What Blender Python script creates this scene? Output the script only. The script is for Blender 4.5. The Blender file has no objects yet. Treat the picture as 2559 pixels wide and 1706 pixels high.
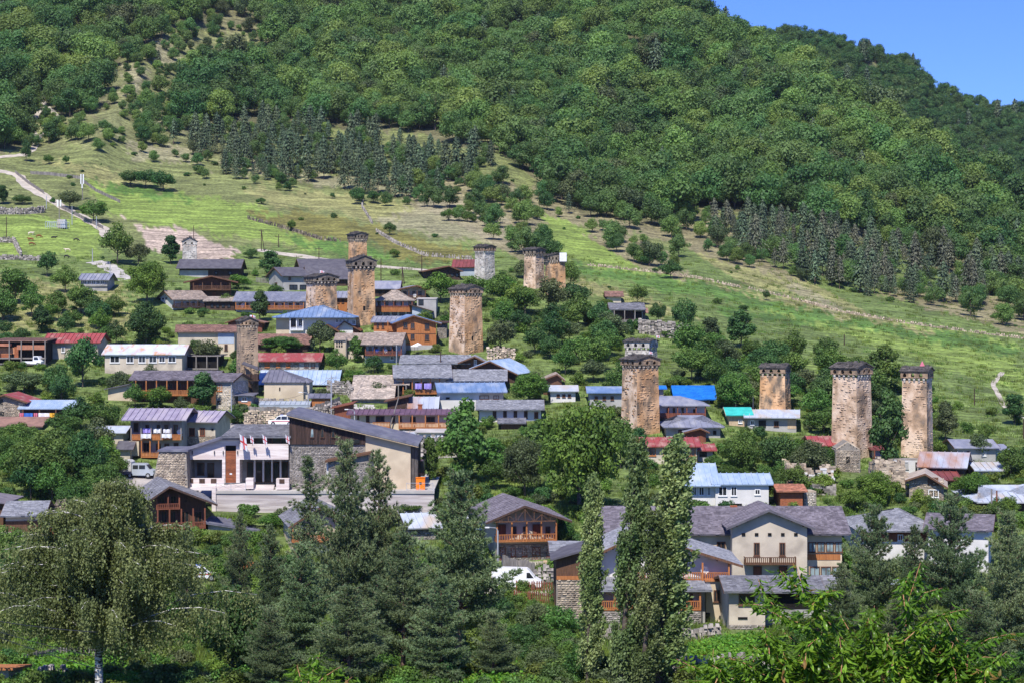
import bpy, math, random
import numpy as np
from mathutils import Vector, Matrix
random.seed(7); rng = np.random.default_rng(7)
R = math.radians
scn = bpy.context.scene
COL = scn.collection

# ---------------------------------------------------------------- camera, sky, sun, exposure
F, UC, VH = 4976.0, 1279.5, 750.0          # focal length in photo pixels, centre column, eye-level row
cam = bpy.data.cameras.new('camera'); cam_o = bpy.data.objects.new('camera', cam); COL.objects.link(cam_o)
cam.sensor_width = 36.0; cam.lens = 36.0*F/2559.0
cam.shift_y = (VH-853.0)/2559.0
cam.clip_start = 1.0; cam.clip_end = 6000.0
cam_o.location = (0, 0, 0); cam_o.rotation_euler = (R(90), 0, 0)
scn.camera = cam_o

SUN = Vector((-0.22, -0.97, 0)).normalized()*math.cos(R(54)) + Vector((0, 0, math.sin(R(54))))
world = bpy.data.worlds.new('World'); scn.world = world; world.use_nodes = True
wn = world.node_tree.nodes; wl = world.node_tree.links
bg = wn['Background']
sky = wn.new('ShaderNodeTexSky'); sky.sky_type = 'NISHITA'; sky.sun_disc = False
sky.sun_elevation = R(54); sky.sun_rotation = math.atan2(SUN.x, SUN.y)
sky.altitude = 1500; sky.air_density = 1.0; sky.dust_density = 0.0; sky.ozone_density = 3.0
hs = wn.new('ShaderNodeMixRGB'); hs.blend_type = 'MULTIPLY'; hs.inputs[0].default_value = 1.0
hs.inputs[2].default_value = (0.225, 0.335, 0.70, 1)
wl.new(sky.outputs[0], hs.inputs[1]); wl.new(hs.outputs[0], bg.inputs[0])
bg.inputs[1].default_value = 0.15
sd = bpy.data.lights.new('sun', 'SUN'); sd.energy = 3.7; sd.angle = R(0.5); sd.color = (1.0, 0.95, 0.87)
so = bpy.data.objects.new('sun', sd); COL.objects.link(so)
so.rotation_euler = SUN.to_track_quat('Z', 'Y').to_euler()
scn.view_settings.view_transform = 'Standard'; scn.view_settings.look = 'None'
scn.view_settings.gamma = 1.0; scn.view_settings.use_curve_mapping = False
scn.view_settings.exposure = 0.80
scn.render.engine = 'CYCLES'
scn.cycles.max_bounces = 6; scn.cycles.transparent_max_bounces = 4
scn.cycles.diffuse_bounces = 4; scn.cycles.glossy_bounces = 2; scn.cycles.transmission_bounces = 3
scn.cycles.use_denoising = True

# ---------------------------------------------------------------- materials
MATS = {}
def mat(name, c1, c2=None, scale=1.0, rough=.85, bump=0.0, bscale=None, island=0.0, metal=0.0,
        c3=None, s3=.15, lo=.4, hi=.6, stretch=None, objrand=0.0, trans=0.0, spec=.3, attr=None, local=False):
    m = bpy.data.materials.new(name); m.use_nodes = True; nt = m.node_tree; N = nt.nodes; L = nt.links
    b = N['Principled BSDF']; b.inputs['Roughness'].default_value = rough; b.inputs['Metallic'].default_value = metal
    b.inputs['Specular IOR Level'].default_value = spec
    c2 = c2 or tuple(x*.75 for x in c1)
    if local: tc = N.new('ShaderNodeTexCoord'); pos = tc.outputs['Object']
    else: g = N.new('ShaderNodeNewGeometry'); pos = g.outputs['Position']
    if stretch:
        mp = N.new('ShaderNodeMapping'); mp.inputs['Scale'].default_value = stretch; L.new(pos, mp.inputs[0]); pos = mp.outputs[0]
    def noise(s, d=4):
        n = N.new('ShaderNodeTexNoise'); n.inputs['Scale'].default_value = s; n.inputs['Detail'].default_value = d
        L.new(pos, n.inputs['Vector']); return n.outputs[0]
    def ramp(x, a, bb):
        r = N.new('ShaderNodeMapRange'); r.inputs[1].default_value = a; r.inputs[2].default_value = bb; L.new(x, r.inputs[0]); return r.outputs[0]
    def mix(f, a, bb, mode='MIX'):
        k = N.new('ShaderNodeMixRGB'); k.blend_type = mode
        for i, v in ((0, f), (1, a), (2, bb)):
            if hasattr(v, 'links'): L.new(v, k.inputs[i])
            elif i == 0: k.inputs[0].default_value = v
            else: k.inputs[i].default_value = (*v, 1)
        return k.outputs[0]
    n1 = noise(scale)
    col = mix(ramp(n1, lo, hi), c1, c2)
    if attr:
        at_ = N.new('ShaderNodeAttribute'); at_.attribute_name = attr
        col = mix(1.0, at_.outputs['Color'], col, 'MULTIPLY')
    if c3: col = mix(ramp(noise(s3, 5), .5, .68), col, c3)
    if island:
        gg = N.new('ShaderNodeNewGeometry'); r = N.new('ShaderNodeMapRange')
        r.inputs[3].default_value = 1-island; r.inputs[4].default_value = 1+island
        L.new(gg.outputs['Random Per Island'], r.inputs[0]); col = mix(1.0, col, r.outputs[0], 'MULTIPLY')
    if objrand:
        oi = N.new('ShaderNodeObjectInfo'); r = N.new('ShaderNodeMapRange')
        r.inputs[3].default_value = 1-objrand; r.inputs[4].default_value = 1+objrand
        L.new(oi.outputs['Random'], r.inputs[0]); col = mix(1.0, col, r.outputs[0], 'MULTIPLY')
        h = N.new('ShaderNodeHueSaturation'); r2 = N.new('ShaderNodeMapRange')
        w = N.new('ShaderNodeTexWhiteNoise'); w.noise_dimensions = '1D'; L.new(oi.outputs['Random'], w.inputs['W'])
        r2.inputs[3].default_value = .475; r2.inputs[4].default_value = .52; L.new(w.outputs[0], r2.inputs[0])
        L.new(r2.outputs[0], h.inputs['Hue']); L.new(col, h.inputs['Color']); col = h.outputs[0]
    L.new(col, b.inputs['Base Color'])
    if bump:
        bn = N.new('ShaderNodeBump'); bn.inputs['Strength'].default_value = bump; bn.inputs['Distance'].default_value = .1
        L.new(noise(bscale or scale*3, 6), bn.inputs['Height']); L.new(bn.outputs[0], b.inputs['Normal'])
    if trans:
        tr = N.new('ShaderNodeBsdfTranslucent'); ms = N.new('ShaderNodeMixShader'); ms.inputs[0].default_value = trans
        L.new(mix(1.0, col, (1.25, 1.2, .6), 'MULTIPLY'), tr.inputs[0])
        L.new(b.outputs[0], ms.inputs[1]); L.new(tr.outputs[0], ms.inputs[2])
        L.new(ms.outputs[0], N['Material Output'].inputs[0])
    MATS[name] = m; return m

def leafmat(name, c1, c2, isl=.45, objr=.22, trans=.36, rough=.55, scale=.25, **kw):
    return mat(name, c1, c2, scale=scale, rough=rough, island=isl, objrand=objr, trans=trans, spec=.25, lo=.35, hi=.65)

leafmat('leaf_mid', (.120, .212, .044), (.068, .146, .034))
leafmat('leaf_light', (.150, .255, .042), (.090, .180, .032))
leafmat('leaf_dark', (.078, .158, .044), (.048, .114, .036))
leafmat('leaf_grey', (.125, .165, .070), (.080, .118, .050))
leafmat('leaf_mountain', (.132, .232, .070), (.084, .172, .056), scale=.02, isl=.30, trans=.42)
leafmat('leaf_mountain_bright', (.190, .295, .078), (.135, .230, .062), scale=.03, isl=.30, trans=.42)
leafmat('needle_far', (.095, .138, .070), (.060, .092, .052), trans=.05)
leafmat('needle_grey', (.125, .135, .085), (.080, .096, .062), trans=.05)
leafmat('needle_pine', (.225, .290, .145), (.135, .200, .095), isl=.4, trans=.25)
leafmat('leaf_poplar', (.225, .290, .115), (.110, .180, .060), isl=.5)
leafmat('leaf_birch', (.185, .235, .090), (.110, .160, .058), isl=.45)
leafmat('leaf_cherry', (.205, .335, .034), (.100, .210, .022), isl=.4, objr=.3, trans=.40, rough=.30)
leafmat('leaf_cherry_red', (.26, .12, .04), (.16, .12, .03), isl=.3, trans=.3)
leafmat('weeds', (.150, .215, .036), (.095, .135, .030), isl=.5)
leafmat('potato', (.15, .32, .03), (.10, .24, .025), isl=.4)
mat('bark', (.13, .105, .085), (.07, .055, .045), 3, .95, .3)
mat('bark_pine', (.20, .13, .10), (.12, .075, .055), 4, .95, .4)
mat('bark_birch', (.62, .60, .56), (.06, .055, .05), 2.2, .8, .1, stretch=(1, 1, 5), lo=.50, hi=.56)
mat('twig', (.42, .22, .12), (.30, .14, .08), 20, .7)
mat('stone_grey', (.33, .30, .27), (.20, .18, .16), 1.2, .95, .4, 6, island=.45)
mat('stone_warm', (.46, .38, .28), (.30, .24, .18), 1.0, .95, .4, 6, island=.42)
mat('stone_light', (.58, .53, .46), (.40, .36, .31), 1.0, .95, .4, 6, island=.35)
mat('stone_dark', (.15, .125, .10), (.07, .062, .055), 1.0, .95, .4, 6, island=.45, c3=(.30, .25, .18), s3=.6)
mat('mortar', (.27, .24, .20), (.19, .17, .15), 1.5, .95, .3)
TW = dict(rough=.95, bump=.8, bscale=3, island=.22)
mat('tower_warm', (.58, .375, .215), (.41, .235, .115), .5, c3=(.12, .095, .07), s3=.62, stretch=(1, 1, .55), **TW)
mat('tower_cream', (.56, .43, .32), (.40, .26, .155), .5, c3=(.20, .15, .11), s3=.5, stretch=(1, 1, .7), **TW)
mat('tower_brown', (.44, .32, .21), (.30, .22, .15), .6, c3=(.10, .085, .07), s3=.7, stretch=(1, 1, .55), **TW)
mat('tower_grey', (.50, .47, .42), (.36, .33, .29), .8, c3=(.22, .20, .18), s3=.5, **TW)
mat('tower_head_dark', (.19, .155, .12), (.10, .085, .072), .8, c3=(.26, .21, .15), s3=.6, **TW)
mat('tower_head_brown', (.36, .25, .16), (.21, .15, .10), .8, c3=(.12, .10, .08), s3=.6, **TW)
mat('slate', (.12, .105, .095), (.07, .063, .06), 1, .8, .3, 5, island=.5)
PL = dict(scale=.5, rough=.92, bump=.15)
mat('plaster_cream', (.60, .50, .36), (.52, .43, .31), c3=(.47, .38, .27), s3=.4, **PL)
mat('plaster_beige', (.56, .49, .39), (.47, .41, .33), c3=(.36, .31, .25), s3=.4, **PL)
mat('plaster_grey', (.40, .39, .37), (.33, .32, .30), c3=(.25, .24, .23), s3=.4, **PL)
mat('plaster_white', (.66, .64, .62), (.57, .56, .54), c3=(.56, .54, .51), s3=.35, **PL)
mat('plaster_blue', (.40, .45, .50), (.32, .37, .42), **PL)
mat('travertine', (.73, .66, .62), (.58, .49, .46), 1.3, .7, .1, stretch=(.25, .25, 3.0))
mat('travertine_dull', (.50, .45, .44), (.36, .31, .30), .8, .8, .1, stretch=(.25, .25, 3.0), c3=(.64, .58, .54), s3=.5)
mat('brick_red', (.36, .12, .05), (.20, .07, .04), 3, .9, .2, stretch=(1, 1, 8), island=.25)
mat('brick_orange', (.52, .24, .12), (.42, .19, .10), 2, .9, .2, island=.3)
WD = dict(rough=.8, bump=.2, stretch=(5, 5, .5))
mat('wood_dark', (.075, .042, .030), (.040, .026, .020), 2, island=.3, **WD)
mat('wood_brown', (.135, .068, .038), (.085, .044, .026), 2, island=.25, **WD)
mat('wood_red', (.22, .075, .040), (.14, .050, .030), 2, island=.2, **WD)
mat('wood_orange', (.42, .165, .055), (.31, .115, .04), 2, island=.15, **WD)
mat('wood_grey', (.26, .235, .215), (.16, .145, .135), 2, island=.3, **WD)
mat('wood_tan', (.55, .42, .27), (.42, .31, .2), 2, island=.2, **WD)
mat('wood_black', (.095, .055, .045), (.035, .024, .022), 1.6, .8, .2, stretch=(4, 4, .25), island=.3)
SH = dict(scale=.8, rough=.85, bump=.2, island=.30)
mat('shingle_grey', (.20, .20, .22), (.145, .145, .165), **SH)
mat('shingle_lightgrey', (.27, .275, .30), (.20, .205, .23), **SH)
mat('shingle_purple', (.185, .165, .19), (.13, .115, .135), **SH)
mat('shingle_tan', (.36, .29, .24), (.27, .22, .185), **SH)
mat('shingle_pale', (.43, .36, .30), (.33, .28, .24), **SH)
mat('roof_brown', (.27, .155, .12), (.19, .11, .09), **SH)
mat('roof_charcoal', (.105, .10, .115), (.075, .07, .085), 1, .7, island=.15)
MT = dict(rough=.55, bump=.05, metal=0.0, stretch=(1, .4, .4), spec=.5)
mat('metal_grey', (.24, .25, .31), (.19, .20, .26), 1.2, c3=(.33, .33, .36), s3=.5, **MT)
mat('metal_slate', (.155, .15, .19), (.11, .11, .145), 1.2, c3=(.20, .20, .23), s3=.5, **MT)
mat('metal_blue', (.165, .245, .41), (.12, .195, .35), 1.2, c3=(.27, .33, .44), s3=.5, **MT)
mat('metal_paleblue', (.32, .41, .54), (.26, .35, .48), 1.2, c3=(.42, .48, .56), s3=.5, **MT)
mat('metal_lilac', (.34, .30, .38), (.27, .23, .31), 1.2, c3=(.42, .37, .40), s3=.5, **MT)
mat('metal_white', (.46, .50, .57), (.38, .42, .49), 1.2, c3=(.44, .38, .32), s3=.4, **MT)
mat('metal_white_rust', (.55, .60, .68), (.47, .51, .58), .8, c3=(.52, .27, .12), s3=.7, **MT)
mat('metal_rust', (.32, .35, .43), (.40, .43, .50), .5, c3=(.32, .15, .08), s3=.22, **MT)
mat('metal_red', (.33, .065, .06), (.24, .05, .048), .8, c3=(.42, .22, .18), s3=.8, **MT)
mat('metal_darkred', (.22, .055, .05), (.15, .045, .04), .8, **MT)
mat('metal_purple', (.155, .085, .125), (.115, .065, .095), .8, **MT)
mat('tarp_blue', (.02, .19, .62), (.015, .15, .52), .8, .45, .3, 2)
mat('tarp_teal', (.05, .50, .44), (.04, .40, .36), 1, .5, .3, 2)
mat('tile_orange', (.42, .18, .11), (.33, .14, .085), 2, .85, .2, island=.35)
mat('glass_dark', (.030, .034, .038), (.016, .018, .02), .4, .12, spec=.6)
mat('glass_pale', (.28, .36, .38), (.10, .14, .16), .9, .15, spec=.6)
mat('void', (.012, .011, .010), (.008, .007, .007), 1, .95)  # near-black colour standing in for the shade inside openings
mat('poly_sheet', (.38, .42, .47), (.30, .34, .39), .6, .35, .1)
mat('frame_white', (.78, .78, .77), (.70, .70, .70), 2, .5)
mat('frame_brown', (.15, .07, .04), (.10, .05, .03), 2, .6)
mat('metal_pole', (.45, .47, .49), (.38, .39, .41), 2, .5, metal=.3)
mat('iron_dark', (.06, .06, .07), (.04, .04, .05), 2, .5)
mat('concrete', (.48, .45, .42), (.38, .36, .34), .4, .9, .1)
mat('asphalt', (.44, .40, .37), (.33, .30, .28), .4, .92, .1)
mat('gravel_path', (.48, .43, .36), (.36, .32, .27), .6, .95, .2)
mat('paint_white', (.80, .81, .82), (.77, .78, .79), 1, .3, spec=.5)
mat('paint_silver', (.50, .54, .57), (.46, .50, .53), 1, .3, metal=.3, spec=.5)
mat('paint_red', (.55, .04, .05), (.50, .03, .04), 1, .4)
mat('paint_blue', (.03, .12, .50), (.03, .10, .42), 1, .4)
mat('paint_orange', (.85, .22, .015), (.80, .20, .01), 1, .4)
mat('canvas', (.50, .49, .47), (.40, .39, .38), 1, .8, .4, 1.5)
mat('rubber', (.02, .02, .02), (.03, .03, .03), 1, .8)
mat('cloth_white', (.78, .78, .80), (.70, .70, .74), 2, .8)
mat('cloth_violet', (.30, .24, .62), (.36, .30, .66), 2, .8)
mat('cloth_blue', (.05, .16, .55), (.05, .14, .45), 2, .8)
mat('cloth_pink', (.62, .18, .26), (.55, .16, .22), 2, .8)
mat('cloth_yellow', (.75, .42, .05), (.70, .38, .04), 2, .8)
mat('hide_brown', (.22, .075, .03), (.17, .06, .025), 3, .8)
mat('hide_black', (.035, .03, .028), (.02, .02, .02), 3, .8)
mat('hide_cream', (.62, .50, .36), (.70, .62, .50), 3, .8)
mat('ground', (.80, .80, .80), (1.22, 1.22, 1.18), .12, .97, .55, .9, attr='tint', c3=None, lo=.35, hi=.65)

# finer mottling for the ground: a second, small-scale noise multiplied in
def ground_detail():
    m = MATS['ground']; nt = m.node_tree; N = nt.nodes; L = nt.links; b = N['Principled BSDF']
    src = b.inputs['Base Color'].links[0].from_socket
    g = N.new('ShaderNodeNewGeometry')
    n = N.new('ShaderNodeTexNoise'); n.inputs['Scale'].default_value = 1.1; n.inputs['Detail'].default_value = 8; n.inputs['Roughness'].default_value = .7
    L.new(g.outputs[0], n.inputs['Vector'])
    r = N.new('ShaderNodeMapRange'); r.inputs[1].default_value = .38; r.inputs[2].default_value = .62; r.inputs[3].default_value = .55; r.inputs[4].default_value = 1.4
    L.new(n.outputs[0], r.inputs[0])
    k = N.new('ShaderNodeMixRGB'); k.blend_type = 'MULTIPLY'; k.inputs[0].default_value = 1; L.new(src, k.inputs[1]); L.new(r.outputs[0], k.inputs[2])
    mp = N.new('ShaderNodeMapping'); mp.inputs['Scale'].default_value = (.05, .35, .35); mp.inputs['Rotation'].default_value = (0, 0, R(12)); L.new(g.outputs[0], mp.inputs[0])
    n2 = N.new('ShaderNodeTexNoise'); n2.inputs['Scale'].default_value = 1.6; n2.inputs['Detail'].default_value = 5; L.new(mp.outputs[0], n2.inputs['Vector'])
    r2 = N.new('ShaderNodeMapRange'); r2.inputs[1].default_value = .38; r2.inputs[2].default_value = .62; r2.inputs[3].default_value = .68; r2.inputs[4].default_value = 1.30; L.new(n2.outputs[0], r2.inputs[0])
    k2 = N.new('ShaderNodeMixRGB'); k2.blend_type = 'MULTIPLY'; k2.inputs[0].default_value = 1; L.new(k.outputs[0], k2.inputs[1]); L.new(r2.outputs[0], k2.inputs[2])
    L.new(k2.outputs[0], b.inputs['Base Color'])
ground_detail()

# ---------------------------------------------------------------- mesh helpers
def tagged(o, label=None, cat=None, group=None, kind=None):
    for k, v in (('label', label), ('category', cat), ('group', group), ('kind', kind)):
        if v: o[k] = v
    return o
def empty(name, loc, rz=0.0):
    o = bpy.data.objects.new(name, None); o.location = loc; o.rotation_euler = (0, 0, rz); o.empty_display_size = .5
    COL.objects.link(o); return o
def link(name, me, parent=None, loc=None, rot=None):
    o = bpy.data.objects.new(name, me); COL.objects.link(o)
    if parent is not None: o.parent = parent
    if loc is not None: o.location = loc
    if rot is not None: o.rotation_euler = rot
    return o
def np_mesh(name, v, f, mats, mi=None, smooth=False):
    """v (N,3), f (M,k) all faces with k corners"""
    me = bpy.data.meshes.new(name); v = np.asarray(v, np.float32); f = np.asarray(f, np.int32); M_, k = f.shape
    me.vertices.add(len(v)); me.vertices.foreach_set('co', v.ravel())
    me.loops.add(M_*k); me.loops.foreach_set('vertex_index', f.ravel())
    me.polygons.add(M_); me.polygons.foreach_set('loop_start', np.arange(0, M_*k, k, dtype=np.int32))
    me.polygons.foreach_set('loop_total', np.full(M_, k, np.int32))
    if mi is not None: me.polygons.foreach_set('material_index', np.asarray(mi, np.int32))
    if smooth: me.polygons.foreach_set('use_smooth', np.ones(M_, bool))
    for m in (mats if isinstance(mats, (list, tuple)) else [mats]): me.materials.append(MATS[m])
    me.update(calc_edges=True); return me
class MB:
    def __init__(s): s.v = []; s.f = []; s.mi = []
    def add(s, v, f, mi=0):
        n = len(s.v); s.v += [tuple(p) for p in v]; s.f += [tuple(i+n for i in q) for q in f]; s.mi += [mi]*len(f); return s
    def box(s, x0, x1, y0, y1, z0, z1, mi=0):
        v = [(x, y, z) for z in (z0, z1) for x, y in ((x0, y0), (x1, y0), (x1, y1), (x0, y1))]
        return s.add(v, [(3, 2, 1, 0), (4, 5, 6, 7), (0, 1, 5, 4), (1, 2, 6, 5), (2, 3, 7, 6), (3, 0, 4, 7)], mi)
    def prism(s, poly, a, b, axis='x', mi=0):
        n = len(poly)
        mk = {'x': lambda t, p: (t, p[0], p[1]), 'y': lambda t, p: (p[0], t, p[1]), 'z': lambda t, p: (p[0], p[1], t)}[axis]
        v = [mk(a, p) for p in poly]+[mk(b, p) for p in poly]
        return s.add(v, [tuple(range(n)), tuple(range(2*n-1, n-1, -1))]+[(i, (i+1) % n, n+(i+1) % n, n+i) for i in range(n)], mi)
    def slab(s, q, t, mi=0):
        q = [Vector(p) for p in q]; nn = (q[1]-q[0]).cross(q[-1]-q[0]).normalized()*t; n = len(q)
        v = list(q)+[p-nn for p in q]
        return s.add(v, [tuple(range(n)), tuple(range(2*n-1, n-1, -1))]+[((i+1) % n, i, n+i, n+(i+1) % n) for i in range(n)], mi)
    def bar(s, a, b, r, n=5, r2=None, mi=0):
        a = Vector(a); b = Vector(b); d = (b-a).normalized(); r2 = r if r2 is None else r2
        x = d.orthogonal().normalized(); y = d.cross(x)
        v = [a+(x*math.cos(t)+y*math.sin(t))*r for t in [2*math.pi*i/n for i in range(n)]]+[b+(x*math.cos(t)+y*math.sin(t))*r2 for t in [2*math.pi*i/n for i in range(n)]]
        return s.add(v, [(i, (i+1) % n, n+(i+1) % n, n+i) for i in range(n)]+[tuple(range(n-1, -1, -1)), tuple(range(n, 2*n))], mi)
    def tube(s, pts, rad, n=6, mi=0):
        pts = [Vector(p) for p in pts]; base = len(s.v); m = len(pts)
        for i, p in enumerate(pts):
            d = (pts[min(i+1, m-1)]-pts[max(i-1, 0)]).normalized(); x = d.cross(Vector((.3, .9, .1))).normalized(); y = d.cross(x)
            for k in range(n):
                t = 2*math.pi*k/n; s.v.append(tuple(p+(x*math.cos(t)+y*math.sin(t))*rad[i]))
        for i in range(m-1):
            for k in range(n):
                s.f.append((base+i*n+k, base+i*n+(k+1) % n, base+(i+1)*n+(k+1) % n, base+(i+1)*n+k)); s.mi.append(mi)
        s.f.append(tuple(base+(m-1)*n+k for k in range(n))); s.mi.append(mi); return s
    def mesh(s, name, mats, smooth=False):
        me = bpy.data.meshes.new(name); me.from_pydata(s.v, [], s.f)
        for m in (mats if isinstance(mats, (list, tuple)) else [mats]): me.materials.append(MATS[m])
        if any(s.mi): me.polygons.foreach_set('material_index', s.mi)
        if smooth: me.polygons.foreach_set('use_smooth', [True]*len(s.f))
        me.update(); return me
    def obj(s, name, mats, parent=None, smooth=False, loc=None): return link(name, s.mesh(name, mats, smooth), parent, loc)
def boxes_np(o, ux, uz, n, c, sw, sh, dep, jit=.12):
    """proud blocks on a face: c (N,2) centres in (along, up) metres; sw, sh sizes, dep how far proud"""
    N_ = len(c); o, ux, uz, n = [np.asarray(a, float) for a in (o, ux, uz, n)]
    sgn = np.array([(-1, -1), (1, -1), (1, 1), (-1, 1)])
    V = np.zeros((N_, 8, 3))
    for i, (a, b) in enumerate(sgn):
        ja = 1-jit*rng.random(N_)*2; jb = 1-jit*rng.random(N_)*2
        x = c[:, 0]+a*sw/2*ja; z = c[:, 1]+b*sh/2*jb
        V[:, i] = o+x[:, None]*ux+z[:, None]*uz-n*.05
        x2 = c[:, 0]+a*sw/2*ja*.86; z2 = c[:, 1]+b*sh/2*jb*.86
        V[:, 4+i] = o+x2[:, None]*ux+z2[:, None]*uz+n*dep[:, None]
    fq = np.array([(4, 5, 6, 7), (0, 1, 5, 4), (1, 2, 6, 5), (2, 3, 7, 6), (3, 0, 4, 7)])
    Fc = (fq[None]+8*np.arange(N_)[:, None, None]).reshape(-1, 4)
    return V.reshape(-1, 3), Fc
def courses(W, H, w, h, keep=1.0, W2=None):
    out = []; z = h/2
    while z < H:
        hh = h*random.uniform(.8, 1.2); Wz = W if W2 is None else W+(W2-W)*z/H; x = -Wz/2+random.uniform(0, w*.6)
        while x < Wz/2:
            ww = w*random.uniform(.55, 1.5)
            if x+ww > Wz/2+.05: break
            if random.random() < keep: out.append((x+ww/2, z, ww*.96, hh*.95))
            x += ww
        z += hh
    return np.array(out) if out else np.zeros((0, 4))
FOOT = []      # footprints of buildings: origin, yaw, x0, x1, y0, y1
def built(p, m=1.0):
    for P, c, s, x0, x1, y0, y1 in FOOT:
        dx, dy = p.x-P[0], p.y-P[1]
        if abs(dx)+abs(dy) > 90: continue
        x = dx*c+dy*s; y = -dx*s+dy*c
        if x0-m < x < x1+m and y0-m*1.3 < y < y1+m: return True
    return False
class Cloud:
    def __init__(s): s.v = []; s.f = []; s.n = 0
    def add(s, V, Fc): s.v.append(V); s.f.append(np.asarray(Fc)+s.n); s.n += len(V)
    def mesh(s, name, m): return np_mesh(name, np.concatenate(s.v), np.concatenate(s.f), m)

# ---------------------------------------------------------------- terrain
def ray(u, v, d): return Vector(((u-UC)/F*d, d, (VH-v)/F*d))
U0, U1, DU = -900, 3460, 7.0
V0, V1, DV = -360, 1906, 6.0
us = np.arange(U0, U1+1, DU); vs = np.arange(V0, V1+1, DV)
COLS = {
 -900: [(1906, 108), (1706, 140), (1500, 205), (1300, 255), (1100, 315), (900, 372), (750, 420), (600, 490), (480, 570), (330, 650), (150, 750), (0, 830), (-360, 1060)],
 0: [(1906, 108), (1706, 140), (1500, 215), (1300, 262), (1100, 315), (900, 375), (750, 425), (600, 500), (480, 570), (330, 650), (150, 750), (0, 830), (-360, 1060)],
 640: [(1906, 108), (1706, 140), (1500, 220), (1300, 265), (1100, 322), (900, 385), (750, 432), (600, 520), (460, 610), (300, 720), (0, 870), (-360, 1080)],
 1280: [(1906, 108), (1706, 140), (1500, 225), (1300, 265), (1100, 322), (900, 382), (750, 440), (600, 525), (480, 620), (300, 730), (0, 880), (-360, 1100)],
 1750: [(1906, 108), (1706, 140), (1500, 225), (1300, 265), (1100, 320), (1000, 345), (850, 405), (700, 490), (620, 555), (400, 690), (0, 900), (-360, 1110)],
 2100: [(1906, 108), (1706, 140), (1500, 225), (1300, 265), (1100, 325), (950, 375), (800, 460), (720, 535), (500, 650), (230, 800), (0, 930), (-360, 1120)],
 2559: [(1906, 108), (1706, 140), (1500, 225), (1300, 265), (1100, 335), (950, 400), (850, 465), (760, 545), (490, 730), (200, 900), (-360, 1150)],
 3460: [(1906, 108), (1706, 140), (1500, 225), (1300, 270), (1100, 340), (950, 410), (850, 480), (760, 560), (490, 740), (200, 900), (-360, 1150)]}
ck = sorted(COLS)
T = np.array([[np.interp(v, [p[0] for p in sorted(COLS[k])], [p[1] for p in sorted(COLS[k])]) for v in vs] for k in ck])
D = np.array([[np.interp(u, ck, T[:, j]) for j in range(len(vs))] for u in us])
def smooth(A, n, ax):
    k = np.hanning(n+2)[1:-1]; k /= k.sum(); p = n//2
    A2 = np.pad(A, [(p, p) if i == ax else (0, 0) for i in range(2)], mode='edge')
    return np.apply_along_axis(lambda r: np.convolve(r, k, 'valid'), ax, A2)
D = smooth(smooth(D, 31, 0), 13, 1)
UU, VV = np.meshgrid(us, vs, indexing='ij')
def seg_dist(px, py, poly):
    best = np.full(px.shape, 1e9)
    for (ax, ay), (bx, by) in zip(poly[:-1], poly[1:]):
        L2 = (bx-ax)**2+(by-ay)**2; t = np.clip(((px-ax)*(bx-ax)+(py-ay)*(by-ay))/L2, 0, 1)
        best = np.minimum(best, np.hypot(px-ax-t*(bx-ax), py-ay-t*(by-ay)))
    return best
RIDGES = [([(1480, -200), (1640, 60), (1850, 200), (2050, 350), (2250, 460)], 150, 26),
          ([(1250, -200), (1420, 60), (1650, 260), (1900, 440), (2100, 560)], 130, 15),
          ([(820, -250), (900, 60), (1050, 260), (1250, 420)], 150, 16),
          ([(430, -300), (420, 60), (330, 220), (250, 350)], 170, 26),
          ([(-100, -200), (60, 60), (120, 230)], 130, 14),
          ([(1850, 150), (2050, 230), (2300, 400), (2450, 520)], 110, 14)]
for poly, w, a in RIDGES: D -= a*np.maximum(0, 1-seg_dist(UU, VV, poly)/w)**1.3
def sn(u, v, s, ph): return np.sin(u/s+ph)*np.cos(v/s*1.3+ph*2)+.5*np.sin(u/s*2.3+v/s*1.1+ph)
D += np.where(VV < 700, 2.5, .35)*sn(UU, VV, 90, 1.3)+np.where(VV < 700, 1.0, .15)*sn(UU, VV, 33, .4)
SKYL = [(-900, -360), (1400, -360), (1480, -200), (1640, -25), (1725, 38), (1797, 82), (1960, 170), (2172, 290), (2314, 360), (2559, 516), (2900, 660), (3460, 780)]
def skyline(u): return np.interp(u, [p[0] for p in SKYL], [p[1] for p in SKYL])
def depth(u, v):
    v = max(v, float(skyline(u)))
    i = min(max((u-U0)/DU, 0), len(us)-1.001); j = min(max((v-V0)/DV, 0), len(vs)-1.001); a = int(i); b = int(j); i -= a; j -= b
    return float((D[a, b]*(1-i)+D[a+1, b]*i)*(1-j)+(D[a, b+1]*(1-i)+D[a+1, b+1]*i)*j)
def at(u, v, dz=0.0):
    v = max(v, float(skyline(u))); p = ray(u, v, depth(u, v)); p.z += dz; return p
S = 1.088     # the overview picture used for reading positions was 2352 px wide
def Dp(*a): return [(x*S, y*S) for x, y in a]
def inpoly(u, v, poly):
    u = np.asarray(u, float); v = np.asarray(v, float); c = np.zeros(np.broadcast(u, v).shape, bool); n = len(poly)
    for i in range(n):
        (x1, y1), (x2, y2) = poly[i], poly[(i+1) % n]
        if y1 == y2: continue
        c ^= ((y1 > v) != (y2 > v)) & (u < (x2-x1)*(v-y1)/(y2-y1)+x1)
    return c
FOREST = Dp((-900, -400), (-900, 360), (60, 345), (68, 215), (130, 205), (135, 270), (215, 268), (240, 190), (300, 120), (370, 95), (430, 60), (540, 70), (640, 110), (560, 165), (450, 170), (400, 225), (425, 285), (560, 290), (700, 300), (900, 300), (1150, 350), (1250, 430), (1330, 490), (1500, 520), (1640, 480), (1800, 500), (2000, 560), (2352, 690), (3300, 830), (3300, -400))
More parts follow.
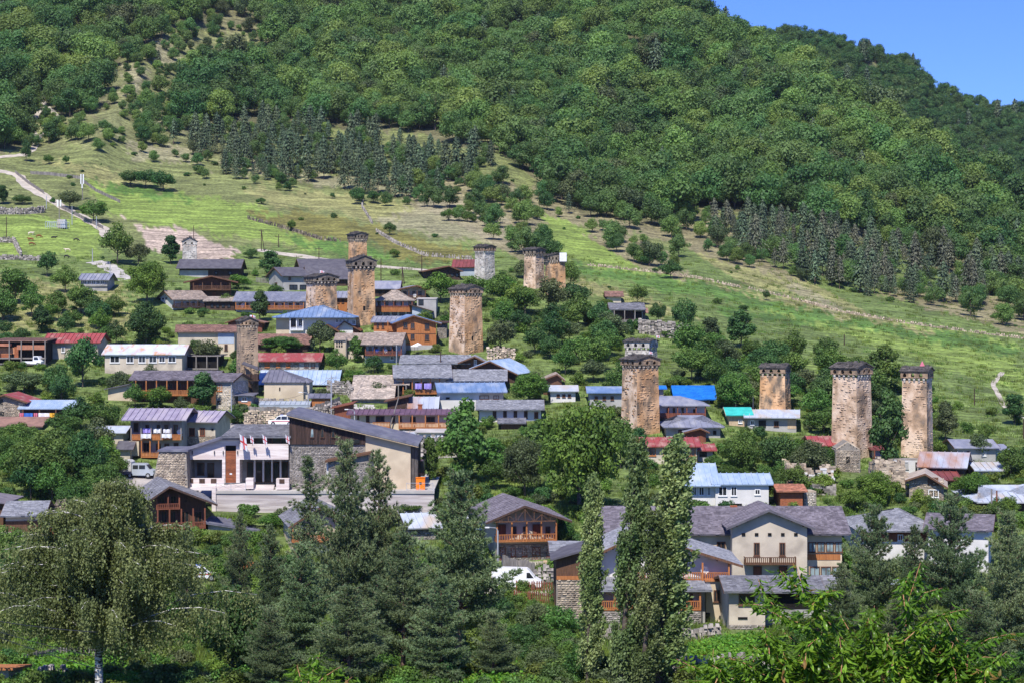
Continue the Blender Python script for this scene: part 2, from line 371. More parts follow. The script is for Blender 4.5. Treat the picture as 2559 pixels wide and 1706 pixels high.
SPARSE = Dp((60, 345), (68, 215), (130, 205), (135, 270), (215, 268), (240, 190), (300, 120), (370, 95), (430, 60), (540, 70), (640, 110), (560, 165), (450, 170), (400, 225), (425, 285), (560, 290), (640, 400), (440, 350), (200, 330), (60, 345))
SCRUB = [Dp((930, 380), (1250, 430), (1330, 490), (1640, 490), (1760, 600), (1860, 650), (1720, 620), (1500, 545), (1230, 490), (1290, 590), (1200, 600), (1060, 520), (940, 470)),
         Dp((1400, 520), (1560, 590), (1570, 640), (1480, 620), (1340, 540)), Dp((1980, 660), (2360, 680), (2900, 800), (2352, 770), (2100, 700))]
SOIL = [Dp((310, 518), (400, 517), (480, 550), (560, 580), (500, 600), (350, 580))]
BARE = [Dp((990, 440), (1130, 480), (1250, 560), (1180, 570), (900, 525), (840, 505), (950, 490)), Dp((295, 330), (400, 330), (460, 350), (450, 378), (290, 366)),
        Dp((345, 100), (400, 90), (395, 130), (350, 160)), Dp((300, 150), (345, 160), (330, 210), (250, 235)), Dp((300, 250), (400, 250), (430, 300), (330, 285)), Dp((1640, 450), (1680, 470), (1660, 540), (1620, 520)),
        Dp((1810, 640), (1950, 715), (1900, 715), (1800, 660)), Dp((480, 370), (900, 410), (1000, 450), (900, 450), (600, 400)), Dp((560, 330), (640, 400), (520, 400))]
OLIVE = [Dp((560, 485), (700, 492), (850, 510), (1000, 560), (1090, 590), (960, 590), (860, 560), (690, 540)), Dp((880, 560), (1100, 580), (1080, 610), (900, 590))]
BRIGHT = [Dp((200, 415), (420, 445), (640, 480), (640, 530), (820, 560), (860, 590), (640, 560), (430, 530), (250, 500)), Dp((1210, 480), (1300, 500), (1420, 570), (1600, 650), (2352, 790), (2352, 900), (1900, 760), (1500, 640), (1300, 600)),
          Dp((1100, 1090), (1290, 1120), (1290, 1180), (1080, 1180)), Dp((-200, 480), (220, 500), (230, 600), (-200, 560))]
LUSH = [Dp((1340, 612), (1500, 630), (1700, 670), (2000, 730), (2352, 800), (2352, 822), (1950, 752), (1660, 690), (1340, 630)), Dp((1640, 700), (1790, 728), (1900, 735), (1800, 745), (1650, 722)), Dp((215, 416), (330, 430), (430, 450), (420, 460), (250, 445)), Dp((660, 545), (800, 556), (900, 590), (980, 600), (820, 590), (680, 560)), Dp((1520, 540), (1640, 580), (1700, 620), (1560, 560))]
DRY = [Dp((1180, 600), (1330, 640), (1600, 720), (1560, 735), (1300, 660)), Dp((640, 432), (1000, 470), (1060, 500), (860, 500)), Dp((1560, 640), (1900, 700), (2200, 770), (1960, 735)), Dp((-200, 620), (300, 660), (300, 760), (-200, 760)), Dp((80, 370), (300, 390), (420, 440), (200, 410)), Dp((1520, 530), (1800, 620), (2000, 720), (1700, 650)), Dp((540, 430), (830, 460), (840, 500), (620, 470))]
def build_terrain():
    nu, nv = len(us), len(vs); sk = skyline(us)[:, None]
    Veff = np.maximum(VV, sk)
    jt = np.clip((Veff-V0)/DV, 0, nv-1.001); jb = jt.astype(int); fr = jt-jb; ii = np.arange(nu)[:, None]
    Deff = D[ii, jb]*(1-fr)+D[ii, jb+1]*fr
    X = (UU-UC)/F*Deff; Y = Deff.copy(); Z = (VH-Veff)/F*Deff
    back = np.maximum(0, sk-VV); Y = Y+back*.8; Z = Z-back*.30
    # ground running back under and behind the viewpoint
    ys = np.linspace(108, -40, 12)[1:]
    Xb = np.repeat(X[:, -1:], len(ys), 1); Yb = np.repeat(ys[None], nu, 0)-(0); z0 = Z[:, -1:]
    Zb = z0+(-8-z0)*((108-ys[None])/108).clip(0, 1)
    P = np.stack([np.concatenate([X, Xb], 1), np.concatenate([Y, Yb], 1), np.concatenate([Z, Zb], 1)], -1)
    nr = P.shape[1]
    idx = (np.arange(nu)[:, None]*nr+np.arange(nr)[None]); f = np.stack([idx[:-1, :-1], idx[:-1, 1:], idx[1:, 1:], idx[1:, :-1]], -1).reshape(-1, 4)
    me = np_mesh('ground', P.reshape(-1, 3), f, 'ground', smooth=True)
    U_ = np.concatenate([UU, np.repeat(UU[:, -1:], len(ys), 1)], 1); V_ = np.concatenate([VV, np.full((nu, len(ys)), 1900.)], 1)
    nz = sn(U_, V_, 40, .7)*14+sn(U_, V_, 14, 2.1)*9+sn(U_, V_, 6, 1.1)*6+rng.normal(size=U_.shape)*9; Un = U_+nz; Vn = V_+nz*.6
    C = np.zeros(U_.shape+(3,)); C[:] = (.115, .160, .045)
    def put(polys, c, k=1.0):
        for p in polys:
            m = inpoly(Un, Vn, p); C[m] = np.array(c)*k+C[m]*(1-k)
    m = Vn < 620; C[m] = (.150, .172, .062)
    put(BRIGHT, (.172, .238, .052)); put(LUSH, (.085, .160, .032)); put(DRY, (.215, .215, .085)); put(OLIVE, (.150, .145, .040)); put([SPARSE], (.155, .165, .070)); put(SCRUB, (.20, .18, .10))
    put([FOREST], (.13, .125, .065)); put(BARE, (.27, .24, .16), .6); put(SOIL, (.40, .32, .26))
    a = me.color_attributes.new('tint', 'FLOAT_COLOR', 'POINT'); a.data.foreach_set('color', np.concatenate([C, np.ones(C.shape[:2]+(1,))], -1).astype(np.float32).ravel())
    o = link('ground', me); o['kind'] = 'structure'; o['label'] = 'grassy valley floor and mountain slope with pale fields'
build_terrain()
# the farther mountain behind the spur
FSK = [(1300, -160), (1700, 20), (1780, 60), (1900, 94), (2010, 98), (2150, 128), (2280, 176), (2350, 244), (2450, 266), (2559, 294), (2800, 360), (3460, 540)]
def fsky(u): return float(np.interp(u, [p[0] for p in FSK], [p[1] for p in FSK]))
def far_at(u, t):    # t 0 at the crest .. 1 down behind the spur
    v = fsky(u)+t*(330 if u > 1750 else 200); d = 1240-t*180+8*math.sin(u/60.)+14*math.sin(u/170.+1)*t
    return ray(u, v, d), v
def build_far():
    P = []; nu = 110; rows = 16
    for i in range(nu+1):
        u = 1300+i*(3460-1300)/nu; top = far_at(u, 0)[0]
        P += [top+Vector((0, 260, -130)), top+Vector((0, 60, -12))]+[far_at(u, k/rows)[0] for k in range(rows+1)]
    nr = rows+3; f = [(i*nr+k, i*nr+k+1, (i+1)*nr+k+1, (i+1)*nr+k) for i in range(nu) for k in range(nr-1)]
    me = np_mesh('far_hill', np.array([tuple(p) for p in P]), np.array(f), 'ground', smooth=True)
    a = me.color_attributes.new('tint', 'FLOAT_COLOR', 'POINT'); a.data.foreach_set('color', np.tile([.12, .13, .06, 1], len(P)).astype(np.float32))
    o = link('hill', me); o['kind'] = 'structure'; o['label'] = 'farther wooded mountain behind the main spur'
build_far()
# ---------------------------------------------------------------- buildings
class Frame:
    """a building's own axes: x along its front, y back into it, z up, origin at the front's left foot"""
    def __init__(s, P, th): s.P = P; s.th = th; s.c = math.cos(th); s.s = math.sin(th)
    def loc(s, u, v, axis, val):
        r = ray(u, v, 1.0); o = s.inv(-s.P); d = s.inv(r); t = (val-o[axis])/d[axis]; return o+d*t
    def inv(s, q): return Vector((q.x*s.c+q.y*s.s, -q.x*s.s+q.y*s.c, q.z))
SEAMS = {}
def roof_plane(b, det, q, kind, t=.14, mi=0):
    """q: eave left, eave right, ridge right, ridge left, seen from outside"""
    b.slab(q, t, mi)
    q = [np.array(p, float) for p in q]
    if len(q) == 3: q = [q[0], q[1], q[2], q[2]]
    n = np.cross(q[1]-q[0], q[3]-q[0]); n = n/np.linalg.norm(n); Ls = (np.linalg.norm(q[3]-q[0])+np.linalg.norm(q[2]-q[1]))/2
    if kind in ('sh', 'ti', 'pl'):
        sw, shh = {'sh': (.36, .32), 'ti': (.42, .5), 'pl': (.28, 1.5)}[kind]; rows = max(2, int(Ls/shh))
        for i in range(rows):
            a = i/rows; c = (i+1)/rows; l0 = q[0]+(q[3]-q[0])*a; r0 = q[1]+(q[2]-q[1])*a; l1 = q[0]+(q[3]-q[0])*min(1, c+.15/rows); r1 = q[1]+(q[2]-q[1])*min(1, c+.15/rows)
            W = np.linalg.norm(r0-l0); m = max(1, int(W/sw)); cuts = np.clip((np.arange(m+1)+rng.uniform(-.3, .3, m+1))/m, 0, 1); cuts[0] = 0; cuts[-1] = 1
            for j in range(m):
                e = rng.uniform(-.06, .03)*(q[3]-q[0])/Ls; up = n*(rng.uniform(.035, .075)); lo = n*.012
                A = l0+(r0-l0)*cuts[j]+e; B = l0+(r0-l0)*(cuts[j+1]-.0)+e; C = l1+(r1-l1)*cuts[j+1]; Dd = l1+(r1-l1)*cuts[j]
                g = (B-A)*.035; det.add([A+up+g, B+up-g, C+lo, Dd+lo, A+lo*.2+g, B+lo*.2-g], [(0, 1, 2, 3), (4, 5, 1, 0), (5, 2, 1), (4, 0, 3)])
    elif kind in ('sm', 'co'):
        sp, h, w = (.85, .13, .07) if kind == 'sm' else (.30, .035, .07)
        W = np.linalg.norm(q[1]-q[0]); m = int(W/sp)
        for i in range(m+1):
            a = i/m; A = q[0]+(q[1]-q[0])*a; top = q[3]+(q[2]-q[3])*a
            if np.linalg.norm(q[2]-q[3]) < W*.8:   # hip: seams run straight up the slope
                up_dir = (q[3]+q[2])/2-(q[0]+q[1])/2; ex = (q[1]-q[0])/W; up_dir = up_dir-ex*np.dot(up_dir, ex); x = a*W; xl = np.dot(q[3]-q[0], ex); xr = np.dot(q[2]-q[0], ex)
                f = min(1, x/xl if xl > .01 else 1, (W-x)/(W-xr) if W-xr > .01 else 1); top = A+up_dir*max(.02, f)
            ex = (q[1]-q[0])/W*w/2
            det.add([A-ex+n*.004, A+ex+n*.004, top+ex+n*.004, top-ex+n*.004, A-ex+n*h, A+ex+n*h, top+ex+n*h, top-ex+n*h], [(4, 5, 6, 7), (0, 1, 5, 4), (1, 2, 6, 5), (3, 0, 4, 7)])
def finish_roof(b, det, rmat, kind, root, edge=None, label=None):
    r = b.obj('roof', [rmat, edge or rmat], root)
    if label: r['label'] = label
    if det.v:
        d = det.obj({'sh': 'shingles', 'ti': 'tiles', 'pl': 'roof_boards', 'sm': 'seams', 'co': 'corrugations'}[kind], rmat, r); d['kind'] = 'stuff'
    return r
def wall_stones(fr, root, x0, x1, z0, z1, y, m, axis='F', size=(.40, .21), keep=.99, dep=(.01, .07)):
    W = x1-x0; c = courses(W, z1-z0, size[0], size[1], keep)
    if not len(c): return
    if axis == 'F': o = ((x0+x1)/2, y, z0); ux = (1, 0, 0); n = (0, -1, 0)
    elif axis == 'R': o = (y, (x0+x1)/2, z0); ux = (0, 1, 0); n = (1, 0, 0)
    else: o = (y, (x0+x1)/2, z0); ux = (0, -1, 0); n = (-1, 0, 0)
    V, Fc = boxes_np(o, ux, (0, 0, 1), n, c[:, :2], c[:, 2], c[:, 3], rng.uniform(dep[0], dep[1], len(c)))
    s = link('stones', np_mesh('stones', V, Fc, m), root); s['kind'] = 'stuff'; return s
FRAME_MAT = {'w': 'frame_white', 'b': 'frame_brown', 'o': 'wood_orange', 'g': 'plaster_grey', 'n': 'void'}
def window(fr, root, u, v, w, h, kind='b', plane='F', val=0.0, pane='glass_dark', nm='window', mull=1):
    ax = 1 if plane == 'F' else 0
    a = fr.loc(u-w/2, v, ax, val); c = fr.loc(u+w/2, v, ax, val); H = h/F*(fr.P.y+val*.5); zc = a.z/2+c.z/2
    i = 0 if plane == 'F' else 1; x0, x1 = sorted((a[i], c[i])); sg = -1 if plane in 'FL' else 1
    t = min(.11, (x1-x0)*.18); z0, z1 = zc-H/2, zc+H/2
    def bx(b, xa, xb, za, zb, d0, d1):
        d0, d1 = sorted((val+sg*d0, val+sg*d1))
        b.box(xa, xb, d0, d1, za, zb) if plane == 'F' else b.box(d0, d1, xa, xb, za, zb)
    if nm == 'door':
        b = MB(); bx(b, x0, x1, z0, z1, -.05, .06); o = b.obj('door', FRAME_MAT.get(kind, kind), root)
        b = MB(); bx(b, x0-.08, x0, z0, z1+.08, -.05, .12); bx(b, x1, x1+.08, z0, z1+.08, -.05, .12); bx(b, x0, x1, z1, z1+.08, -.05, .12); b.obj('frame', 'frame_brown', o); return o
    b = MB()
    bx(b, x0, x0+t, z0, z1, -.05, .09); bx(b, x1-t, x1, z0, z1, -.05, .09); bx(b, x0+t, x1-t, z1-t, z1, -.05, .09); bx(b, x0+t, x1-t, z0, z0+t, -.05, .09)
    for k in range(mull):
        xm = x0+(x1-x0)*(k+1)/(mull+1); bx(b, xm-.035, xm+.035, z0+t, z1-t, -.05, .07)
    if kind != 'n': bx(b, x0-.06, x1+.06, z0-.08, z0, -.05, .14)
    o = b.obj('window', FRAME_MAT.get(kind, kind), root)
    b = MB(); bx(b, x0+t, x1-t, z0+t, z1-t, -.05, .02); b.obj('pane', pane, o); return o
def balcony(fr, root, u0, u1, vf, vr, m='wood_orange', pd=1.3, posts=4, vt=None, solid=False, postm=None, thick=.16, bal=.22):
    """floor row vf, rail top row vr, projecting pd metres; posts up to row vt"""
    a = fr.loc(u0, vf, 1, -pd); c = fr.loc(u1, vf, 1, -pd); zf = a.z; zr = zf+(vf-vr)/F*fr.P.y; x0, x1 = a.x, c.x
    b = MB(); b.box(x0, x1, -pd, -.003, zf-thick, zf); fl = b.obj('balcony', m, root)
    b = MB(); b.box(x0, x1, -pd-.05, -pd+.03, zr-.09, zr)
    b.box(x0, x1, -pd-.03, -pd+.01, zf+.05, zf+.13)
    if solid:
        n = max(2, int((x1-x0)/.2))
        for i in range(n): b.box(x0+(x1-x0)*i/n+.01, x0+(x1-x0)*(i+1)/n-.01, -pd-.02, -pd, zf+.13, zr-.09)
    else:
        n = max(2, int((x1-x0)/bal))
        for i in range(n): xx = x0+(x1-x0)*(i+.5)/n; b.box(xx-.055, xx+.055, -pd-.02, -pd+.01, zf+.13, zr-.09)
    for xx in (x0, x1-.06): b.box(xx, xx+.06, -pd+.03, -.1, zr-.09, zr); b.box(xx+.01, xx+.05, -pd+.03, -.1, zf, zr-.3)
    b.obj('railing', m, fl)
    if posts:
        zt = zr if vt is None else fr.loc(u0, vt, 1, -pd).z
        for i in range(posts):
            xx = x0+.1+(x1-x0-.2)*i/(posts-1); MB().box(xx-.09, xx+.09, -pd-.06, -pd+.12, zf-thick, zt).obj('post', postm or m, fl)
    return fl
def porch_posts(fr, root, us, vb, vt, m='wood_brown', pd=1.3, r=.1):
    for u in us:
        a = fr.loc(u, vb, 1, -pd); t = fr.loc(u, vt, 1, -pd); MB().box(a.x-r, a.x+r, -pd-r, -pd+r, a.z-.6, t.z).obj('post', m, root)
def panel(fr, root, u0, u1, va, vb, m, nm='wall', y=0.0, proud=.05, stones=None, size=(.40, .21)):
    a = fr.loc(u0, vb, 1, y); c = fr.loc(u1, va, 1, y)
    o = MB().box(a.x, c.x, y-proud, y+.1, a.z, c.z).obj(nm, m, root)
    if stones: wall_stones(fr, o, a.x+.03, c.x-.03, a.z, c.z, y-proud, stones, size=size)
    return o
HOUSES = {}
def house(key, label, u0, u1, vb, ve, vr, yaw=0, dp=8, roof='gx', rk='sh', rm='shingle_grey', wm='plaster_beige', ov=.7, os=.6, d=None, ua=None, ve2=None, found=2.5,
          edge='wood_brown', cat='house', name='house', hipin=None, gable=None, wins=(), doors=(), bal=(), panels=(), chim=(), dish=(), stone=None, group=None, open_=False, sides=()):
    th = R(yaw); d = d or depth((u0+u1)/2, vb); k0 = (u0-UC)/F; k1 = (u1-UC)/F
    P = Vector((k0*d, d, 0)); W = (k1*d-P.x)/(math.cos(th)-k1*math.sin(th)); dm = d+W/2*math.sin(th)
    P.z = (VH-vb)/F*dm; root = empty(name, P, th); fr = Frame(P, th); tagged(root, label, cat, group); HOUSES[key] = (root, fr); FOOT.append((P, fr.c, fr.s, 0, W, -ov, dp))
    Z = lambda v, dd: (VH-v)/F*dd-P.z
    hE = Z(ve, dm-ov); t = .16; b = MB(); r = MB(); det = MB(); c2 = dp*math.cos(th)
    if roof in ('gx', 'hip'):
        hR = Z(vr, dm+c2/2); m = (hR-hE)/(dp/2+ov)
        A = (-os, -ov, hE); B = (W+os, -ov, hE); bk = dp+ov; hb = hE
        if roof == 'gx':
            top = hR-t-.02; zt = hE+m*ov-t-.02
            b.prism([(0, -found), (dp, -found), (dp, zt), (dp/2, top), (0, zt)], 0, W, 'x')
            C = (W+os, dp/2, hR); Dd = (-os, dp/2, hR)
            roof_plane(r, det, [A, B, C, Dd], rk, t); roof_plane(r, det, [(W+os, bk, hb), (-os, bk, hb), Dd, C], rk, t)
            for xx in (-os-.03, W+os):   # barge boards
                r.prism([(-ov, hE-t-.06), (-ov, hE+.02), (dp/2, hR+.02), (bk, hb+.02), (bk, hb-t-.06), (dp/2, hR-t-.06)], xx, xx+.03, 'x', 1)
        else:
            zt = hE-t+.02+m*ov*.5; b.box(0, W, 0, dp, -found, zt); hi = hipin if hipin is not None else dp/2
            hl, hr2 = (hi if isinstance(hi, tuple) else (hi, hi)); C = (W-hr2, dp/2, hR); Dd = (hl, dp/2, hR); E = (W+os, bk, hE); G = (-os, bk, hE)
            roof_plane(r, det, [A, B, C, Dd], rk, t); roof_plane(r, det, [E, G, Dd, C], rk, t); roof_plane(r, det, [B, E, C], rk, t); roof_plane(r, det, [G, A, Dd], rk, t)
    elif roof == 'gy':
        xa = fr.loc(ua, vr, 1, -ov).x if ua else W/2; hR = Z(vr, dm-ov); hE2 = Z(ve2, dm-ov) if ve2 else hE
        ml = (hR-hE)/(xa+os); mr = (hR-hE2)/(W+os-xa); zl = hE+ml*os-t-.02; zr_ = hE2+mr*os-t-.02
        b.prism([(0, -found), (W, -found), (W, zr_), (xa, hR-t-.02), (0, zl)], 0, dp, 'y')
        y0, y1 = -ov, dp+ov*.6
        roof_plane(r, det, [(-os, y1, hE), (-os, y0, hE), (xa, y0, hR), (xa, y1, hR)], rk, t)
        roof_plane(r, det, [(W+os, y0, hE2), (W+os, y1, hE2), (xa, y1, hR), (xa, y0, hR)], rk, t)
        for yy in (y0-.03, y1): r.prism([(-os, hE-t-.08), (xa, hR-t-.1), (W+os, hE2-t-.08), (W+os, hE2+.02), (xa, hR+.02), (-os, hE+.02)], yy, yy+.03, 'y', 1)
        rf = MB()
        for i in range(1, 4):   # purlin ends under the front overhang
            for s_, e, hh, mm in ((-1, -os, hE, ml), (1, W+os, hE2, mr)):
                xx = xa+(e-xa)*i/4.0; zz = hR-abs(xx-xa)*mm-t-.2; rf.box(xx-.08, xx+.08, -ov+.1, 0, zz, zz+.16)
        rf.obj('purlins', 'wood_brown', root)['kind'] = 'stuff'
    elif roof == 'shed':
        hR = Z(vr, dm+c2); m = (hR-hE)/(dp+ov+.3)
        b.prism([(0, -found), (dp, -found), (dp, hR-m*.3-t-.02), (0, hE+m*ov-t-.02)], 0, W, 'x')
        roof_plane(r, det, [(-os, -ov, hE), (W+os, -ov, hE), (W+os, dp+.3, hR), (-os, dp+.3, hR)], rk, t)
    elif roof == 'shx':    # slopes along the front: ve at the left, ve2 at the right
        hE2 = Z(ve2, dm-ov); m = (hE2-hE)/(W+2*os)
        b.prism([(0, -found), (W, -found), (W, hE2-m*os-t-.02), (0, hE+m*os-t-.02)], 0, dp, 'y')
        if hE2 > hE: q = [(-os, dp+ov, hE), (-os, -ov, hE), (W+os, -ov, hE2), (W+os, dp+ov, hE2)]
        else: q = [(W+os, -ov, hE2), (W+os, dp+ov, hE2), (-os, dp+ov, hE), (-os, -ov, hE)]
        roof_plane(r, det, q, rk, t)
    wall = b.obj('wall', wm, root)
    if stone:
        wall_stones(fr, wall, .03, W-.03, -.3, hE-.2, 0, stone)
        if th < -.02: wall_stones(fr, wall, .03, dp-.03, -.3, hE-.2, W, stone, 'R')
        if th > .02: wall_stones(fr, wall, .03, dp-.03, -.3, hE-.2, 0, stone, 'L')
    finish_roof(r, det, rm, rk, root, edge)
    if open_:  # dark open ground floor / shed mouth: no bay built, its shade is near-black wall colour
        pass
    for w in wins:
        w = list(w)+[None]*(8-len(w)); n_ = int(w[5] or 1)
        for i in range(n_): window(fr, root, w[0]+(w[6] or 0)*i, w[1], w[2], w[3], w[4] or 'b', pane=w[7] or 'glass_dark')
    for s in sides:   # ('R' or 'L', u, v, w, h, kind)
        window(fr, root, s[1], s[2], s[3], s[4], s[5] if len(s) > 5 else 'b', plane=s[0], val=W if s[0] == 'R' else 0.0)
    for w in doors: window(fr, root, w[0], w[1], w[2], w[3], w[4] if len(w) > 4 else 'wood_red', nm='door')
    for p in panels: panel(fr, root, *p[:5], **(p[5] if len(p) > 5 else {}))
    for k in bal: balcony(fr, root, *k[:4], **(k[4] if len(k) > 4 else {}))
    for u, v, hh in chim:
        p = fr.loc(u, v, 1, dp/2); MB().box(p.x-.35, p.x+.35, dp/2-.35, dp/2+.35, p.z-2.2, p.z).box(p.x-.42, p.x+.42, dp/2-.42, dp/2+.42, p.z-.16, p.z+.003).obj('chimney', hh, root)
    for u, v in dish:
        p = fr.loc(u, v, 1, -.5); sat_dish(root, p)
    return root, fr, W, hE
def sat_dish(root, p, r=.42):
    b = MB(); n = 12; rings = [(0, .0), (.5, .05), (1, .17)]
    b.v.append(tuple(p+Vector((0, -.0, 0))))
    for k, dd in rings[1:]:
        for i in range(n): a = 2*math.pi*i/n; b.v.append((p.x+math.cos(a)*r*k, p.y-dd, p.z+math.sin(a)*r*k+.0))
    for i in range(n): j = (i+1) % n; b.f += [(0, 1+i, 1+j), (1+i, 1+n+i, 1+n+j, 1+j)]; b.mi += [0, 0]
    b.bar(p, p+Vector((0, -.5, -.05)), .02, 4); b.bar(p, p+Vector((0, .5, -.3)), .035, 4)
    b.obj('satellite_dish', 'frame_white', root)

# ---- defensive towers
def tower(label, uL, uE, uR, vt, vb, body='tower_warm', head='tower_head_dark', vh=None, hang=.09, nwin=3, batter=.10, d=None, wins=(), vapex=8, group='medieval stone towers', gable='F', roofov=.22, nst=1.0, lface=None, corb='stone_warm'):
    """uL uE uR: left edge, near corner, right edge of the upper body; vt eave row, vh bottom of the overhanging head, vb foot"""
    d = d or depth((uL+uR)/2, vb); a = (uE-uL)/F*d; c = (uR-uE)/F*d; s = math.hypot(a, c); th = math.atan2(a, c)
    E = Vector(((uE-UC)/F*d, d, (VH-vb)/F*d)); cx = Vector((math.cos(th), math.sin(th), 0)); cy = Vector((-math.sin(th), math.cos(th), 0))
    Cn = E+cx*s/2+cy*s/2; H = (vb-vt)/F*Cn.y; hh = (vh-vt)/F*Cn.y if vh else s*.42
    Cn.z = (VH-vb)/F*Cn.y; root = empty('stone_tower', Cn, th); tagged(root, label, 'tower', group); fr = Frame(Cn, th); FOOT.append((Cn, fr.c, fr.s, -s/2, s/2, -s/2, s/2))
    s *= Cn.y/d*1.0; hb = s/2; bot = hb*(1+batter); Hb = H-hh
    # body: four battered faces, gently uneven
    g = np.random.default_rng(int(uL)); V = []; Fc = []; n0 = 0; nx, nz = 12, 34
    hw = lambda z: bot+(hb-bot)*np.clip(z/Hb, 0, 1)
    for k in range(4):
        an = k*math.pi/2; ux = np.array([math.cos(an), math.sin(an), 0]); nn = np.array([math.sin(an), -math.cos(an), 0])
        zz = np.linspace(-3, Hb, nz+1); xx = np.linspace(-1, 1, nx+1); X, Zz = np.meshgrid(xx, zz, indexing='ij'); w = hw(Zz)
        dis = g.normal(size=X.shape)*.035+.05*np.sin(X*4+k)*np.cos(Zz*.9+k); dis[0] = 0; dis[-1] = 0; dis[:, -1] = 0
        p = ux*(X*w)[..., None]+nn*(w+dis)[..., None]+np.array([0, 0, 1])*Zz[..., None]; V.append(p.reshape(-1, 3))
        i = np.arange(nx)[:, None]*(nz+1)+np.arange(nz)[None]+n0; Fc.append(np.stack([i, i+nz+1, i+nz+2, i+1], -1).reshape(-1, 4)); n0 += (nx+1)*(nz+1)
    fm = np.repeat([0, 0, 0, 1], nx*nz) if lface else None  # left face gets its own lighter material: sunlit brightness put into the colour
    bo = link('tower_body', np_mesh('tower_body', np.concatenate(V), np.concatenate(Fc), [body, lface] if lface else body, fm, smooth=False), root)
    # laid stones showing through the render, in irregular patches
    cl = Cloud()
    for k in range(4):
        an = k*math.pi/2; ux = np.array([math.cos(an), math.sin(an), 0]); nn = np.array([math.sin(an), -math.cos(an), 0])
        c_ = courses(2*bot, Hb, .62, .30, .80, 2*hb)
        ph = g.random()*6; m = (np.sin(c_[:, 0]*1.1+ph)+np.sin(c_[:, 1]*.55+ph*2)+np.sin(c_[:, 0]*.5-c_[:, 1]*.8+ph)+g.normal(size=len(c_))*.7) > (.35-1.2*nst)*1.0
        m |= np.abs(np.abs(c_[:, 0])-hw(c_[:, 1])) < .45; c_ = c_[m]
        off = hw(c_[:, 1]); V_, F_ = boxes_np((0, 0, 0), ux, (0, 0, 1), nn, c_[:, :2], c_[:, 2], c_[:, 3], g.uniform(-.03, .055, len(c_)))
        V_ = V_+np.repeat(off, 8)[:, None]*nn; cl.add(V_, F_)
    st = link('stones', cl.mesh('stones', body), bo); st['kind'] = 'stuff'
    # overhanging head on corbels with arched openings
    o2 = hb*(1+hang*2); wth = .45; cb = MB(); hd = MB(); nw = nwin; zc = Hb
    for k in range(4):
        an = k*math.pi/2; co, si = math.cos(an), math.sin(an)
        def T(x, y, z): return (x*co-y*si, x*si+y*co, z)
        def bx(m_, x0, x1, y0, y1, z0, z1): m_.add([T(x, y, z) for z in (z0, z1) for x, y in ((x0, y0), (x1, y0), (x1, y1), (x0, y1))], [(3, 2, 1, 0), (4, 5, 6, 7), (0, 1, 5, 4), (1, 2, 6, 5), (2, 3, 7, 6), (3, 0, 4, 7)])
        def pr(m_, poly, y0, y1):
            n = len(poly); m_.add([T(x, y0, z) for x, z in poly]+[T(x, y1, z) for x, z in poly], [tuple(range(n)), tuple(range(2*n-1, n-1, -1))]+[(i, (i+1) % n, n+(i+1) % n, n+i) for i in range(n)])
        nc = nw+2; zb = zc+hh*.26; z1 = zc+hh
        for i in range(nc):   # stepped corbels
            x = -hb+(i+.5)*2*hb/nc
            bx(cb, x-.17, x+.17, -o2+.03, -hb+.02, zc+hh*.06, zb); bx(cb, x-.13, x+.13, -hb-(o2-hb)*.5, -hb+.02, zc-hh*.14, zc+hh*.06)
        # band below the openings, piers, band above
        bx(hd, -o2, o2-wth, -o2, -o2+wth, zb, zb+hh*.10)
        yt = z1; zo = zb+hh*.10; zt = z1-hh*.22; cell = (2*o2-wth)/nw; ow = min(.62, cell*.42)
        for i in range(nw):
            xc = -o2+(i+.5)*cell; xa = -o2+i*cell; xb = xa+cell
            bx(hd, xa, xc-ow/2, -o2, -o2+wth, zo, zt); bx(hd, xc+ow/2, xb, -o2, -o2+wth, zo, zt)
            za = zt-ow*.45; pr(hd, [(xc-ow/2-.002, za), (xc-ow*.26, zt-.06), (xc-ow*.26, zt), (xc-ow/2-.002, zt)], -o2+.002, -o2+wth); pr(hd, [(xc+ow/2+.002, zt), (xc+ow*.26, zt), (xc+ow*.26, zt-.06), (xc+ow/2+.002, za)], -o2+.002, -o2+wth)
        bx(hd, -o2, o2-wth, -o2, -o2+wth, zt, z1)
    cb.obj('corbels', corb, root)['kind'] = 'stuff'
    hd.add([(-hb, -hb, Hb), (hb, -hb, Hb), (hb, hb, Hb), (-hb, hb, Hb)], [(0, 1, 2, 3)])
    # gable ends and low slate roof; the ridge runs front to back (gable F) or side to side
    ap = vapex/F*Cn.y; e = o2+roofov; z1 = Hb+hh
    rf = MB(); dt = MB()
    if gable == 'F':
        for y in (-o2, o2-.3): hd.prism([(-o2, z1), (o2, z1), (0, z1+ap*.92)], y, y+.3, 'y')
        roof_plane(rf, dt, [(-e, e, z1-.02), (-e, -e, z1-.02), (0, -e, z1+ap+.12), (0, e, z1+ap+.12)], 'sh', .12); roof_plane(rf, dt, [(e, -e, z1-.02), (e, e, z1-.02), (0, e, z1+ap+.12), (0, -e, z1+ap+.12)], 'sh', .12)
    else:
        for x in (-o2, o2-.3): hd.prism([(-o2, z1), (o2, z1), (0, z1+ap*.92)], x, x+.3, 'x')
        roof_plane(rf, dt, [(-e, -e, z1-.02), (e, -e, z1-.02), (e, 0, z1+ap+.12), (-e, 0, z1+ap+.12)], 'sh', .12); roof_plane(rf, dt, [(e, e, z1-.02), (-e, e, z1-.02), (-e, 0, z1+ap+.12), (e, 0, z1+ap+.12)], 'sh', .12)
    h_o = hd.obj('tower_head', head, root)
    cl = Cloud()
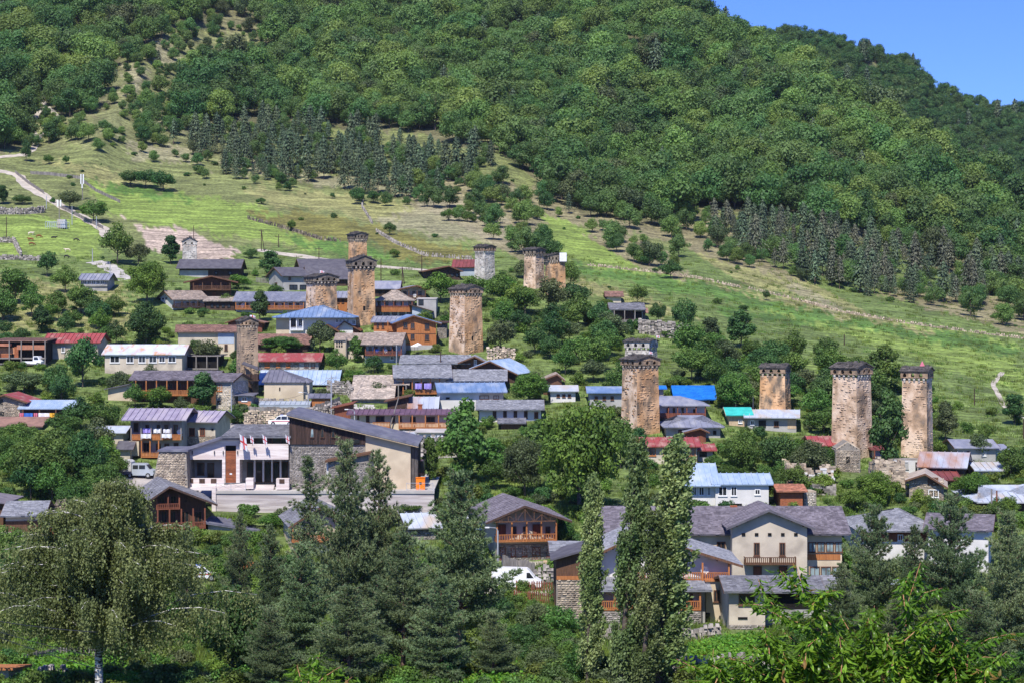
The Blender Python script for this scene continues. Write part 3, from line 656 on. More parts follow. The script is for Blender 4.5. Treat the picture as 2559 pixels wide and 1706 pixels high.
    for k in range(4):
        an = k*math.pi/2; ux = np.array([math.cos(an), math.sin(an), 0]); nn = np.array([math.sin(an), -math.cos(an), 0])
        for za, zb2 in ((Hb+hh*.27, Hb+hh*.35), (Hb+hh*.80, Hb+hh*.98)):
            c_ = courses(2*o2, max(.2, zb2-za), .45, .22, .9)
            if len(c_):
                V_, F_ = boxes_np(nn*o2+np.array([0, 0, za]), ux, (0, 0, 1), nn, c_[:, :2], c_[:, 2], c_[:, 3], g.uniform(.0, .07, len(c_))); cl.add(V_, F_)
    if cl.v: s_ = link('stones', cl.mesh('stones', head), h_o); s_['kind'] = 'stuff'
    r_ = rf.obj('roof', 'slate', root); q = dt.obj('slates', 'slate', r_); q['kind'] = 'stuff'
    # uneven weights of stone lying on the roof
    wb = MB()
    for i in range(14):
        x, y = g.uniform(-.9, .9, 2)*o2; z = z1+ap*(1-abs(x if gable == 'F' else y)/e)+.14; q = .12+g.random()*.12; wb.box(x-q, x+q, y-q, y+q, z-.1, z+q)
    wb.obj('roof_stones', 'slate', root)['kind'] = 'stuff'
    for w in wins:   # (plane, u, v, w, h)
        pl = w[0]; ax = 1 if pl == 'F' else 0; zz = fr.loc(w[1], w[2], ax, -hb).z; val = -float(hw(max(zz, 0)))-.0
        a_ = fr.loc(w[1]-w[3]/2, w[2], ax, val); c_ = fr.loc(w[1]+w[3]/2, w[2], ax, val); i = 1-ax; x0, x1 = sorted((a_[i], c_[i])); Hh = w[4]/F*Cn.y/2; z0, z2 = a_.z-Hh, a_.z+Hh
        b = MB(); f = (lambda A, B, p, q_, r0, r1: b.box(A, B, r0, r1, p, q_)) if pl == 'F' else (lambda A, B, p, q_, r0, r1: b.box(r0, r1, A, B, p, q_))
        f(x0-.18, x0, z0-.1, z2+.15, val-.10, val+.1); f(x1, x1+.18, z0-.1, z2+.15, val-.10, val+.1); f(x0, x1, z2, z2+.22, val-.11, val+.1); f(x0, x1, z0-.15, z0, val-.09, val+.1)
        o = b.obj('window', body, root); b = MB(); f(x0, x1, z0, z2, val-.06, val+.05); b.obj('opening', 'void', o)
    return root, fr, s, H

tower('small pale grey tower with a pointed gable behind the long charcoal barn roof', 452, 457, 490, 604, 668, 'tower_grey', 'tower_grey', vh=616, nwin=2, vapex=10, hang=.05, corb='stone_light')
tower('tallest rear tower with a blackened head, standing behind the main tower', 869, 886, 915, 586, 700, 'tower_warm', 'tower_head_dark', vh=602, nwin=4, d=476, vapex=5)
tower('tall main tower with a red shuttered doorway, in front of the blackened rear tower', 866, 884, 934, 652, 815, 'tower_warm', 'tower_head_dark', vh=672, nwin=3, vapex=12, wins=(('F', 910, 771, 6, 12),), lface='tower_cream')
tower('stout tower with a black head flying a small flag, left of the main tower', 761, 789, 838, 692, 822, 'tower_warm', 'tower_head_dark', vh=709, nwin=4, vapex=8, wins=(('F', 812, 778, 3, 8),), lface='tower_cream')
tower('left tower with a wooden stair porch at its foot', 587, 602, 642, 802, 986, 'tower_brown', 'tower_head_brown', vh=818, nwin=4, vapex=9, hang=.04, wins=(('F', 630, 888, 4, 7),))
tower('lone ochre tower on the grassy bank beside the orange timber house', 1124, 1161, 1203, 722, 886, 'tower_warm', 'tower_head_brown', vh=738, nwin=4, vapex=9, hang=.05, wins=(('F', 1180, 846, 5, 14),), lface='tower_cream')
tower('pale tower beside the dark red roofs at the top of the village', 1187, 1211, 1235, 617, 702, 'tower_grey', 'tower_head_brown', vh=632, nwin=4, vapex=4, corb='stone_light')
tower('left one of the paired upper towers, partly hidden', 1311, 1338, 1359, 624, 722, 'tower_cream', 'tower_head_dark', vh=640, nwin=3, vapex=4, gable='F')
tower('right one of the paired upper towers, with a white cloth on its roof', 1364, 1372, 1412, 640, 740, 'tower_warm', 'tower_head_dark', vh=656, nwin=5, vapex=6, gable='F')
tower('grey roughcast tower top rising behind the two-stage tower', 1564, 1621, 1646, 852, 960, 'tower_grey', 'tower_grey', vh=874, nwin=3, vapex=4, d=372, gable='F', hang=.03, corb='stone_light')
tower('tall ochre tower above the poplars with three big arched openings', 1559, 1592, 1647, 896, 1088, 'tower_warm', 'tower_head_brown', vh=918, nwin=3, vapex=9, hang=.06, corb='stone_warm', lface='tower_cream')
tower('square weathered tower behind the white sheeted building', 1903, 1961, 1982, 916, 1046, 'tower_warm', 'tower_head_brown', vh=937, nwin=3, vapex=7, gable='F', hang=.02)
tower('broadest tower, with cream and brown bands and a ruined house at its foot', 2089, 2140, 2185, 917, 1146, 'tower_cream', 'tower_head_brown', vh=941, nwin=3, vapex=11, gable='F', hang=.06, corb='stone_light')
tower('rightmost tower, with a pink flag folded on its roof', 2260, 2315, 2340, 925, 1146, 'tower_cream', 'tower_head_brown', vh=950, nwin=3, vapex=9, gable='F', hang=.06, corb='stone_light')
# ---------------------------------------------------------------- the houses, back to front
H_ = house
# top of the village, left
H_('barn', 'long barn with a charcoal roof in front of the small pale tower', 448, 598, 694, 671, 648, rk='fl', rm='roof_charcoal', wm='wood_dark', ov=1.2, cat='barn', name='barn', panels=[(449, 520, 676, 694, 'plaster_grey')], wins=[(540, 683, 8, 8, 'n'), (575, 683, 8, 8, 'n')])
H_('barn2', 'brown-roofed shed peeping over the long charcoal barn roof', 524, 586, 668, 656, 646, roof='gy', rk='fl', rm='roof_brown', wm='wood_brown', cat='shed', name='shed')
H_('rowwin', 'small grey house with a row of windows below the pasture', 202, 268, 728, 700, 684, rk='sm', rm='metal_grey', wm='plaster_grey', wins=[(212, 706, 10, 11, 'w', 5, 11)], bal=[(200, 268, 714, 711, dict(m='plaster_grey', posts=0, solid=True, pd=.3))])
H_('brown', 'dark brown timber chalet with a low gable facing out above the grey shingle house', 476, 578, 750, 705, 689, ua=528, roof='gy', yaw=10, ov=1.6, os=1.4, dp=10, rk='sh', rm='roof_brown', wm='wood_brown', bal=[(482, 576, 724, 714, dict(m='wood_brown', posts=5, vt=706))], doors=[(535, 738, 8, 14), (512, 737, 7, 9)], wins=[(500, 714, 7, 8), (552, 714, 7, 8)])
H_('shingle', 'house with a pale gable wall, reddish shingle roof and deep dark balcony', 433, 515, 776, 749, 726, yaw=26, rk='sh', rm='shingle_tan', wm='plaster_white', ov=1.3, dp=11, bal=[(434, 514, 768, 758, dict(m='wood_dark', posts=5, vt=751))], wins=[(455, 760, 6, 9, 'n', 4, 14)], sides=[('L', 400, 748, 3, 4, 'n'), ('L', 408, 747, 3, 4, 'n'), ('L', 416, 746, 3, 4, 'n')])
H_('lean', 'low lean-to with a pinkish roof joining the reddish shingle house', 515, 592, 776, 752, 741, roof='shed', dp=4, rk='sh', rm='shingle_pale', wm='wood_dark', cat='shed', name='shed', wins=[(530, 765, 8, 9, 'n', 4, 14)])
H_('long', 'long house with a grey-blue roof and orange balcony left of the stout tower', 590, 760, 782, 753, 729, rk='sh', rm='metal_grey', wm='plaster_white', ov=1.5, dp=10, bal=[(588, 760, 772, 764, dict(m='wood_orange', posts=8, vt=755))], wins=[(600, 763, 7, 10, 'b', 9, 18)], dish=[(633, 766), (606, 764)])
H_('whiteup', 'white-walled upper house with a charcoal roof and brown gable', 708, 768, 728, 690, 668, yaw=24, rk='fl', rm='roof_charcoal', wm='plaster_grey', dp=11, ov=.8, wins=[(724, 696, 6, 8, 'b'), (733, 718, 20, 12, 'n'), (757, 718, 16, 12, 'n')], sides=[('L', 690, 710, 6, 8)])
H_('char1', 'upper charcoal barn, the farther of two, left of the main tower', 754, 864, 688, 669, 647, yaw=12, rk='fl', rm='roof_charcoal', wm='wood_dark', dp=12, cat='barn', name='barn')
H_('char2', 'wide charcoal roof just left of the main tower, nearer of two', 770, 866, 716, 698, 664, yaw=8, rk='fl', rm='roof_charcoal', wm='wood_dark', dp=11, cat='barn', name='barn')
H_('greyr', 'low house with a grey roof right of the main tower', 936, 994, 742, 722, 702, rk='fl', rm='metal_grey', wm='wood_dark', cat='house', dp=9, wins=[(950, 731, 8, 9, 'n', 3, 16)])
H_('redup1', 'small barn with a dusty red roof left of the pale upper tower', 1060, 1150, 700, 678, 664, yaw=8, roof='gy', ua=1122, rk='co', rm='roof_brown', wm='wood_dark', cat='barn', name='barn', dp=12, ov=1.2, wins=[(1130, 688, 8, 8, 'n', 2, 12)])
H_('redup2', 'house with a dark red metal roof touching the pale upper tower', 1135, 1186, 690, 668, 649, yaw=-4, rk='sm', rm='metal_darkred', wm='plaster_blue', dp=8)
H_('hutbr', 'small brown-roofed hut at the edge of the meadow', 1518, 1552, 756, 741, 728, rk='sh', rm='roof_brown', wm='plaster_beige', cat='hut', name='hut', dp=6)
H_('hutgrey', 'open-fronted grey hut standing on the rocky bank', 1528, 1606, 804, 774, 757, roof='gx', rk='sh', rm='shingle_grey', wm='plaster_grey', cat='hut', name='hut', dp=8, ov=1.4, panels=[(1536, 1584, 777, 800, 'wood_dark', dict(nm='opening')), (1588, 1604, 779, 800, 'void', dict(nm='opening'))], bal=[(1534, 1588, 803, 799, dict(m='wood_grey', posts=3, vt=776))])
H_('hutside', 'low shed with a rusty roof at the right of the open grey hut', 1592, 1613, 800, 782, 770, rk='co', rm='roof_brown', wm='wood_grey', cat='shed', name='shed', dp=5)
# around the main tower
H_('hipshing', 'three-storey hotel with a pale shingled hip roof and orange galleries', 938, 1030, 793, 751, 725, roof='hip', rk='sh', rm='shingle_pale', wm='plaster_white', dp=12, ov=1.5, hipin=(4.4, 4.8), cat='guesthouse', bal=[(936, 1031, 778, 768, dict(posts=6, vt=779, m='wood_orange', solid=True)), (937, 1031, 766, 766, dict(posts=5, vt=752, m='wood_red'))], wins=[(948, 759, 7, 12, 'b', 5, 19), (948, 784, 13, 10, 'n', 5, 19)])
H_('gableup', 'house with an orange gable and grey roof behind the shingled hotel', 998, 1062, 748, 724, 713, roof='gy', yaw=10, ua=1042, rk='fl', rm='metal_grey', wm='plaster_beige', dp=10, ov=1.5, os=1.0, bal=[(1000, 1064, 745, 739, dict(m='wood_brown', posts=4, vt=726))], wins=[(1012, 733, 8, 9), (1034, 733, 7, 10), (1050, 733, 7, 10)], dish=[(1036, 739)])
H_('greyblock', 'flat-topped grey block house with an arched doorway', 1042, 1090, 794, 746, 744, roof='shed', rk='fl', rm='concrete', wm='plaster_grey', ov=.1, os=.1, dp=9, wins=[(1052, 756, 13, 14, 'n')])
H_('wedge', 'grey-blue lean-to with a dark sloping roof below the grey block house', 1030, 1076, 800, 760, 758, ve2=778, roof='shx', rk='fl', rm='wood_dark', wm='plaster_blue', dp=8, cat='shed', name='shed')
H_('behind34', 'narrow orange-windowed house squeezed between the stout and main towers', 838, 868, 780, 744, 728, rk='sm', rm='metal_grey', wm='wood_orange', dp=8, wins=[(845, 753, 6, 9), (857, 753, 6, 9)])
H_('bluehip', 'veranda house with a blue metal hip roof behind the stout tower', 690, 882, 838, 793, 762, roof='hip', rk='sm', rm='metal_blue', wm='plaster_white', dp=12, ov=1.8, hipin=(9, 8), bal=[(724, 758, 824, 820, dict(m='frame_white', posts=3, vt=796))], wins=[(734, 806, 14, 20, 'b', 1), (752, 806, 12, 20, 'w'), (842, 802, 7, 10, 'w', 4, 9), (884, 806, 9, 12, 'w')], panels=[(690, 722, 796, 838, 'plaster_cream')])
H_('orange', 'three-storey orange timber house with six windows in its gable wall', 992, 1090, 876, 808, 788, yaw=10, roof='gy', ua=1034, ve2=809, rk='sm', rm='metal_blue', wm='wood_orange', dp=10, ov=.7, os=1.0, wins=[(1013, 813, 11, 15, 'b'), (1031, 814, 10, 15, 'b'), (1067, 816, 12, 15, 'b'), (1012, 840, 11, 15, 'b'), (1031, 841, 10, 15, 'b'), (1067, 843, 11, 15, 'b')], panels=[(992, 1089, 862, 876, 'plaster_grey'), (992, 1089, 833, 834.5, 'wood_brown', dict(nm='trim'))])
H_('orangeL', 'orange timber wing with a balcony at the left of the six-windowed gable', 934, 990, 868, 804, 790, roof='shed', rk='sm', rm='metal_grey', wm='wood_orange', dp=8, ov=.5, wins=[(944, 813, 6, 14), (957, 813, 6, 14)], bal=[(968, 990, 826, 815, dict(m='wood_orange', posts=2, vt=802)), (968, 990, 848, 840, dict(m='wood_orange', posts=2, vt=826))], panels=[(934, 966, 828, 868, 'plaster_beige')])
H_('stonehut', 'small stone store with a dark arched front right of the orange timber house', 1092, 1116, 846, 806, 802, roof='shed', rk='fl', rm='wood_dark', wm='mortar', stone='stone_grey', dp=7, cat='store', name='stone_hut')
H_('dkred1', 'small shed with a dark gable at the foot of the stout tower', 806, 842, 842, 828, 810, roof='gy', ua=816, rk='sh', rm='wood_brown', wm='wood_dark', cat='shed', name='shed', dp=7, ov=1.2)
H_('dkred2', 'dark red timber gable between the stout and main towers', 842, 896, 838, 826, 802, roof='gy', ua=860, rk='sh', rm='wood_red', wm='wood_red', cat='shed', name='shed', dp=8)
H_('rtower', 'cream stone chimney-like turret with small arched holes', 836, 864, 902, 848, 845, roof='shed', rk='fl', rm='shingle_tan', wm='plaster_cream', ov=.3, os=.2, dp=5, cat='turret', name='turret', wins=[(842, 856, 3.5, 5, 'n', 3, 6), (842, 864, 3.5, 5, 'n', 3, 6)])
H_('tanroof', 'house with a tan shingle roof and a washing-hung porch', 912, 1000, 905, 861, 831, yaw=-4, rk='sh', rm='shingle_tan', wm='plaster_blue', dp=9, ov=1.9, bal=[(912, 1004, 886, 877, dict(m='wood_red', posts=5, vt=862))], wins=[(925, 872, 7, 12, 'b', 5, 15), (980, 894, 10, 10, 'w')], roof='gx')
H_('tanroofL', 'low left wing of the tan shingled house', 842, 908, 896, 852, 832, rk='sh', rm='shingle_tan', wm='plaster_beige', dp=8, cat='house', wins=[(880, 866, 6, 9)])
# left middle
H_('brnlongL', 'long farmhouse with a worn brown roof above the white rusty one', 445, 546, 862, 829, 811, yaw=8, rk='sh', rm='roof_brown', wm='plaster_beige', dp=10)
H_('brnlongR', 'tall grey and cream end of the brown-roofed farmhouse beside the tower', 544, 586, 890, 829, 812, rk='sh', rm='roof_brown', wm='plaster_cream', dp=9, panels=[(545, 585, 832, 858, 'plaster_blue')], wins=[(565, 868, 8, 16, 'b')])
H_('brnroof', 'low shed with a long brown roof right of the left tower', 644, 768, 878, 860, 834, rk='sh', rm='roof_brown', wm='wood_dark', dp=9, cat='shed', name='shed')
H_('redtop', 'little red gable behind the left tower', 570, 655, 830, 806, 792, roof='gy', ua=602, rk='fl', rm='roof_brown', wm='wood_red', cat='shed', name='shed', dp=8)
H_('redcorr', 'long stone stable with a red corrugated roof and three orange shutters', 646, 796, 924, 902, 881, rk='co', rm='metal_red', wm='mortar', stone='stone_grey', dp=8, ov=.8, wins=[(668, 911, 12, 13, 'wood_orange', 1, 0, 'wood_orange'), (695, 911, 10, 13, 'wood_orange', 1, 0, 'wood_orange'), (720, 911, 11, 13, 'wood_orange', 1, 0, 'wood_orange'), (766, 912, 10, 12, 'b'), (782, 912, 10, 12, 'b')], panels=[(748, 796, 904, 924, 'plaster_grey')])
H_('whrust', 'long beige house with a white roof blotched with orange rust', 262, 455, 935, 885, 860, rk='fl', rm='metal_white_rust', wm='plaster_beige', dp=10, ov=.5, wins=[(287, 897, 24, 18, 'w', 1), (325, 897, 18, 18, 'w'), (355, 897, 18, 18, 'w'), (382, 897, 20, 18, 'w'), (405, 897, 16, 16, 'w'), (430, 897, 20, 16, 'w')], panels=[(263, 454, 884, 889, 'plaster_blue')])
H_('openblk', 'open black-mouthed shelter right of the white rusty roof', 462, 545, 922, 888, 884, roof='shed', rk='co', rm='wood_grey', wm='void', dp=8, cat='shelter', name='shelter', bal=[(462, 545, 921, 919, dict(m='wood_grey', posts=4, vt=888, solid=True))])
H_('redL', 'beige house with a plain red roof at the left', 114, 245, 898, 856, 833, rk='sm', rm='metal_red', wm='plaster_beige', dp=9, wins=[(126, 873, 9, 14, 'b'), (158, 873, 9, 14, 'w'), (200, 873, 9, 14, 'w')])
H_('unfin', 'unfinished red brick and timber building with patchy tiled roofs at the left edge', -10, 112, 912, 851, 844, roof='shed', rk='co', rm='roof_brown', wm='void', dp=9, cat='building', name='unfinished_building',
   panels=[(-10, 36, 868, 884, 'brick_orange'), (-10, 22, 884, 893, 'brick_red'), (46, 115, 862, 873, 'tile_orange', dict(nm='tiled_canopy', proud=1.2)), (-10, 30, 858, 865, 'tile_orange', dict(nm='tiled_canopy', proud=1.0)), (36, 46, 866, 893, 'brick_red'), (-10, 116, 893, 896, 'wood_grey', dict(nm='floor_slab', proud=1.0))], bal=[(-8, 114, 909, 908, dict(m='wood_grey', posts=5, vt=852, solid=True))])
H_('purple', 'long chalet with a purple-brown shingle roof and orange timber front', 333, 540, 1005, 948, 925, rk='sh', rm='shingle_purple', wm='wood_brown', dp=9, ov=1.3, wins=[(350, 964, 14, 14, 'b'), (392, 964, 14, 14, 'b'), (425, 964, 14, 14), (446, 964, 14, 14)], bal=[(338, 470, 986, 974, dict(m='wood_orange', posts=6, vt=950))])
H_('purpleR', 'cream stone end house with a purple-brown roof and orange gable', 540, 578, 1022, 952, 931, yaw=-14, rk='sh', rm='shingle_purple', wm='plaster_cream', dp=8, ov=.6, stone='stone_light', wins=[(549, 968, 13, 18, 'wood_orange', 1, 0, 'wood_orange'), (548, 1005, 10, 9, 'n')], panels=[(541, 577, 952, 966, 'plaster_grey')])
H_('purpleL', 'low dark sloping roof at the left end of the long chalet', 270, 330, 1000, 971, 955, ve2=955, roof='shx', rk='fl', rm='roof_charcoal', wm='plaster_cream', dp=8, cat='shed', name='shed')
H_('church', 'cream plastered church with a dark standing-seam hip roof', 660, 758, 1000, 954, 923, roof='hip', rk='sm', rm='metal_slate', wm='plaster_cream', dp=9.5, ov=.35, os=.35, hipin=(.4, 4.6), cat='church', name='church', wins=[(699, 971, 3, 8, 'n')])
H_('apse', 'cream rounded end wall of the church', 758, 773, 1000, 955, 942, roof='hip', rk='sm', rm='metal_slate', wm='plaster_beige', dp=6, ov=.25, os=.1, hipin=(.3, .9), cat='church apse', name='church_apse', d=depth(716, 1000)+1.2)
H_('bluebig', 'brown timber house with a broad pale blue metal roof behind the church', 652, 840, 988, 960, 924, rk='sm', rm='metal_paleblue', wm='wood_dark', dp=10, ov=1.0, d=depth(716, 1000)+11, wins=[(785, 970, 10, 12, 'n'), (802, 970, 10, 12, 'n')], bal=[(815, 840, 978, 971, dict(m='wood_red', posts=2, vt=963))])
H_('shedor', 'little orange boarded shed with a blue-grey roof above the wooden wall', 778, 820, 1018, 993, 982, rk='sm', rm='metal_slate', wm='wood_orange', dp=4, ov=.4, cat='shed', name='shed')
H_('glassh', 'long polythene greenhouse below the church', 648, 774, 1026, 1010, 1001, roof='gx', rk='sm', rm='poly_sheet', wm='poly_sheet', dp=5, ov=.05, os=.05, cat='greenhouse', name='greenhouse', edge='frame_white')
H_('washhut', 'grey cabin with a slate-blue roof and pink base beside the lamp', 595, 628, 1022, 986, 980, roof='shed', rk='fl', rm='metal_slate', wm='plaster_grey', dp=5, cat='cabin', name='cabin', wins=[(611, 996, 14, 12, 'w')], panels=[(595, 627, 1002, 1020, 'brick_orange')])
H_('stoneL', 'stone barn with a pale-edged red roof at the left edge', -20, 62, 1042, 1002, 984, roof='gy', ua=8, ve2=1004, rk='fl', rm='metal_red', wm='mortar', stone='stone_warm', cat='barn', name='barn', dp=9, wins=[(4, 1003, 6, 12, 'n'), (5, 1032, 10, 10, 'n')])
H_('blueL', 'open shed with a pale blue roof and colourful washing at the left', 56, 180, 1046, 1020, 998, rk='co', rm='metal_paleblue', wm='wood_dark', cat='shed', name='shed', dp=7, ov=1.0, bal=[(56, 182, 1042, 1040, dict(m='wood_brown', posts=4, vt=1022, solid=True))])
H_('redflat', 'low brown-red roof below the blue shed at the left edge', -20, 100, 1072, 1064, 1040, rk='fl', rm='roof_brown', wm='plaster_grey', cat='shed', name='shed', dp=9)
H_('laundry', 'two-storey guesthouse with a ribbed lilac roof, washing lines and orange balconies', 328, 454, 1143, 1048, 1019, rk='sm', rm='metal_lilac', wm='plaster_grey', dp=9, ov=2.2, os=1.1,
   wins=[(340, 1066, 12, 22, 'b'), (368, 1070, 9, 20, 'b'), (397, 1070, 10, 20, 'b'), (416, 1070, 10, 20, 'b'), (439, 1072, 11, 24, 'b'), (366, 1116, 16, 22, 'b'), (396, 1116, 12, 18, 'b'), (417, 1114, 12, 14, 'b'), (440, 1112, 12, 14, 'b')],
   bal=[(326, 454, 1096, 1084, dict(m='wood_orange', posts=6, vt=1050, solid=True, postm='wood_grey')), (352, 398, 1140, 1130, dict(m='wood_orange', posts=3, vt=1100, solid=True))], panels=[(326, 351, 1100, 1136, 'plaster_cream', dict(proud=1.3))], dish=[(449, 1078)])
H_('laundryR', 'right wing of the lilac-roofed guesthouse with a stone ground floor', 457, 538, 1128, 1053, 1025, yaw=-7, rk='sm', rm='metal_lilac', wm='plaster_beige', dp=9, ov=.9, wins=[(480, 1078, 14, 20, 'wood_red', 1, 0, 'wood_dark'), (506, 1078, 13, 20, 'wood_red', 1, 0, 'wood_dark'), (531, 1072, 5, 4, 'n')], panels=[(457, 537, 1088, 1125, 'mortar', dict(stones='stone_warm'))])
H_('greyL1', 'low house with a pale grey roof left of the lilac-roofed guesthouse', 240, 308, 1108, 1080, 1063, rk='fl', rm='metal_white', wm='plaster_beige', dp=7, cat='shed', name='shed', ve2=None)
H_('greyL2', 'narrow brown-fronted shed above the pale grey roof', 262, 326, 1092, 1070, 1062, rk='co', rm='wood_grey', wm='wood_brown', dp=5, cat='shed', name='shed', ov=.4)
H_('greyL3', 'small slate-roofed porch beside the guesthouse', 300, 325, 1150, 1122, 1100, rk='fl', rm='roof_charcoal', wm='plaster_beige', dp=4, cat='shed', name='shed')
# centre
H_('bigshinA', 'long farmhouse with a grey shingle roof and blue washing on its porch', 990, 1122, 988, 943, 911, rk='sh', rm='shingle_lightgrey', wm='plaster_beige', dp=10, ov=1.9, yaw=4, wins=[(1023, 962, 10, 18, 'b'), (1042, 962, 10, 18, 'b'), (1062, 962, 9, 18), (1083, 962, 9, 18)], bal=[(1006, 1100, 982, 974, dict(m='wood_orange', posts=5, vt=945))])
H_('bigshinB', 'right part of the long grey shingled farmhouse', 1124, 1260, 982, 951, 922, rk='sh', rm='shingle_lightgrey', wm='wood_brown', dp=9, ov=1.2, wins=[(1140, 960, 9, 9, 'b', 6, 20)])
H_('backroofA', 'house with a flat-pitched pale grey roof behind the grey shingled farmhouse', 1005, 1168, 925, 908, 886, rk='sh', rm='shingle_lightgrey', wm='wood_brown', dp=11, ov=1.0, wins=[(1130, 915, 8, 8, 'n', 2, 16)])
H_('backroofB', 'brown gable with pale window behind the grey shingled farmhouse', 1152, 1210, 925, 906, 889, roof='gy', ua=1186, rk='sh', rm='shingle_lightgrey', wm='wood_brown', dp=8, ov=1.2, wins=[(1188, 905, 7, 12, 'w'), (1165, 912, 7, 9)])
H_('darkgable', 'barn with a dark open gable and pale blue roof slope', 1184, 1290, 950, 922, 901, roof='gy', ua=1224, ve2=934, yaw=-14, rk='sm', rm='metal_paleblue', wm='wood_dark', dp=13, ov=1.0, cat='barn', name='barn', wins=[(1208, 935, 8, 10, 'n'), (1240, 935, 8, 10, 'n')])
H_('bluemetal', 'white-walled house with a blue ribbed metal roof in the centre', 1100, 1258, 1026, 979, 955, yaw=6, rk='sm', rm='metal_blue', wm='plaster_white', dp=9, ov=.9, wins=[(1119, 994, 9, 5, 'n'), (1210, 992, 24, 10, 'b'), (1240, 992, 14, 10)], sides=[('L', 1090, 990, 5, 8, 'n')], panels=[(1200, 1258, 981, 1022, 'plaster_cream')])
H_('tanbarn', 'barn with a huge pale tan shingled roof falling almost to the ground', 884, 978, 1006, 996, 936, rk='sh', rm='shingle_pale', wm='wood_grey', dp=15, ov=.6, cat='barn', name='barn')
H_('tanbarnR', 'right porch of the tan barn with a black opening', 972, 1016, 992, 960, 936, roof='shed', rk='sh', rm='shingle_pale', wm='void', dp=5, ov=.8, cat='shed', name='shed', bal=[(975, 1016, 991, 989, dict(m='wood_grey', posts=3, vt=961, solid=True))])
H_('midgrey', 'low white house with a mottled grey roof and brown doors below the blue ribbed roof', 1198, 1352, 1052, 1022, 998, rk='sh', rm='shingle_lightgrey', wm='plaster_white', dp=8, ov=1.3, wins=[(1236, 1035, 9, 18, 'b', 4, 26), (1340, 1036, 10, 16, 'wood_red', 1, 0, 'wood_dark')])
H_('midgrey2', 'small grey lean-to roof among the trees below the mottled grey shingle roof', 1252, 1306, 1072, 1056, 1043, rk='sh', rm='shingle_grey', wm='wood_brown', dp=6, cat='shed', name='shed')
H_('bluerust', 'low building with a blue roof streaked with rust beside a black gable', 1022, 1092, 1044, 1020, 990, rk='sm', rm='metal_rust', wm='plaster_beige', dp=8, ov=.4, os=.3)
H_('blackgab', 'black-mouthed shed under a brown sloping roof left of the rusty blue roof', 968, 1020, 1040, 1002, 986, ve2=987, roof='shx', rk='fl', rm='wood_brown', wm='wood_dark', dp=6, cat='shed', name='shed')
H_('woodgate', 'reddish timber garage behind the dark museum block', 836, 876, 1060, 1018, 1008, ve2=1006, roof='shx', rk='fl', rm='wood_red', wm='wood_red', dp=7, cat='garage', name='garage')
H_('purph', 'long cream house with a purple metal roof, arched windows and orange balconies', 876, 1132, 1078, 1034, 1021, rk='sm', rm='metal_purple', wm='plaster_cream', dp=9, ov=1.0,
   wins=[(919, 1046, 9, 17, 'b'), (983, 1046, 9, 17, 'b'), (950, 1045, 22, 14, 'b'), (895, 1042, 4, 9, 'b'), (1000, 1046, 8, 14, 'b'), (1032, 1047, 14, 14, 'b'), (1076, 1047, 22, 14, 'b')], bal=[(931, 974, 1066, 1054, dict(m='wood_orange', posts=0, solid=False, pd=.9)), (996, 1130, 1068, 1055, dict(m='wood_orange', posts=5, vt=1037))], chim=[(1050, 1009, 'brick_red')])
H_('awn', 'little white-roofed kitchen shelter below the purple-roofed house', 1000, 1044, 1100, 1083, 1076, roof='shed', rk='sm', rm='metal_white', wm='wood_grey', dp=4, cat='shelter', name='shelter')
H_('whitewash', 'pale garden wall house with white washing in the centre', 1046, 1122, 1112, 1078, 1070, roof='shed', rk='fl', rm='concrete', wm='plaster_white', dp=5, cat='outbuilding', name='outbuilding', wins=[(1110, 1093, 8, 18)])
H_('smallc1', 'small house with a tan roof right of the round bright tree', 1358, 1404, 985, 950, 933, roof='gy', ua=1392, rk='sh', rm='shingle_tan', wm='wood_brown', dp=9, cat='house')
H_('smallc2', 'pale grey roofed cottage left of the two-stage tower', 1376, 1438, 1004, 976, 961, rk='fl', rm='metal_white', wm='plaster_white', dp=7, wins=[(1395, 988, 8, 8, 'b', 3, 14)])
H_('bluec3', 'house with a smooth blue-grey roof touching the two-stage tower', 1474, 1556, 1020, 980, 964, rk='fl', rm='metal_blue', wm='plaster_grey', dp=8, ov=.8, wins=[(1490, 994, 8, 10, 'b', 3, 20)])
H_('whgall', 'white house with a grey-blue roof and a red-posted gallery right of the two-stage tower', 1646, 1764, 1046, 1012, 988, roof='hip', hipin=(.5, 4), rk='fl', rm='metal_grey', wm='plaster_white', dp=9, ov=1.6, wins=[(1669, 1025, 6, 14, 'b'), (1684, 1025, 6, 14), (1706, 1025, 6, 14), (1735, 1027, 6, 12)], bal=[(1646, 1764, 1042, 1031, dict(m='wood_red', posts=6, vt=1014, solid=True))])
H_('tarph', 'steep roof wrapped in bright blue tarpaulin behind the gallery house', 1700, 1774, 1008, 997, 962, roof='gx', rk='sh', rm='tarp_blue', wm='wood_grey', dp=9, ov=.8, os=1.2, cat='house', d=345, edge='tarp_blue')
H_('tarph2', 'small blue tarpaulined roof peeping beside the two-stage tower', 1648, 1658, 985, 970, 962, roof='gx', rk='fl', rm='tarp_blue', wm='wood_grey', dp=4, cat='shed', name='shed', d=345)
H_('hipmet', 'low house with a weathered lilac-grey hip roof below the gallery house', 1665, 1800, 1094, 1066, 1036, roof='hip', rk='sm', rm='metal_grey', wm='plaster_grey', dp=11, ov=1.0, hipin=(6.5, 6.5), wins=[(1700, 1078, 10, 10, 'n'), (1786, 1080, 8, 10, 'n')])
H_('hipgab', 'small gabled porch under the lilac-grey hip roof', 1716, 1764, 1096, 1079, 1068, roof='gy', ua=1750, rk='fl', rm='metal_grey', wm='wood_red', dp=4, cat='porch', name='entrance_porch', d=depth(1740, 1094)-3)
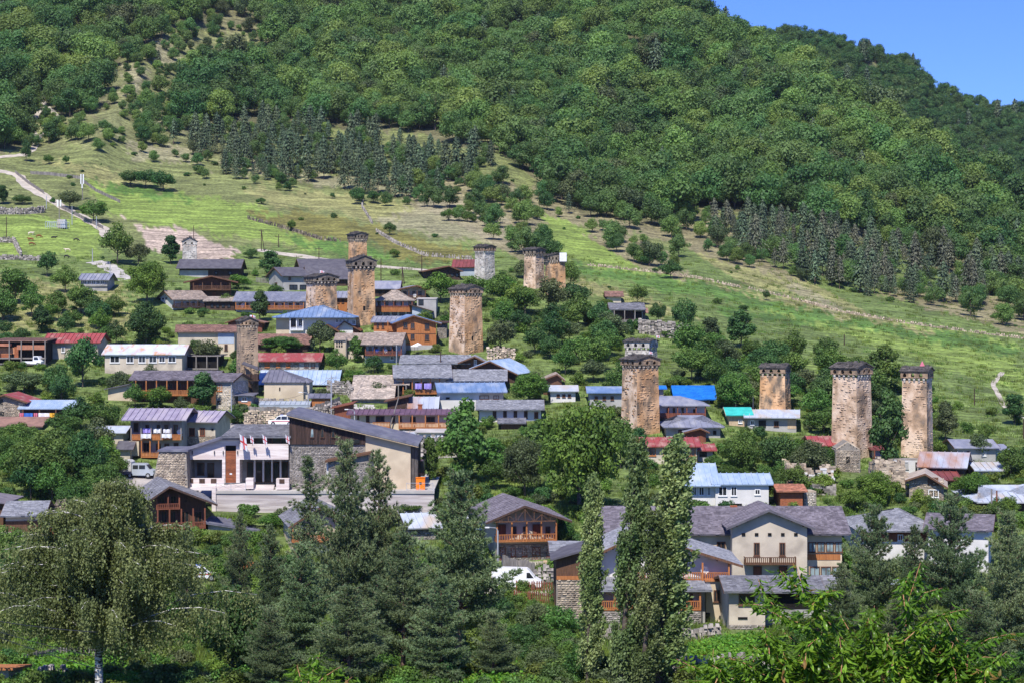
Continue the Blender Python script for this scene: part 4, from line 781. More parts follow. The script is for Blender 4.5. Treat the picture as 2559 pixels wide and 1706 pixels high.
H_('constr', 'building under repair with white sheets on its roof below the square tower', 1868, 1990, 1074, 1042, 1022, rk='sm', rm='metal_white', wm='plaster_grey', yaw=-8, dp=9, ov=1.0, wins=[(1880, 1055, 10, 12, 'w'), (1905, 1058, 18, 18, 'n'), (1940, 1058, 12, 14)], panels=[(1968, 1989, 1046, 1070, 'wood_tan')])
H_('teal', 'annexe patched with teal tarpaulin on its roof', 1822, 1874, 1064, 1036, 1016, rk='fl', rm='tarp_teal', wm='wood_tan', dp=7, cat='annexe', name='annexe', edge='wood_tan', wins=[(1850, 1052, 10, 9, 'w')])
H_('redroof', 'house with a red metal roof and three wooden window bays behind the poplars', 1590, 1742, 1158, 1114, 1091, rk='sm', rm='metal_red', wm='plaster_beige', dp=10, ov=.9, wins=[(1666, 1127, 18, 22, 'o'), (1694, 1127, 22, 22, 'o'), (1727, 1128, 22, 22, 'o'), (1630, 1127, 18, 22, 'o')])
H_('redwing', 'lower red-roofed wing right of the red metal roof', 1744, 1781, 1152, 1124, 1107, rk='sm', rm='metal_red', wm='plaster_grey', dp=8, wins=[(1757, 1134, 18, 12, 'n')])
H_('redL2', 'low red roof strip left of the red metal roofed house', 1586, 1608, 1156, 1138, 1122, rk='sm', rm='metal_red', wm='plaster_beige', dp=4, cat='shed', name='shed')
# right
H_('annex', 'ruined stone house with a broken gable at the foot of the broadest tower', 2088, 2150, 1178, 1120, 1101, roof='gy', ua=2118, rk='fl', rm='mortar', wm='mortar', stone='stone_warm', ov=-.05, os=-.1, dp=4, cat='ruin', name='ruined_house', wins=[(2119, 1148, 9, 16, 'n')], edge='stone_warm')
H_('redsl', 'red metal roof slope left of the broadest tower', 2032, 2086, 1135, 1112, 1088, rk='sm', rm='metal_red', wm='wood_brown', dp=9, cat='barn', name='barn')
H_('redsr', 'small red-roofed porch right of the broadest tower', 2184, 2206, 1148, 1122, 1113, roof='shed', rk='sm', rm='metal_darkred', wm='plaster_blue', dp=5, cat='porch', name='entrance_porch', bal=[(2184, 2208, 1146, 1138, dict(m='wood_red', posts=2, vt=1124))])
H_('upr1', 'house with a grey-blue roof at the right under the meadow', 2392, 2488, 1152, 1118, 1096, rk='fl', rm='metal_grey', wm='plaster_grey', dp=9, wins=[(2460, 1132, 8, 12, 'w'), (2420, 1132, 8, 12, 'b')])
H_('upr2', 'right wing of the house under the meadow with a dark veranda', 2486, 2514, 1150, 1122, 1108, rk='fl', rm='metal_grey', wm='plaster_blue', dp=8, wins=[(2500, 1138, 10, 16, 'n')])
H_('whr', 'low white metal roof in front of the grey-blue house at the right', 2442, 2500, 1196, 1174, 1153, rk='sm', rm='metal_white', wm='plaster_grey', dp=8, cat='shed', name='shed')
H_('rusty', 'dark timber barn with a big silvery roof striped with rust', 2302, 2408, 1196, 1167, 1128, yaw=-18, rk='sm', rm='metal_rust', wm='wood_dark', dp=8, ov=.7, cat='barn', name='barn', sides=[('R', 2430, 1158, 8, 14, 'n')])
H_('redbrn', 'shed with a dark red roof below the silvery rusty roof', 2330, 2392, 1212, 1198, 1176, rk='sm', rm='metal_darkred', wm='wood_dark', dp=7, cat='shed', name='shed')
H_('cottage', 'stone fronted cottage with a tan gable roof and a white-barred window', 2272, 2358, 1246, 1200, 1182, roof='gy', yaw=-12, ua=2312, ve2=1216, rk='fl', rm='shingle_pale', wm='mortar', stone='stone_warm', dp=8, ov=.9, cat='cottage', wins=[(2333, 1232, 26, 20, 'w', 1)], sides=[], panels=[(2318, 2345, 1192, 1212, 'wood_brown', dict(nm='gable_boards'))])
H_('ruinw', 'roofless ruin with flaking white plaster below the rightmost tower', 2234, 2306, 1184, 1146, 1143, roof='shed', rk='fl', rm='stone_grey', wm='plaster_white', ov=0, os=0, dp=6, cat='ruin', name='ruined_house', wins=[(2262, 1162, 16, 18, 'g', 1, 0, 'plaster_grey'), (2290, 1165, 5, 22, 'n')])
H_('hipfar', 'broad pale metal hip roof at the right edge', 2448, 2620, 1275, 1254, 1210, roof='hip', rk='sm', rm='metal_white', wm='wood_dark', dp=14, ov=1.0, hipin=(8, 8), cat='house')
H_('otile', 'brick shed with an orange tiled roof beside the pale blue roofs', 1950, 2006, 1270, 1226, 1208, rk='ti', rm='tile_orange', wm='brick_red', dp=7, cat='shed', name='shed')
H_('otile2', 'square stone pier house end right of the orange tiled roof', 2008, 2040, 1266, 1226, 1222, roof='shed', rk='fl', rm='stone_warm', wm='mortar', stone='stone_light', ov=0, os=0, dp=5, cat='ruin', name='ruined_house')
H_('pblueL', 'grey-white house with a two-tone pale blue roof right of the poplars', 1700, 1788, 1262, 1213, 1156, rk='sm', rm='metal_paleblue', wm='plaster_white', dp=13, ov=1.2, wins=[(1717, 1225, 12, 20, 'w'), (1736, 1226, 10, 22, 'w'), (1753, 1226, 14, 22, 'w'), (1772, 1226, 8, 22, 'w')])
H_('pblueR', 'grey block house with a pale blue roof and white window pairs', 1788, 1921, 1266, 1209, 1181, rk='sm', rm='metal_paleblue', wm='plaster_white', dp=8, ov=.5, wins=[(1806, 1226, 22, 24, 'w'), (1834, 1226, 15, 24, 'w'), (1893, 1228, 14, 14, 'w'), (1824, 1260, 60, 6, 'n'), (1895, 1260, 38, 6, 'n')])
# the hotel
H_('hotel', 'long cream hotel with a purple-grey shingle roof', 1500, 2104, 1462, 1334, 1263, rk='sh', rm='shingle_purple', wm='plaster_cream', dp=13, ov=.9, os=1.0, edge='roof_charcoal', cat='hotel', name='hotel',
   wins=[(1802, 1365, 22, 26, 'b'), (1740, 1358, 16, 20, 'b'), (2030, 1366, 20, 26, 'b', 4, 22, 'glass_pale'), (2036, 1428, 26, 28, 'b', 3, 28, 'glass_pale')], panels=[(2018, 2100, 1383, 1398, 'wood_orange')], chim=[(1833, 1262, 'brick_red'), (1998, 1266, 'brick_red'), (1593, 1262, 'brick_red'), (1690, 1262, 'brick_red')])
dh = HOUSES['hotel'][1].P.y
H_('hotelg', 'projecting cream gable of the hotel with five small vents and a wooden balcony', 1830, 2017, 1466, 1319, 1272, d=dh-2.6, roof='gy', ua=1922, rk='sh', rm='shingle_purple', wm='plaster_beige', dp=9.0, ov=.9, os=.8, edge='roof_charcoal', cat='hotel wing', name='hotel_wing',
   wins=[(1858, 1334, 9, 7, 'n', 5, 32.7), (1891, 1371, 15, 33, 'b'), (1955, 1371, 15, 33, 'b')], bal=[(1861, 1990, 1407, 1391, dict(m='wood_brown', posts=3, pd=1.1))], doors=[(1893, 1427, 18, 24), (1957, 1427, 18, 24)])
H_('rowR', 'low cream range with a grey shingle roof under the hotel', 1822, 1912, 1572, 1477, 1437, rk='sh', rm='shingle_grey', wm='plaster_beige', dp=8, ov=.9, wins=[(1866, 1497, 40, 28, 'b', 1), (1856, 1543, 24, 5, 'n')], panels=[(1822, 1912, 1560, 1572, 'mortar', dict(stones='stone_grey'))])
H_('rowR2', 'dark open bay of the low range half hidden by the cherry', 1912, 2048, 1560, 1478, 1437, rk='sh', rm='shingle_grey', wm='plaster_grey', dp=8, ov=.9, panels=[(1916, 2040, 1480, 1520, 'void', dict(nm='opening'))])
H_('rowR3', 'grey shingled roof falling steeply at the end of the low range', 2054, 2120, 1530, 1510, 1436, rk='sh', rm='shingle_grey', wm='plaster_grey', dp=10, ov=.3)
# the lodge behind the poplars
H_('lodge', 'white lodge with a sweeping grey shingle gable and wooden galleries behind the poplars', 1486, 1828, 1500, 1396, 1332, roof='gy', ua=1600, ve2=1412, d=206, rk='sh', rm='shingle_lightgrey', wm='plaster_white', dp=9, ov=1.8, os=1.0, cat='lodge', name='lodge',
   wins=[(1494, 1412, 15, 22, 'wood_red', 1, 0, 'wood_dark'), (1590, 1405, 10, 30), (1712, 1412, 12, 26), (1660, 1405, 14, 30)], bal=[(1556, 1824, 1448, 1429, dict(m='wood_orange', posts=5, vt=1405, pd=1.5))], dish=[(1761, 1423)])
dl = HOUSES['lodge'][1].P.y
H_('lodgel', 'lower storey of the lodge with a strip roof of grey shingles', 1478, 1762, 1556, 1474, 1441, d=dl-3.5, roof='shed', rk='sh', rm='shingle_lightgrey', wm='plaster_grey', dp=3.3, ov=1.6, os=.6, cat='lodge wing', name='lodge_wing',
   bal=[(1480, 1752, 1520, 1500, dict(m='wood_orange', posts=6, vt=1476, pd=1.2))], wins=[(1500, 1492, 26, 24, 'g', 1, 0, 'glass_pale'), (1620, 1495, 16, 26, 'b'), (1725, 1495, 12, 26)], panels=[(1478, 1750, 1522, 1600, 'mortar', dict(proud=1.2, stones='stone_grey'))])
H_('lodger', 'cream stair tower of the lodge with a tall dark doorway', 1764, 1822, 1586, 1448, 1440, d=dl-2.6, roof='shed', rk='fl', rm='wood_orange', wm='plaster_cream', dp=4, ov=.2, os=.1, cat='lodge wing', name='lodge_wing', wins=[(1791, 1488, 16, 30, 'b'), (1801, 1541, 8, 8, 'n'), (1764, 1555, 20, 50, 'n')])
H_('lodgew', 'grey shingled west wing roof of the lodge over a dark gallery', 1386, 1500, 1450, 1376, 1355, rk='sh', rm='shingle_lightgrey', wm='wood_brown', dp=6, ov=1.2, cat='lodge wing', name='lodge_wing', d=dl+1, wins=[(1400, 1386, 10, 10, 'n', 4, 22)])
H_('woodtower', 'boarded brown upper room on a rough stone base left of the poplars', 1390, 1468, 1546, 1397, 1370, ve2=1366, d=dl-5, roof='shx', rk='fl', rm='roof_charcoal', wm='wood_brown', dp=6, ov=.7, cat='lodge wing', name='lodge_wing', panels=[(1390, 1468, 1448, 1546, 'mortar', dict(stones='stone_warm', size=(.42, .24))), (1391, 1466, 1438, 1447, 'wood_orange', dict(nm='trim', proud=.12))])
# in front
r_, fr_, W_, h_ = H_('half', 'half-timbered house with lattice balcony and stone ground floor', 1240, 1390, 1402, 1303, 1262, roof='gy', ua=1312, rk='sh', rm='shingle_purple', wm='plaster_beige', dp=13, ov=2.0, os=1.6, yaw=10, edge='wood_dark', cat='house',
   wins=[(1284, 1325, 13, 22, 'b'), (1312, 1325, 11, 22, 'b'), (1369, 1325, 12, 22, 'b'), (1283, 1378, 13, 22, 'wood_red', 1, 0, 'wood_dark'), (1311, 1378, 13, 22, 'wood_red', 1, 0, 'wood_dark'), (1372, 1378, 13, 22, 'wood_red', 1, 0, 'wood_dark')],
   doors=[(1254, 1324, 17, 28), (1341, 1324, 18, 28), (1340, 1383, 18, 33), (1256, 1383, 12, 33)], bal=[(1240, 1392, 1351, 1335, dict(m='wood_orange', posts=5, vt=1304, pd=1.5, bal=.3))], panels=[(1240, 1389, 1356, 1402, 'mortar', dict(stones='stone_grey'))])
b = MB(); z0 = fr_.loc(1300, 1302, 1, -1.9).z; L_ = [fr_.loc(u, 1302, 1, -1.9).x for u in (1225, 1400)]; ap = fr_.loc(1312, 1268, 1, -1.9)
b.bar((L_[0]+.6, -1.9, z0), (L_[1]-.6, -1.9, z0), .09, 4); b.bar((ap.x, -1.9, z0), (ap.x, -1.9, ap.z), .08, 4)
for f in (-.72, -.48, -.26, .26, .48, .72): x = ap.x+f*(L_[1]-L_[0])/2; b.bar((x, -1.9, z0), (x, -1.9, z0+(ap.z-z0)*(1-abs(f))), .06, 4)
for s in (-1, 1):
    x = ap.x+s*.48*(L_[1]-L_[0])/2; b.bar((ap.x, -1.9, z0+(ap.z-z0)*.9), (ap.x+s*.26*(L_[1]-L_[0])/2*1.0, -1.9, z0), .05, 4); b.bar((x, -1.9, z0+(ap.z-z0)*.5), (ap.x+s*.26*(L_[1]-L_[0])/2, -1.9, z0), .05, 4); b.bar((x, -1.9, z0+(ap.z-z0)*.5), (ap.x+s*.72*(L_[1]-L_[0])/2, -1.9, z0), .05, 4)
b.obj('gable_truss', 'wood_brown', r_)
H_('pbs1', 'small stone hut with a pale blue metal roof left of the broad pine', 1024, 1092, 1350, 1318, 1280, yaw=14, rk='sm', rm='metal_white', wm='mortar', stone='stone_grey', dp=8, cat='hut', name='hut', sides=[])
H_('pbs2', 'pale blue roofed shed touching the half-timbered house', 1166, 1226, 1350, 1320, 1282, yaw=-10, rk='sm', rm='metal_white', wm='wood_dark', dp=8, cat='shed', name='shed')
H_('chalet', 'dark wooden chalet with a wide gable and two balconies before the plaza', 392, 514, 1325, 1248, 1213, roof='gy', ua=424, ve2=1262, rk='sh', rm='shingle_grey', wm='wood_brown', dp=12, ov=1.9, os=1.3, yaw=16, edge='wood_dark', cat='chalet', name='chalet',
   wins=[(404, 1247, 16, 20, 'b'), (433, 1247, 16, 20, 'b'), (465, 1250, 7, 9, 'b'), (410, 1290, 16, 28, 'b'), (432, 1290, 16, 28, 'b'), (462, 1290, 22, 28, 'b'), (495, 1290, 20, 28, 'b')], bal=[(390, 450, 1270, 1258, dict(m='wood_red', posts=3, vt=1236)), (392, 514, 1320, 1306, dict(m='wood_red', posts=5, vt=1272, pd=1.4))])
dc = HOUSES['chalet'][1].P.y
panel(HOUSES['chalet'][1], HOUSES['chalet'][0], 380, 520, 1322, 1420, 'mortar', proud=1.35, stones='stone_light', size=(.4, .25))
H_('chaletx', 'low grey extension with a thin dark roof right of the wooden chalet', 520, 652, 1378, 1304, 1296, ve2=1328, roof='shx', rk='sm', rm='metal_slate', wm='plaster_grey', dp=6, ov=.5, cat='outbuilding', name='outbuilding', d=dc+1)
H_('smallL', 'small house with a grey shingle roof at the left edge above the birch', 14, 104, 1330, 1288, 1250, yaw=6, rk='sh', rm='shingle_lightgrey', wm='plaster_beige', dp=9, ov=.8, panels=[(14, 103, 1300, 1330, 'wood_brown')])
H_('smallL2', 'red-brown porch right of the small grey-roofed house', 100, 140, 1335, 1294, 1284, ve2=1296, roof='shx', rk='fl', rm='roof_charcoal', wm='wood_red', dp=7, cat='porch', name='entrance_porch', wins=[(118, 1312, 12, 20, 'w')])
H_('edgeL', 'dark timber eave cut by the left edge', -40, 8, 1310, 1246, 1236, ve2=1256, roof='shx', rk='fl', rm='shingle_purple', wm='wood_brown', dp=8)
H_('pineh', 'house with a dark roof and orange timber gable half hidden by the pines', 730, 890, 1385, 1314, 1262, roof='gy', yaw=12, ua=806, rk='sh', rm='shingle_grey', wm='plaster_cream', dp=11, ov=1.5, wins=[(760, 1330, 12, 20), (800, 1330, 12, 20), (850, 1330, 12, 20)], bal=[(730, 890, 1352, 1338, dict(m='wood_orange', posts=5, vt=1318))])
H_('greyR1', 'lodge with a pale grey shingled hip roof behind the right pines', 2150, 2340, 1400, 1326, 1268, roof='hip', rk='sh', rm='shingle_lightgrey', wm='plaster_white', dp=12, ov=1.2, hipin=(6, 4), wins=[(2250, 1342, 14, 16, 'w'), (2190, 1345, 14, 16, 'b')], panels=[(2152, 2338, 1328, 1352, 'wood_red')])
H_('greyR2', 'white gabled house with a dark purple-grey roof at the right', 2320, 2470, 1420, 1323, 1282, yaw=-16, rk='sh', rm='shingle_purple', wm='plaster_white', dp=10, ov=.8, wins=[(2350, 1345, 12, 14)])
H_('cornerL', 'corner of an orange-roofed hut at the bottom left', -30, 22, 1720, 1668, 1660, roof='shed', rk='fl', rm='wood_orange', wm='plaster_beige', dp=4, cat='hut', name='hut')
H_('tent', 'grey-white shed seen between the right pines', 2215, 2255, 1500, 1455, 1446, roof='shed', rk='fl', rm='metal_white', wm='wood_dark', dp=6, cat='shed', name='shed')
# ---------------------------------------------------------------- vegetation
random.seed(7); rng = np.random.default_rng(7)
def unit(a): return a/np.maximum(np.linalg.norm(a, axis=-1, keepdims=True), 1e-9)
def cards(c, n, s, asp=.6, tdir=None):
    """leaf-sized diamonds: centres, normals, half length"""
    N_ = len(c); s = np.broadcast_to(s, (N_,))[:, None]; n = unit(n)
    t = unit(np.cross(n, rng.normal(size=(N_, 3)))) if tdir is None else unit(tdir-np.sum(tdir*n, 1, keepdims=True)*n)
    b = np.cross(n, t); V = np.stack([c-t*s, c+b*s*asp, c+t*s, c-b*s*asp], 1)
    return V.reshape(-1, 3), np.arange(N_*4).reshape(-1, 4)
def crown_points(H, W, ncl, per, low=.22, seed=0, rc=(.11, .2), flat=1.0, peak=0.0, nj=.55):
    g = np.random.default_rng(seed); C = []; Nn = []
    zc = H*(low+(1-low)/2); hz = H*(1-low)/2
    for i in range(ncl):
        d = unit(g.normal(size=3)); d[2] = abs(d[2])*1.0-.45 if g.random() < .7 else d[2]; d = unit(d)
        rr = g.uniform(.45, .86); k = 1-peak*max(0, d[2])*.6
        cc = np.array([d[0]*W/2*rr*k, d[1]*W/2*rr*k, zc+d[2]*hz*rr]); r = g.uniform(*rc)*W
        m = int(per*(r/(W*.15))**2); dd = unit(g.normal(size=(m, 3))); rad = r*g.uniform(.55, 1.12, m)[:, None]
        p = cc+dd*rad*np.array([1, 1, .8*flat]); C.append(p); Nn.append(dd*1.1+g.normal(size=(m, 3))*nj+np.array([0, 0, .35]))
    m = int(per*ncl*.25); dd = unit(g.normal(size=(m, 3))); C.append(np.array([0, 0, zc])+dd*np.array([W/2, W/2, hz])*g.uniform(.3, .8, m)[:, None]); Nn.append(dd+g.normal(size=(m, 3))*.8)
    return np.concatenate(C), np.concatenate(Nn)
def broadleaf_crown(name, H, W, ncl, per, s, seed, **k):
    c, n = crown_points(H, W, ncl, per, seed=seed, **k)
    V, Fc = cards(c, n, s*rng.uniform(.6, 1.3, len(c))); return np_mesh(name, V, Fc, 'leaf_mid')
def trunk_mesh(name, H, W, r, m='bark', low=.25, lean=0):
    b = MB(); g = random.Random(H*7+W)
    top = Vector((lean+g.uniform(-.2, .2), g.uniform(-.2, .2), H*.7))
    b.tube([(0, 0, -1.2), (0, 0, .3), (top.x*.4, top.y*.4, H*low), tuple(top)], [r*1.25, r, r*.75, r*.2], 7)
    for i in range(7):
        a = i*2.4+g.random(); z = H*(low+.08*i*.6); p = Vector((top.x*.5, top.y*.5, z))
        q = p+Vector((math.cos(a)*W*.3, math.sin(a)*W*.3, H*.22)); b.tube([p, (p+q)/2+Vector((0, 0, -.1)), q], [r*.45, r*.3, r*.1], 5)
    return b.mesh(name, m, True)
def conifer_crown(name, H, W, n, s, seed, low=.12, droop=.35, ragged=.25):
    g = np.random.default_rng(seed); t = g.random(n)**.75; z = H*(low+(1-low)*t); tier = .75+.25*np.cos(z*2*np.pi/(H/11.))
    r = W/2*(1-t)**.5*tier*g.uniform(.35, 1, n)**.6*(1+g.normal(size=n)*ragged*.4); a = g.random(n)*2*np.pi
    r *= 1+.22*np.sin(a*3+seed)+.15*np.sin(a*5+z)
    c = np.stack([r*np.cos(a), r*np.sin(a), z-r*droop], 1); nn = np.stack([np.cos(a), np.sin(a), np.full(n, .9)], 1)+g.normal(size=(n, 3))*.45
    td = np.stack([np.cos(a), np.sin(a), np.full(n, -.3)], 1); V, Fc = cards(c, nn, s*g.uniform(.6, 1.3, n), .45, td)
    return np_mesh(name, V, Fc, 'needle_far')

VIL = [broadleaf_crown('crown', 9, 8, 26, 95, .26, 100+i, low=.12 if i % 2 else .2, peak=[0, .5, 1, 0, .8][i]) for i in range(5)]
BIG = [broadleaf_crown('crown', 12, 11, 60, 210, .24, 200+i, low=.1, rc=(.08, .15), peak=.5*i) for i in range(3)]
VTR = trunk_mesh('trunk', 9, 8, .22)
BTR = trunk_mesh('trunk', 12, 11, .38)
SHR = [broadleaf_crown('shrub', 2.4, 3.4, 11, 75, .16, 300+i, low=0, rc=(.13, .24)) for i in range(4)]
TALLC = [broadleaf_crown('crown', 10, 5, 26, 90, .26, 350+i, low=.08, rc=(.16, .28), peak=1) for i in range(3)]
def merge_meshes(name, a, b):
    def arr(m):
        v = np.empty(len(m.vertices)*3, np.float32); m.vertices.foreach_get('co', v); return v.reshape(-1, 3), [tuple(p.vertices) for p in m.polygons]
    va, fa = arr(a); vb, fb = arr(b); n = len(va)
    me = bpy.data.meshes.new(name); me.from_pydata(np.concatenate([va, vb]).tolist(), [], fa+[tuple(i+n for i in f) for f in fb])
    me.materials.append(a.materials[0]); me.materials.append(b.materials[0])
    me.polygons.foreach_set('material_index', [0]*len(fa)+[1]*len(fb)); me.update(); return me
def thin_trunk(H, r, m='bark'): return MB().tube([(0, 0, -1), (0, 0, H*.5), (0, 0, H*.85)], [r, r*.7, r*.2], 5).mesh('trunk', m)
MTN = [merge_meshes('broadleaf_tree', broadleaf_crown('c', 10, 9.0, 15, 105, .30, 400+i, low=.05, rc=(.13, .25), nj=.38, peak=[0, .6, .2, .9, 0, .4, 1.2, .1][i]), thin_trunk(10, .2)) for i in range(8)]
PIN = [merge_meshes('conifer_tree', conifer_crown('c', 14, 7.2, 1100, .45, 500+i, low=[.1, .25, .15, .3][i], ragged=.5), thin_trunk(14, .18, 'bark_pine')) for i in range(4)]
def with_mat(me, m):
    k = me.copy(); k.materials[0] = MATS[m]; return k

# ---- stuff scattered with geometry nodes
def scatter(name, pts, sc, idx, protos, label, rot=None):
    coll = bpy.data.collections.new(name+' sources')
    for i, p in enumerate(protos):
        o = bpy.data.objects.new('%s source %02d' % (name, i), p); coll.objects.link(o)
    me = bpy.data.meshes.new(name); pts = np.asarray(pts, np.float32); me.vertices.add(len(pts)); me.vertices.foreach_set('co', pts.ravel())
    for nm, ty, arr in (('sc', 'FLOAT', sc), ('ix', 'INT', idx), ('rz', 'FLOAT', rng.random(len(pts))*6.28 if rot is None else rot)):
        a = me.attributes.new(nm, ty, 'POINT'); a.data.foreach_set('value', np.asarray(arr, np.int32 if ty == 'INT' else np.float32))
    me.update(); o = link(name, me); tagged(o, label, None, None, 'stuff')
    ng = bpy.data.node_groups.new(name, 'GeometryNodeTree')
    ng.interface.new_socket('Geometry', in_out='INPUT', socket_type='NodeSocketGeometry'); ng.interface.new_socket('Geometry', in_out='OUTPUT', socket_type='NodeSocketGeometry')
    N = ng.nodes; L = ng.links; gi = N.new('NodeGroupInput'); go = N.new('NodeGroupOutput')
    ip = N.new('GeometryNodeInstanceOnPoints'); ci = N.new('GeometryNodeCollectionInfo'); ci.inputs[0].default_value = coll
    ci.inputs['Separate Children'].default_value = True; ci.inputs['Reset Children'].default_value = True; ip.inputs['Pick Instance'].default_value = True
    def na(nm, ty):
        a = N.new('GeometryNodeInputNamedAttribute'); a.data_type = ty; a.inputs[0].default_value = nm
        return [q for q in a.outputs if q.enabled and q.name == 'Attribute'][0]
    cb = N.new('ShaderNodeCombineXYZ'); L.new(na('rz', 'FLOAT'), cb.inputs[2])
    L.new(gi.outputs[0], ip.inputs['Points']); L.new(ci.outputs[0], ip.inputs['Instance']); L.new(na('ix', 'INT'), ip.inputs['Instance Index'])
    L.new(na('sc', 'FLOAT'), ip.inputs['Scale']); L.new(cb.outputs[0], ip.inputs['Rotation']); L.new(ip.outputs[0], go.inputs[0])
    o.modifiers.new('scatter', 'NODES').node_group = ng; return o

def place_mass(items, protos, lab, cat, grp, n_ind, stuffname, stufflabel, base):
    """items: (pos, scale, proto index, px size); the n_ind that show largest become objects of their own"""
    items.sort(key=lambda t: -t[3]); first = items[:n_ind]; rest = items[n_ind:]
    for i, (p, sc, k, px) in enumerate(first):
        o = link(base, protos[k]); o.location = p; o.scale = (sc*random.uniform(.9, 1.12), sc*random.uniform(.9, 1.12), sc); o.rotation_euler.z = random.uniform(0, 6.28)
        tagged(o, lab, cat, grp)
    if rest: scatter(stuffname, [t[0] for t in rest], [t[1] for t in rest], [t[2] for t in rest], protos, stufflabel)

# ---- mountain forest
CONB = [Dp((430, 285), (700, 275), (900, 320), (1130, 350), (1130, 400), (930, 445), (820, 425), (740, 405), (530, 405), (430, 330)), Dp((1640, 490), (1900, 525), (2352, 625), (3000, 760), (3000, 800), (2352, 690), (2100, 680), (1900, 645), (1780, 600), (1640, 540))]
THIN = Dp((180, 300), (430, 320), (560, 360), (760, 425), (1000, 462), (1090, 505), (1060, 530), (900, 488), (700, 450), (520, 430), (400, 385), (200, 350))
DENSE2 = [[(-900, 200), (60, 215), (75, 300), (60, 385), (-900, 400)], [(110, 200), (240, 105), (330, 95), (310, 180), (245, 250), (228, 300), (150, 300), (150, 240)], [(700, 330), (900, 370), (1180, 430), (1200, 470), (1000, 470), (700, 440)]]
SCREE = [Dp((430, 30), (520, 20), (600, 60), (640, 100), (560, 110), (470, 80)), Dp((770, 60), (800, 0), (815, 0), (790, 80))]
FP = [with_mat(m, 'leaf_mountain') for m in MTN[:6]]+[with_mat(m, 'leaf_mountain_bright') for m in (MTN[0], MTN[3], MTN[6])]+[with_mat(MTN[7], 'leaf_grey'), with_mat(MTN[6], 'leaf_dark'), with_mat(PIN[1], 'needle_far')]
CP = PIN[:4]+[with_mat(PIN[1], 'needle_grey'), with_mat(PIN[3], 'needle_grey')]
forest, conif = [], []
v = -330.
while v < 820:
    u = -880.
    while u < 3400:
        uu = u+random.uniform(-12, 12); vv = v+random.uniform(-9, 9); u += 27
        if vv < skyline(uu)-2: continue
        inF = bool(inpoly(uu, vv, FOREST)); inC = any(bool(inpoly(uu, vv, p)) for p in CONB)
        if inC and random.random() < .6: continue
        if inF and not any(bool(inpoly(uu, vv, p)) for p in SCREE): den = .93; k = random.choice((.7, .85, 1., 1.1, 1.3, 1.6))*random.uniform(.85, 1.15)
        elif any(bool(inpoly(uu, vv, p)) for p in DENSE2[:0]): den = .85; k = random.uniform(.6, 1.1)
        elif inF: den = .62; k = random.uniform(.28, .75)
        elif bool(inpoly(uu, vv, SPARSE)): den = .72; k = random.uniform(.22, .5)+.45*(math.sin(uu/55.)+math.sin(vv/31.+uu/90.) > .2)*random.random()
        elif any(bool(inpoly(uu, vv, p)) for p in SCRUB): den = .52; k = random.uniform(.28, .8)
        elif bool(inpoly(uu, vv, THIN)): den = .30; k = random.uniform(.2, .5)
        else: continue
        if random.random() > den: continue
        rdg = min(float(seg_dist(np.array(uu), np.array(vv), r[0])) for r in RIDGES)
        br = random.random() < (.60 if rdg < 35 else .20)+(.15 if vv > 300 and k < .6 else 0)  # brighter leaves favoured near ridge lines: sunlight on the spurs put into colour
        q = random.random(); ix = 6+random.randrange(3) if br else random.randrange(6) if q > .16 else random.choice((9, 9, 10, 10, 11))
        if ix == 11: k *= .7
        p = at(uu, vv, -.5*k); forest.append((p, k, ix, k*9*F/p.y))
    v += 17
for poly in CONB:
    a, b = min(p[0] for p in poly), max(p[0] for p in poly); c, d = min(p[1] for p in poly), max(p[1] for p in poly)
    v = c
    while v < d+10:
        u = a
        while u < b:
            uu = u+random.uniform(-14, 14); vv = v+random.uniform(-10, 10); u += 22
            if not bool(inpoly(uu, vv, poly)) or random.random() < .08: continue
            if math.sin(uu/37.)*math.cos(uu/61.+vv/40.)+.4*math.sin(uu/19.+vv/13.) > .72: continue
            if random.random() < .2: kk = random.uniform(.4, .8); forest.append((at(uu, vv+8, -.3), kk, random.randrange(9), kk*9*F/600)); continue
            p = at(uu, vv+22, -.4); k = random.choice((.4, .5, .6, .72, .86))*random.uniform(.85, 1.1); conif.append((p, k, random.choice((0, 1, 2, 3, 4, 5)) if uu > 1500 else random.choice((0, 1, 2, 3)), k*14*F/p.y))
        v += 15
place_mass(forest, FP, 'rounded broadleaf tree among the dense green trees covering the mountainside', 'tree', 'broadleaf trees covering the mountainside', 290, 'forest', 'dense broadleaf forest on the mountainside', 'mountain_tree')
place_mass(conif, CP, 'dark grey-green conifer in the belt of conifers at the foot of the mountain', 'conifer', 'dark conifers along the foot of the mountain', 280, 'conifer_wood', 'dark conifers at the foot of the forest', 'conifer_tree')
far = []
for i in range(130):
    for j in range(22):
        u = 1520+i*13.5+random.uniform(-6, 6); p, vv = far_at(u, (j+random.random()*.8)/22)
        if vv > skyline(u)+25 or random.random() < .05: continue
        k = random.uniform(.7, 1.25); far.append((p-Vector((0, 0, .8)), k, random.randrange(6) if random.random() > .03 else 6, 1))
scatter('far_forest', [t[0] for t in far], [t[1] for t in far], [t[2] for t in far], [with_mat(m, 'leaf_dark') for m in MTN[:5]]+[with_mat(MTN[5], 'leaf_mountain'), with_mat(PIN[1], 'needle_far')], 'forest on the farther mountain')  # mostly the darker leaf material: the far slope's shade put into the colour
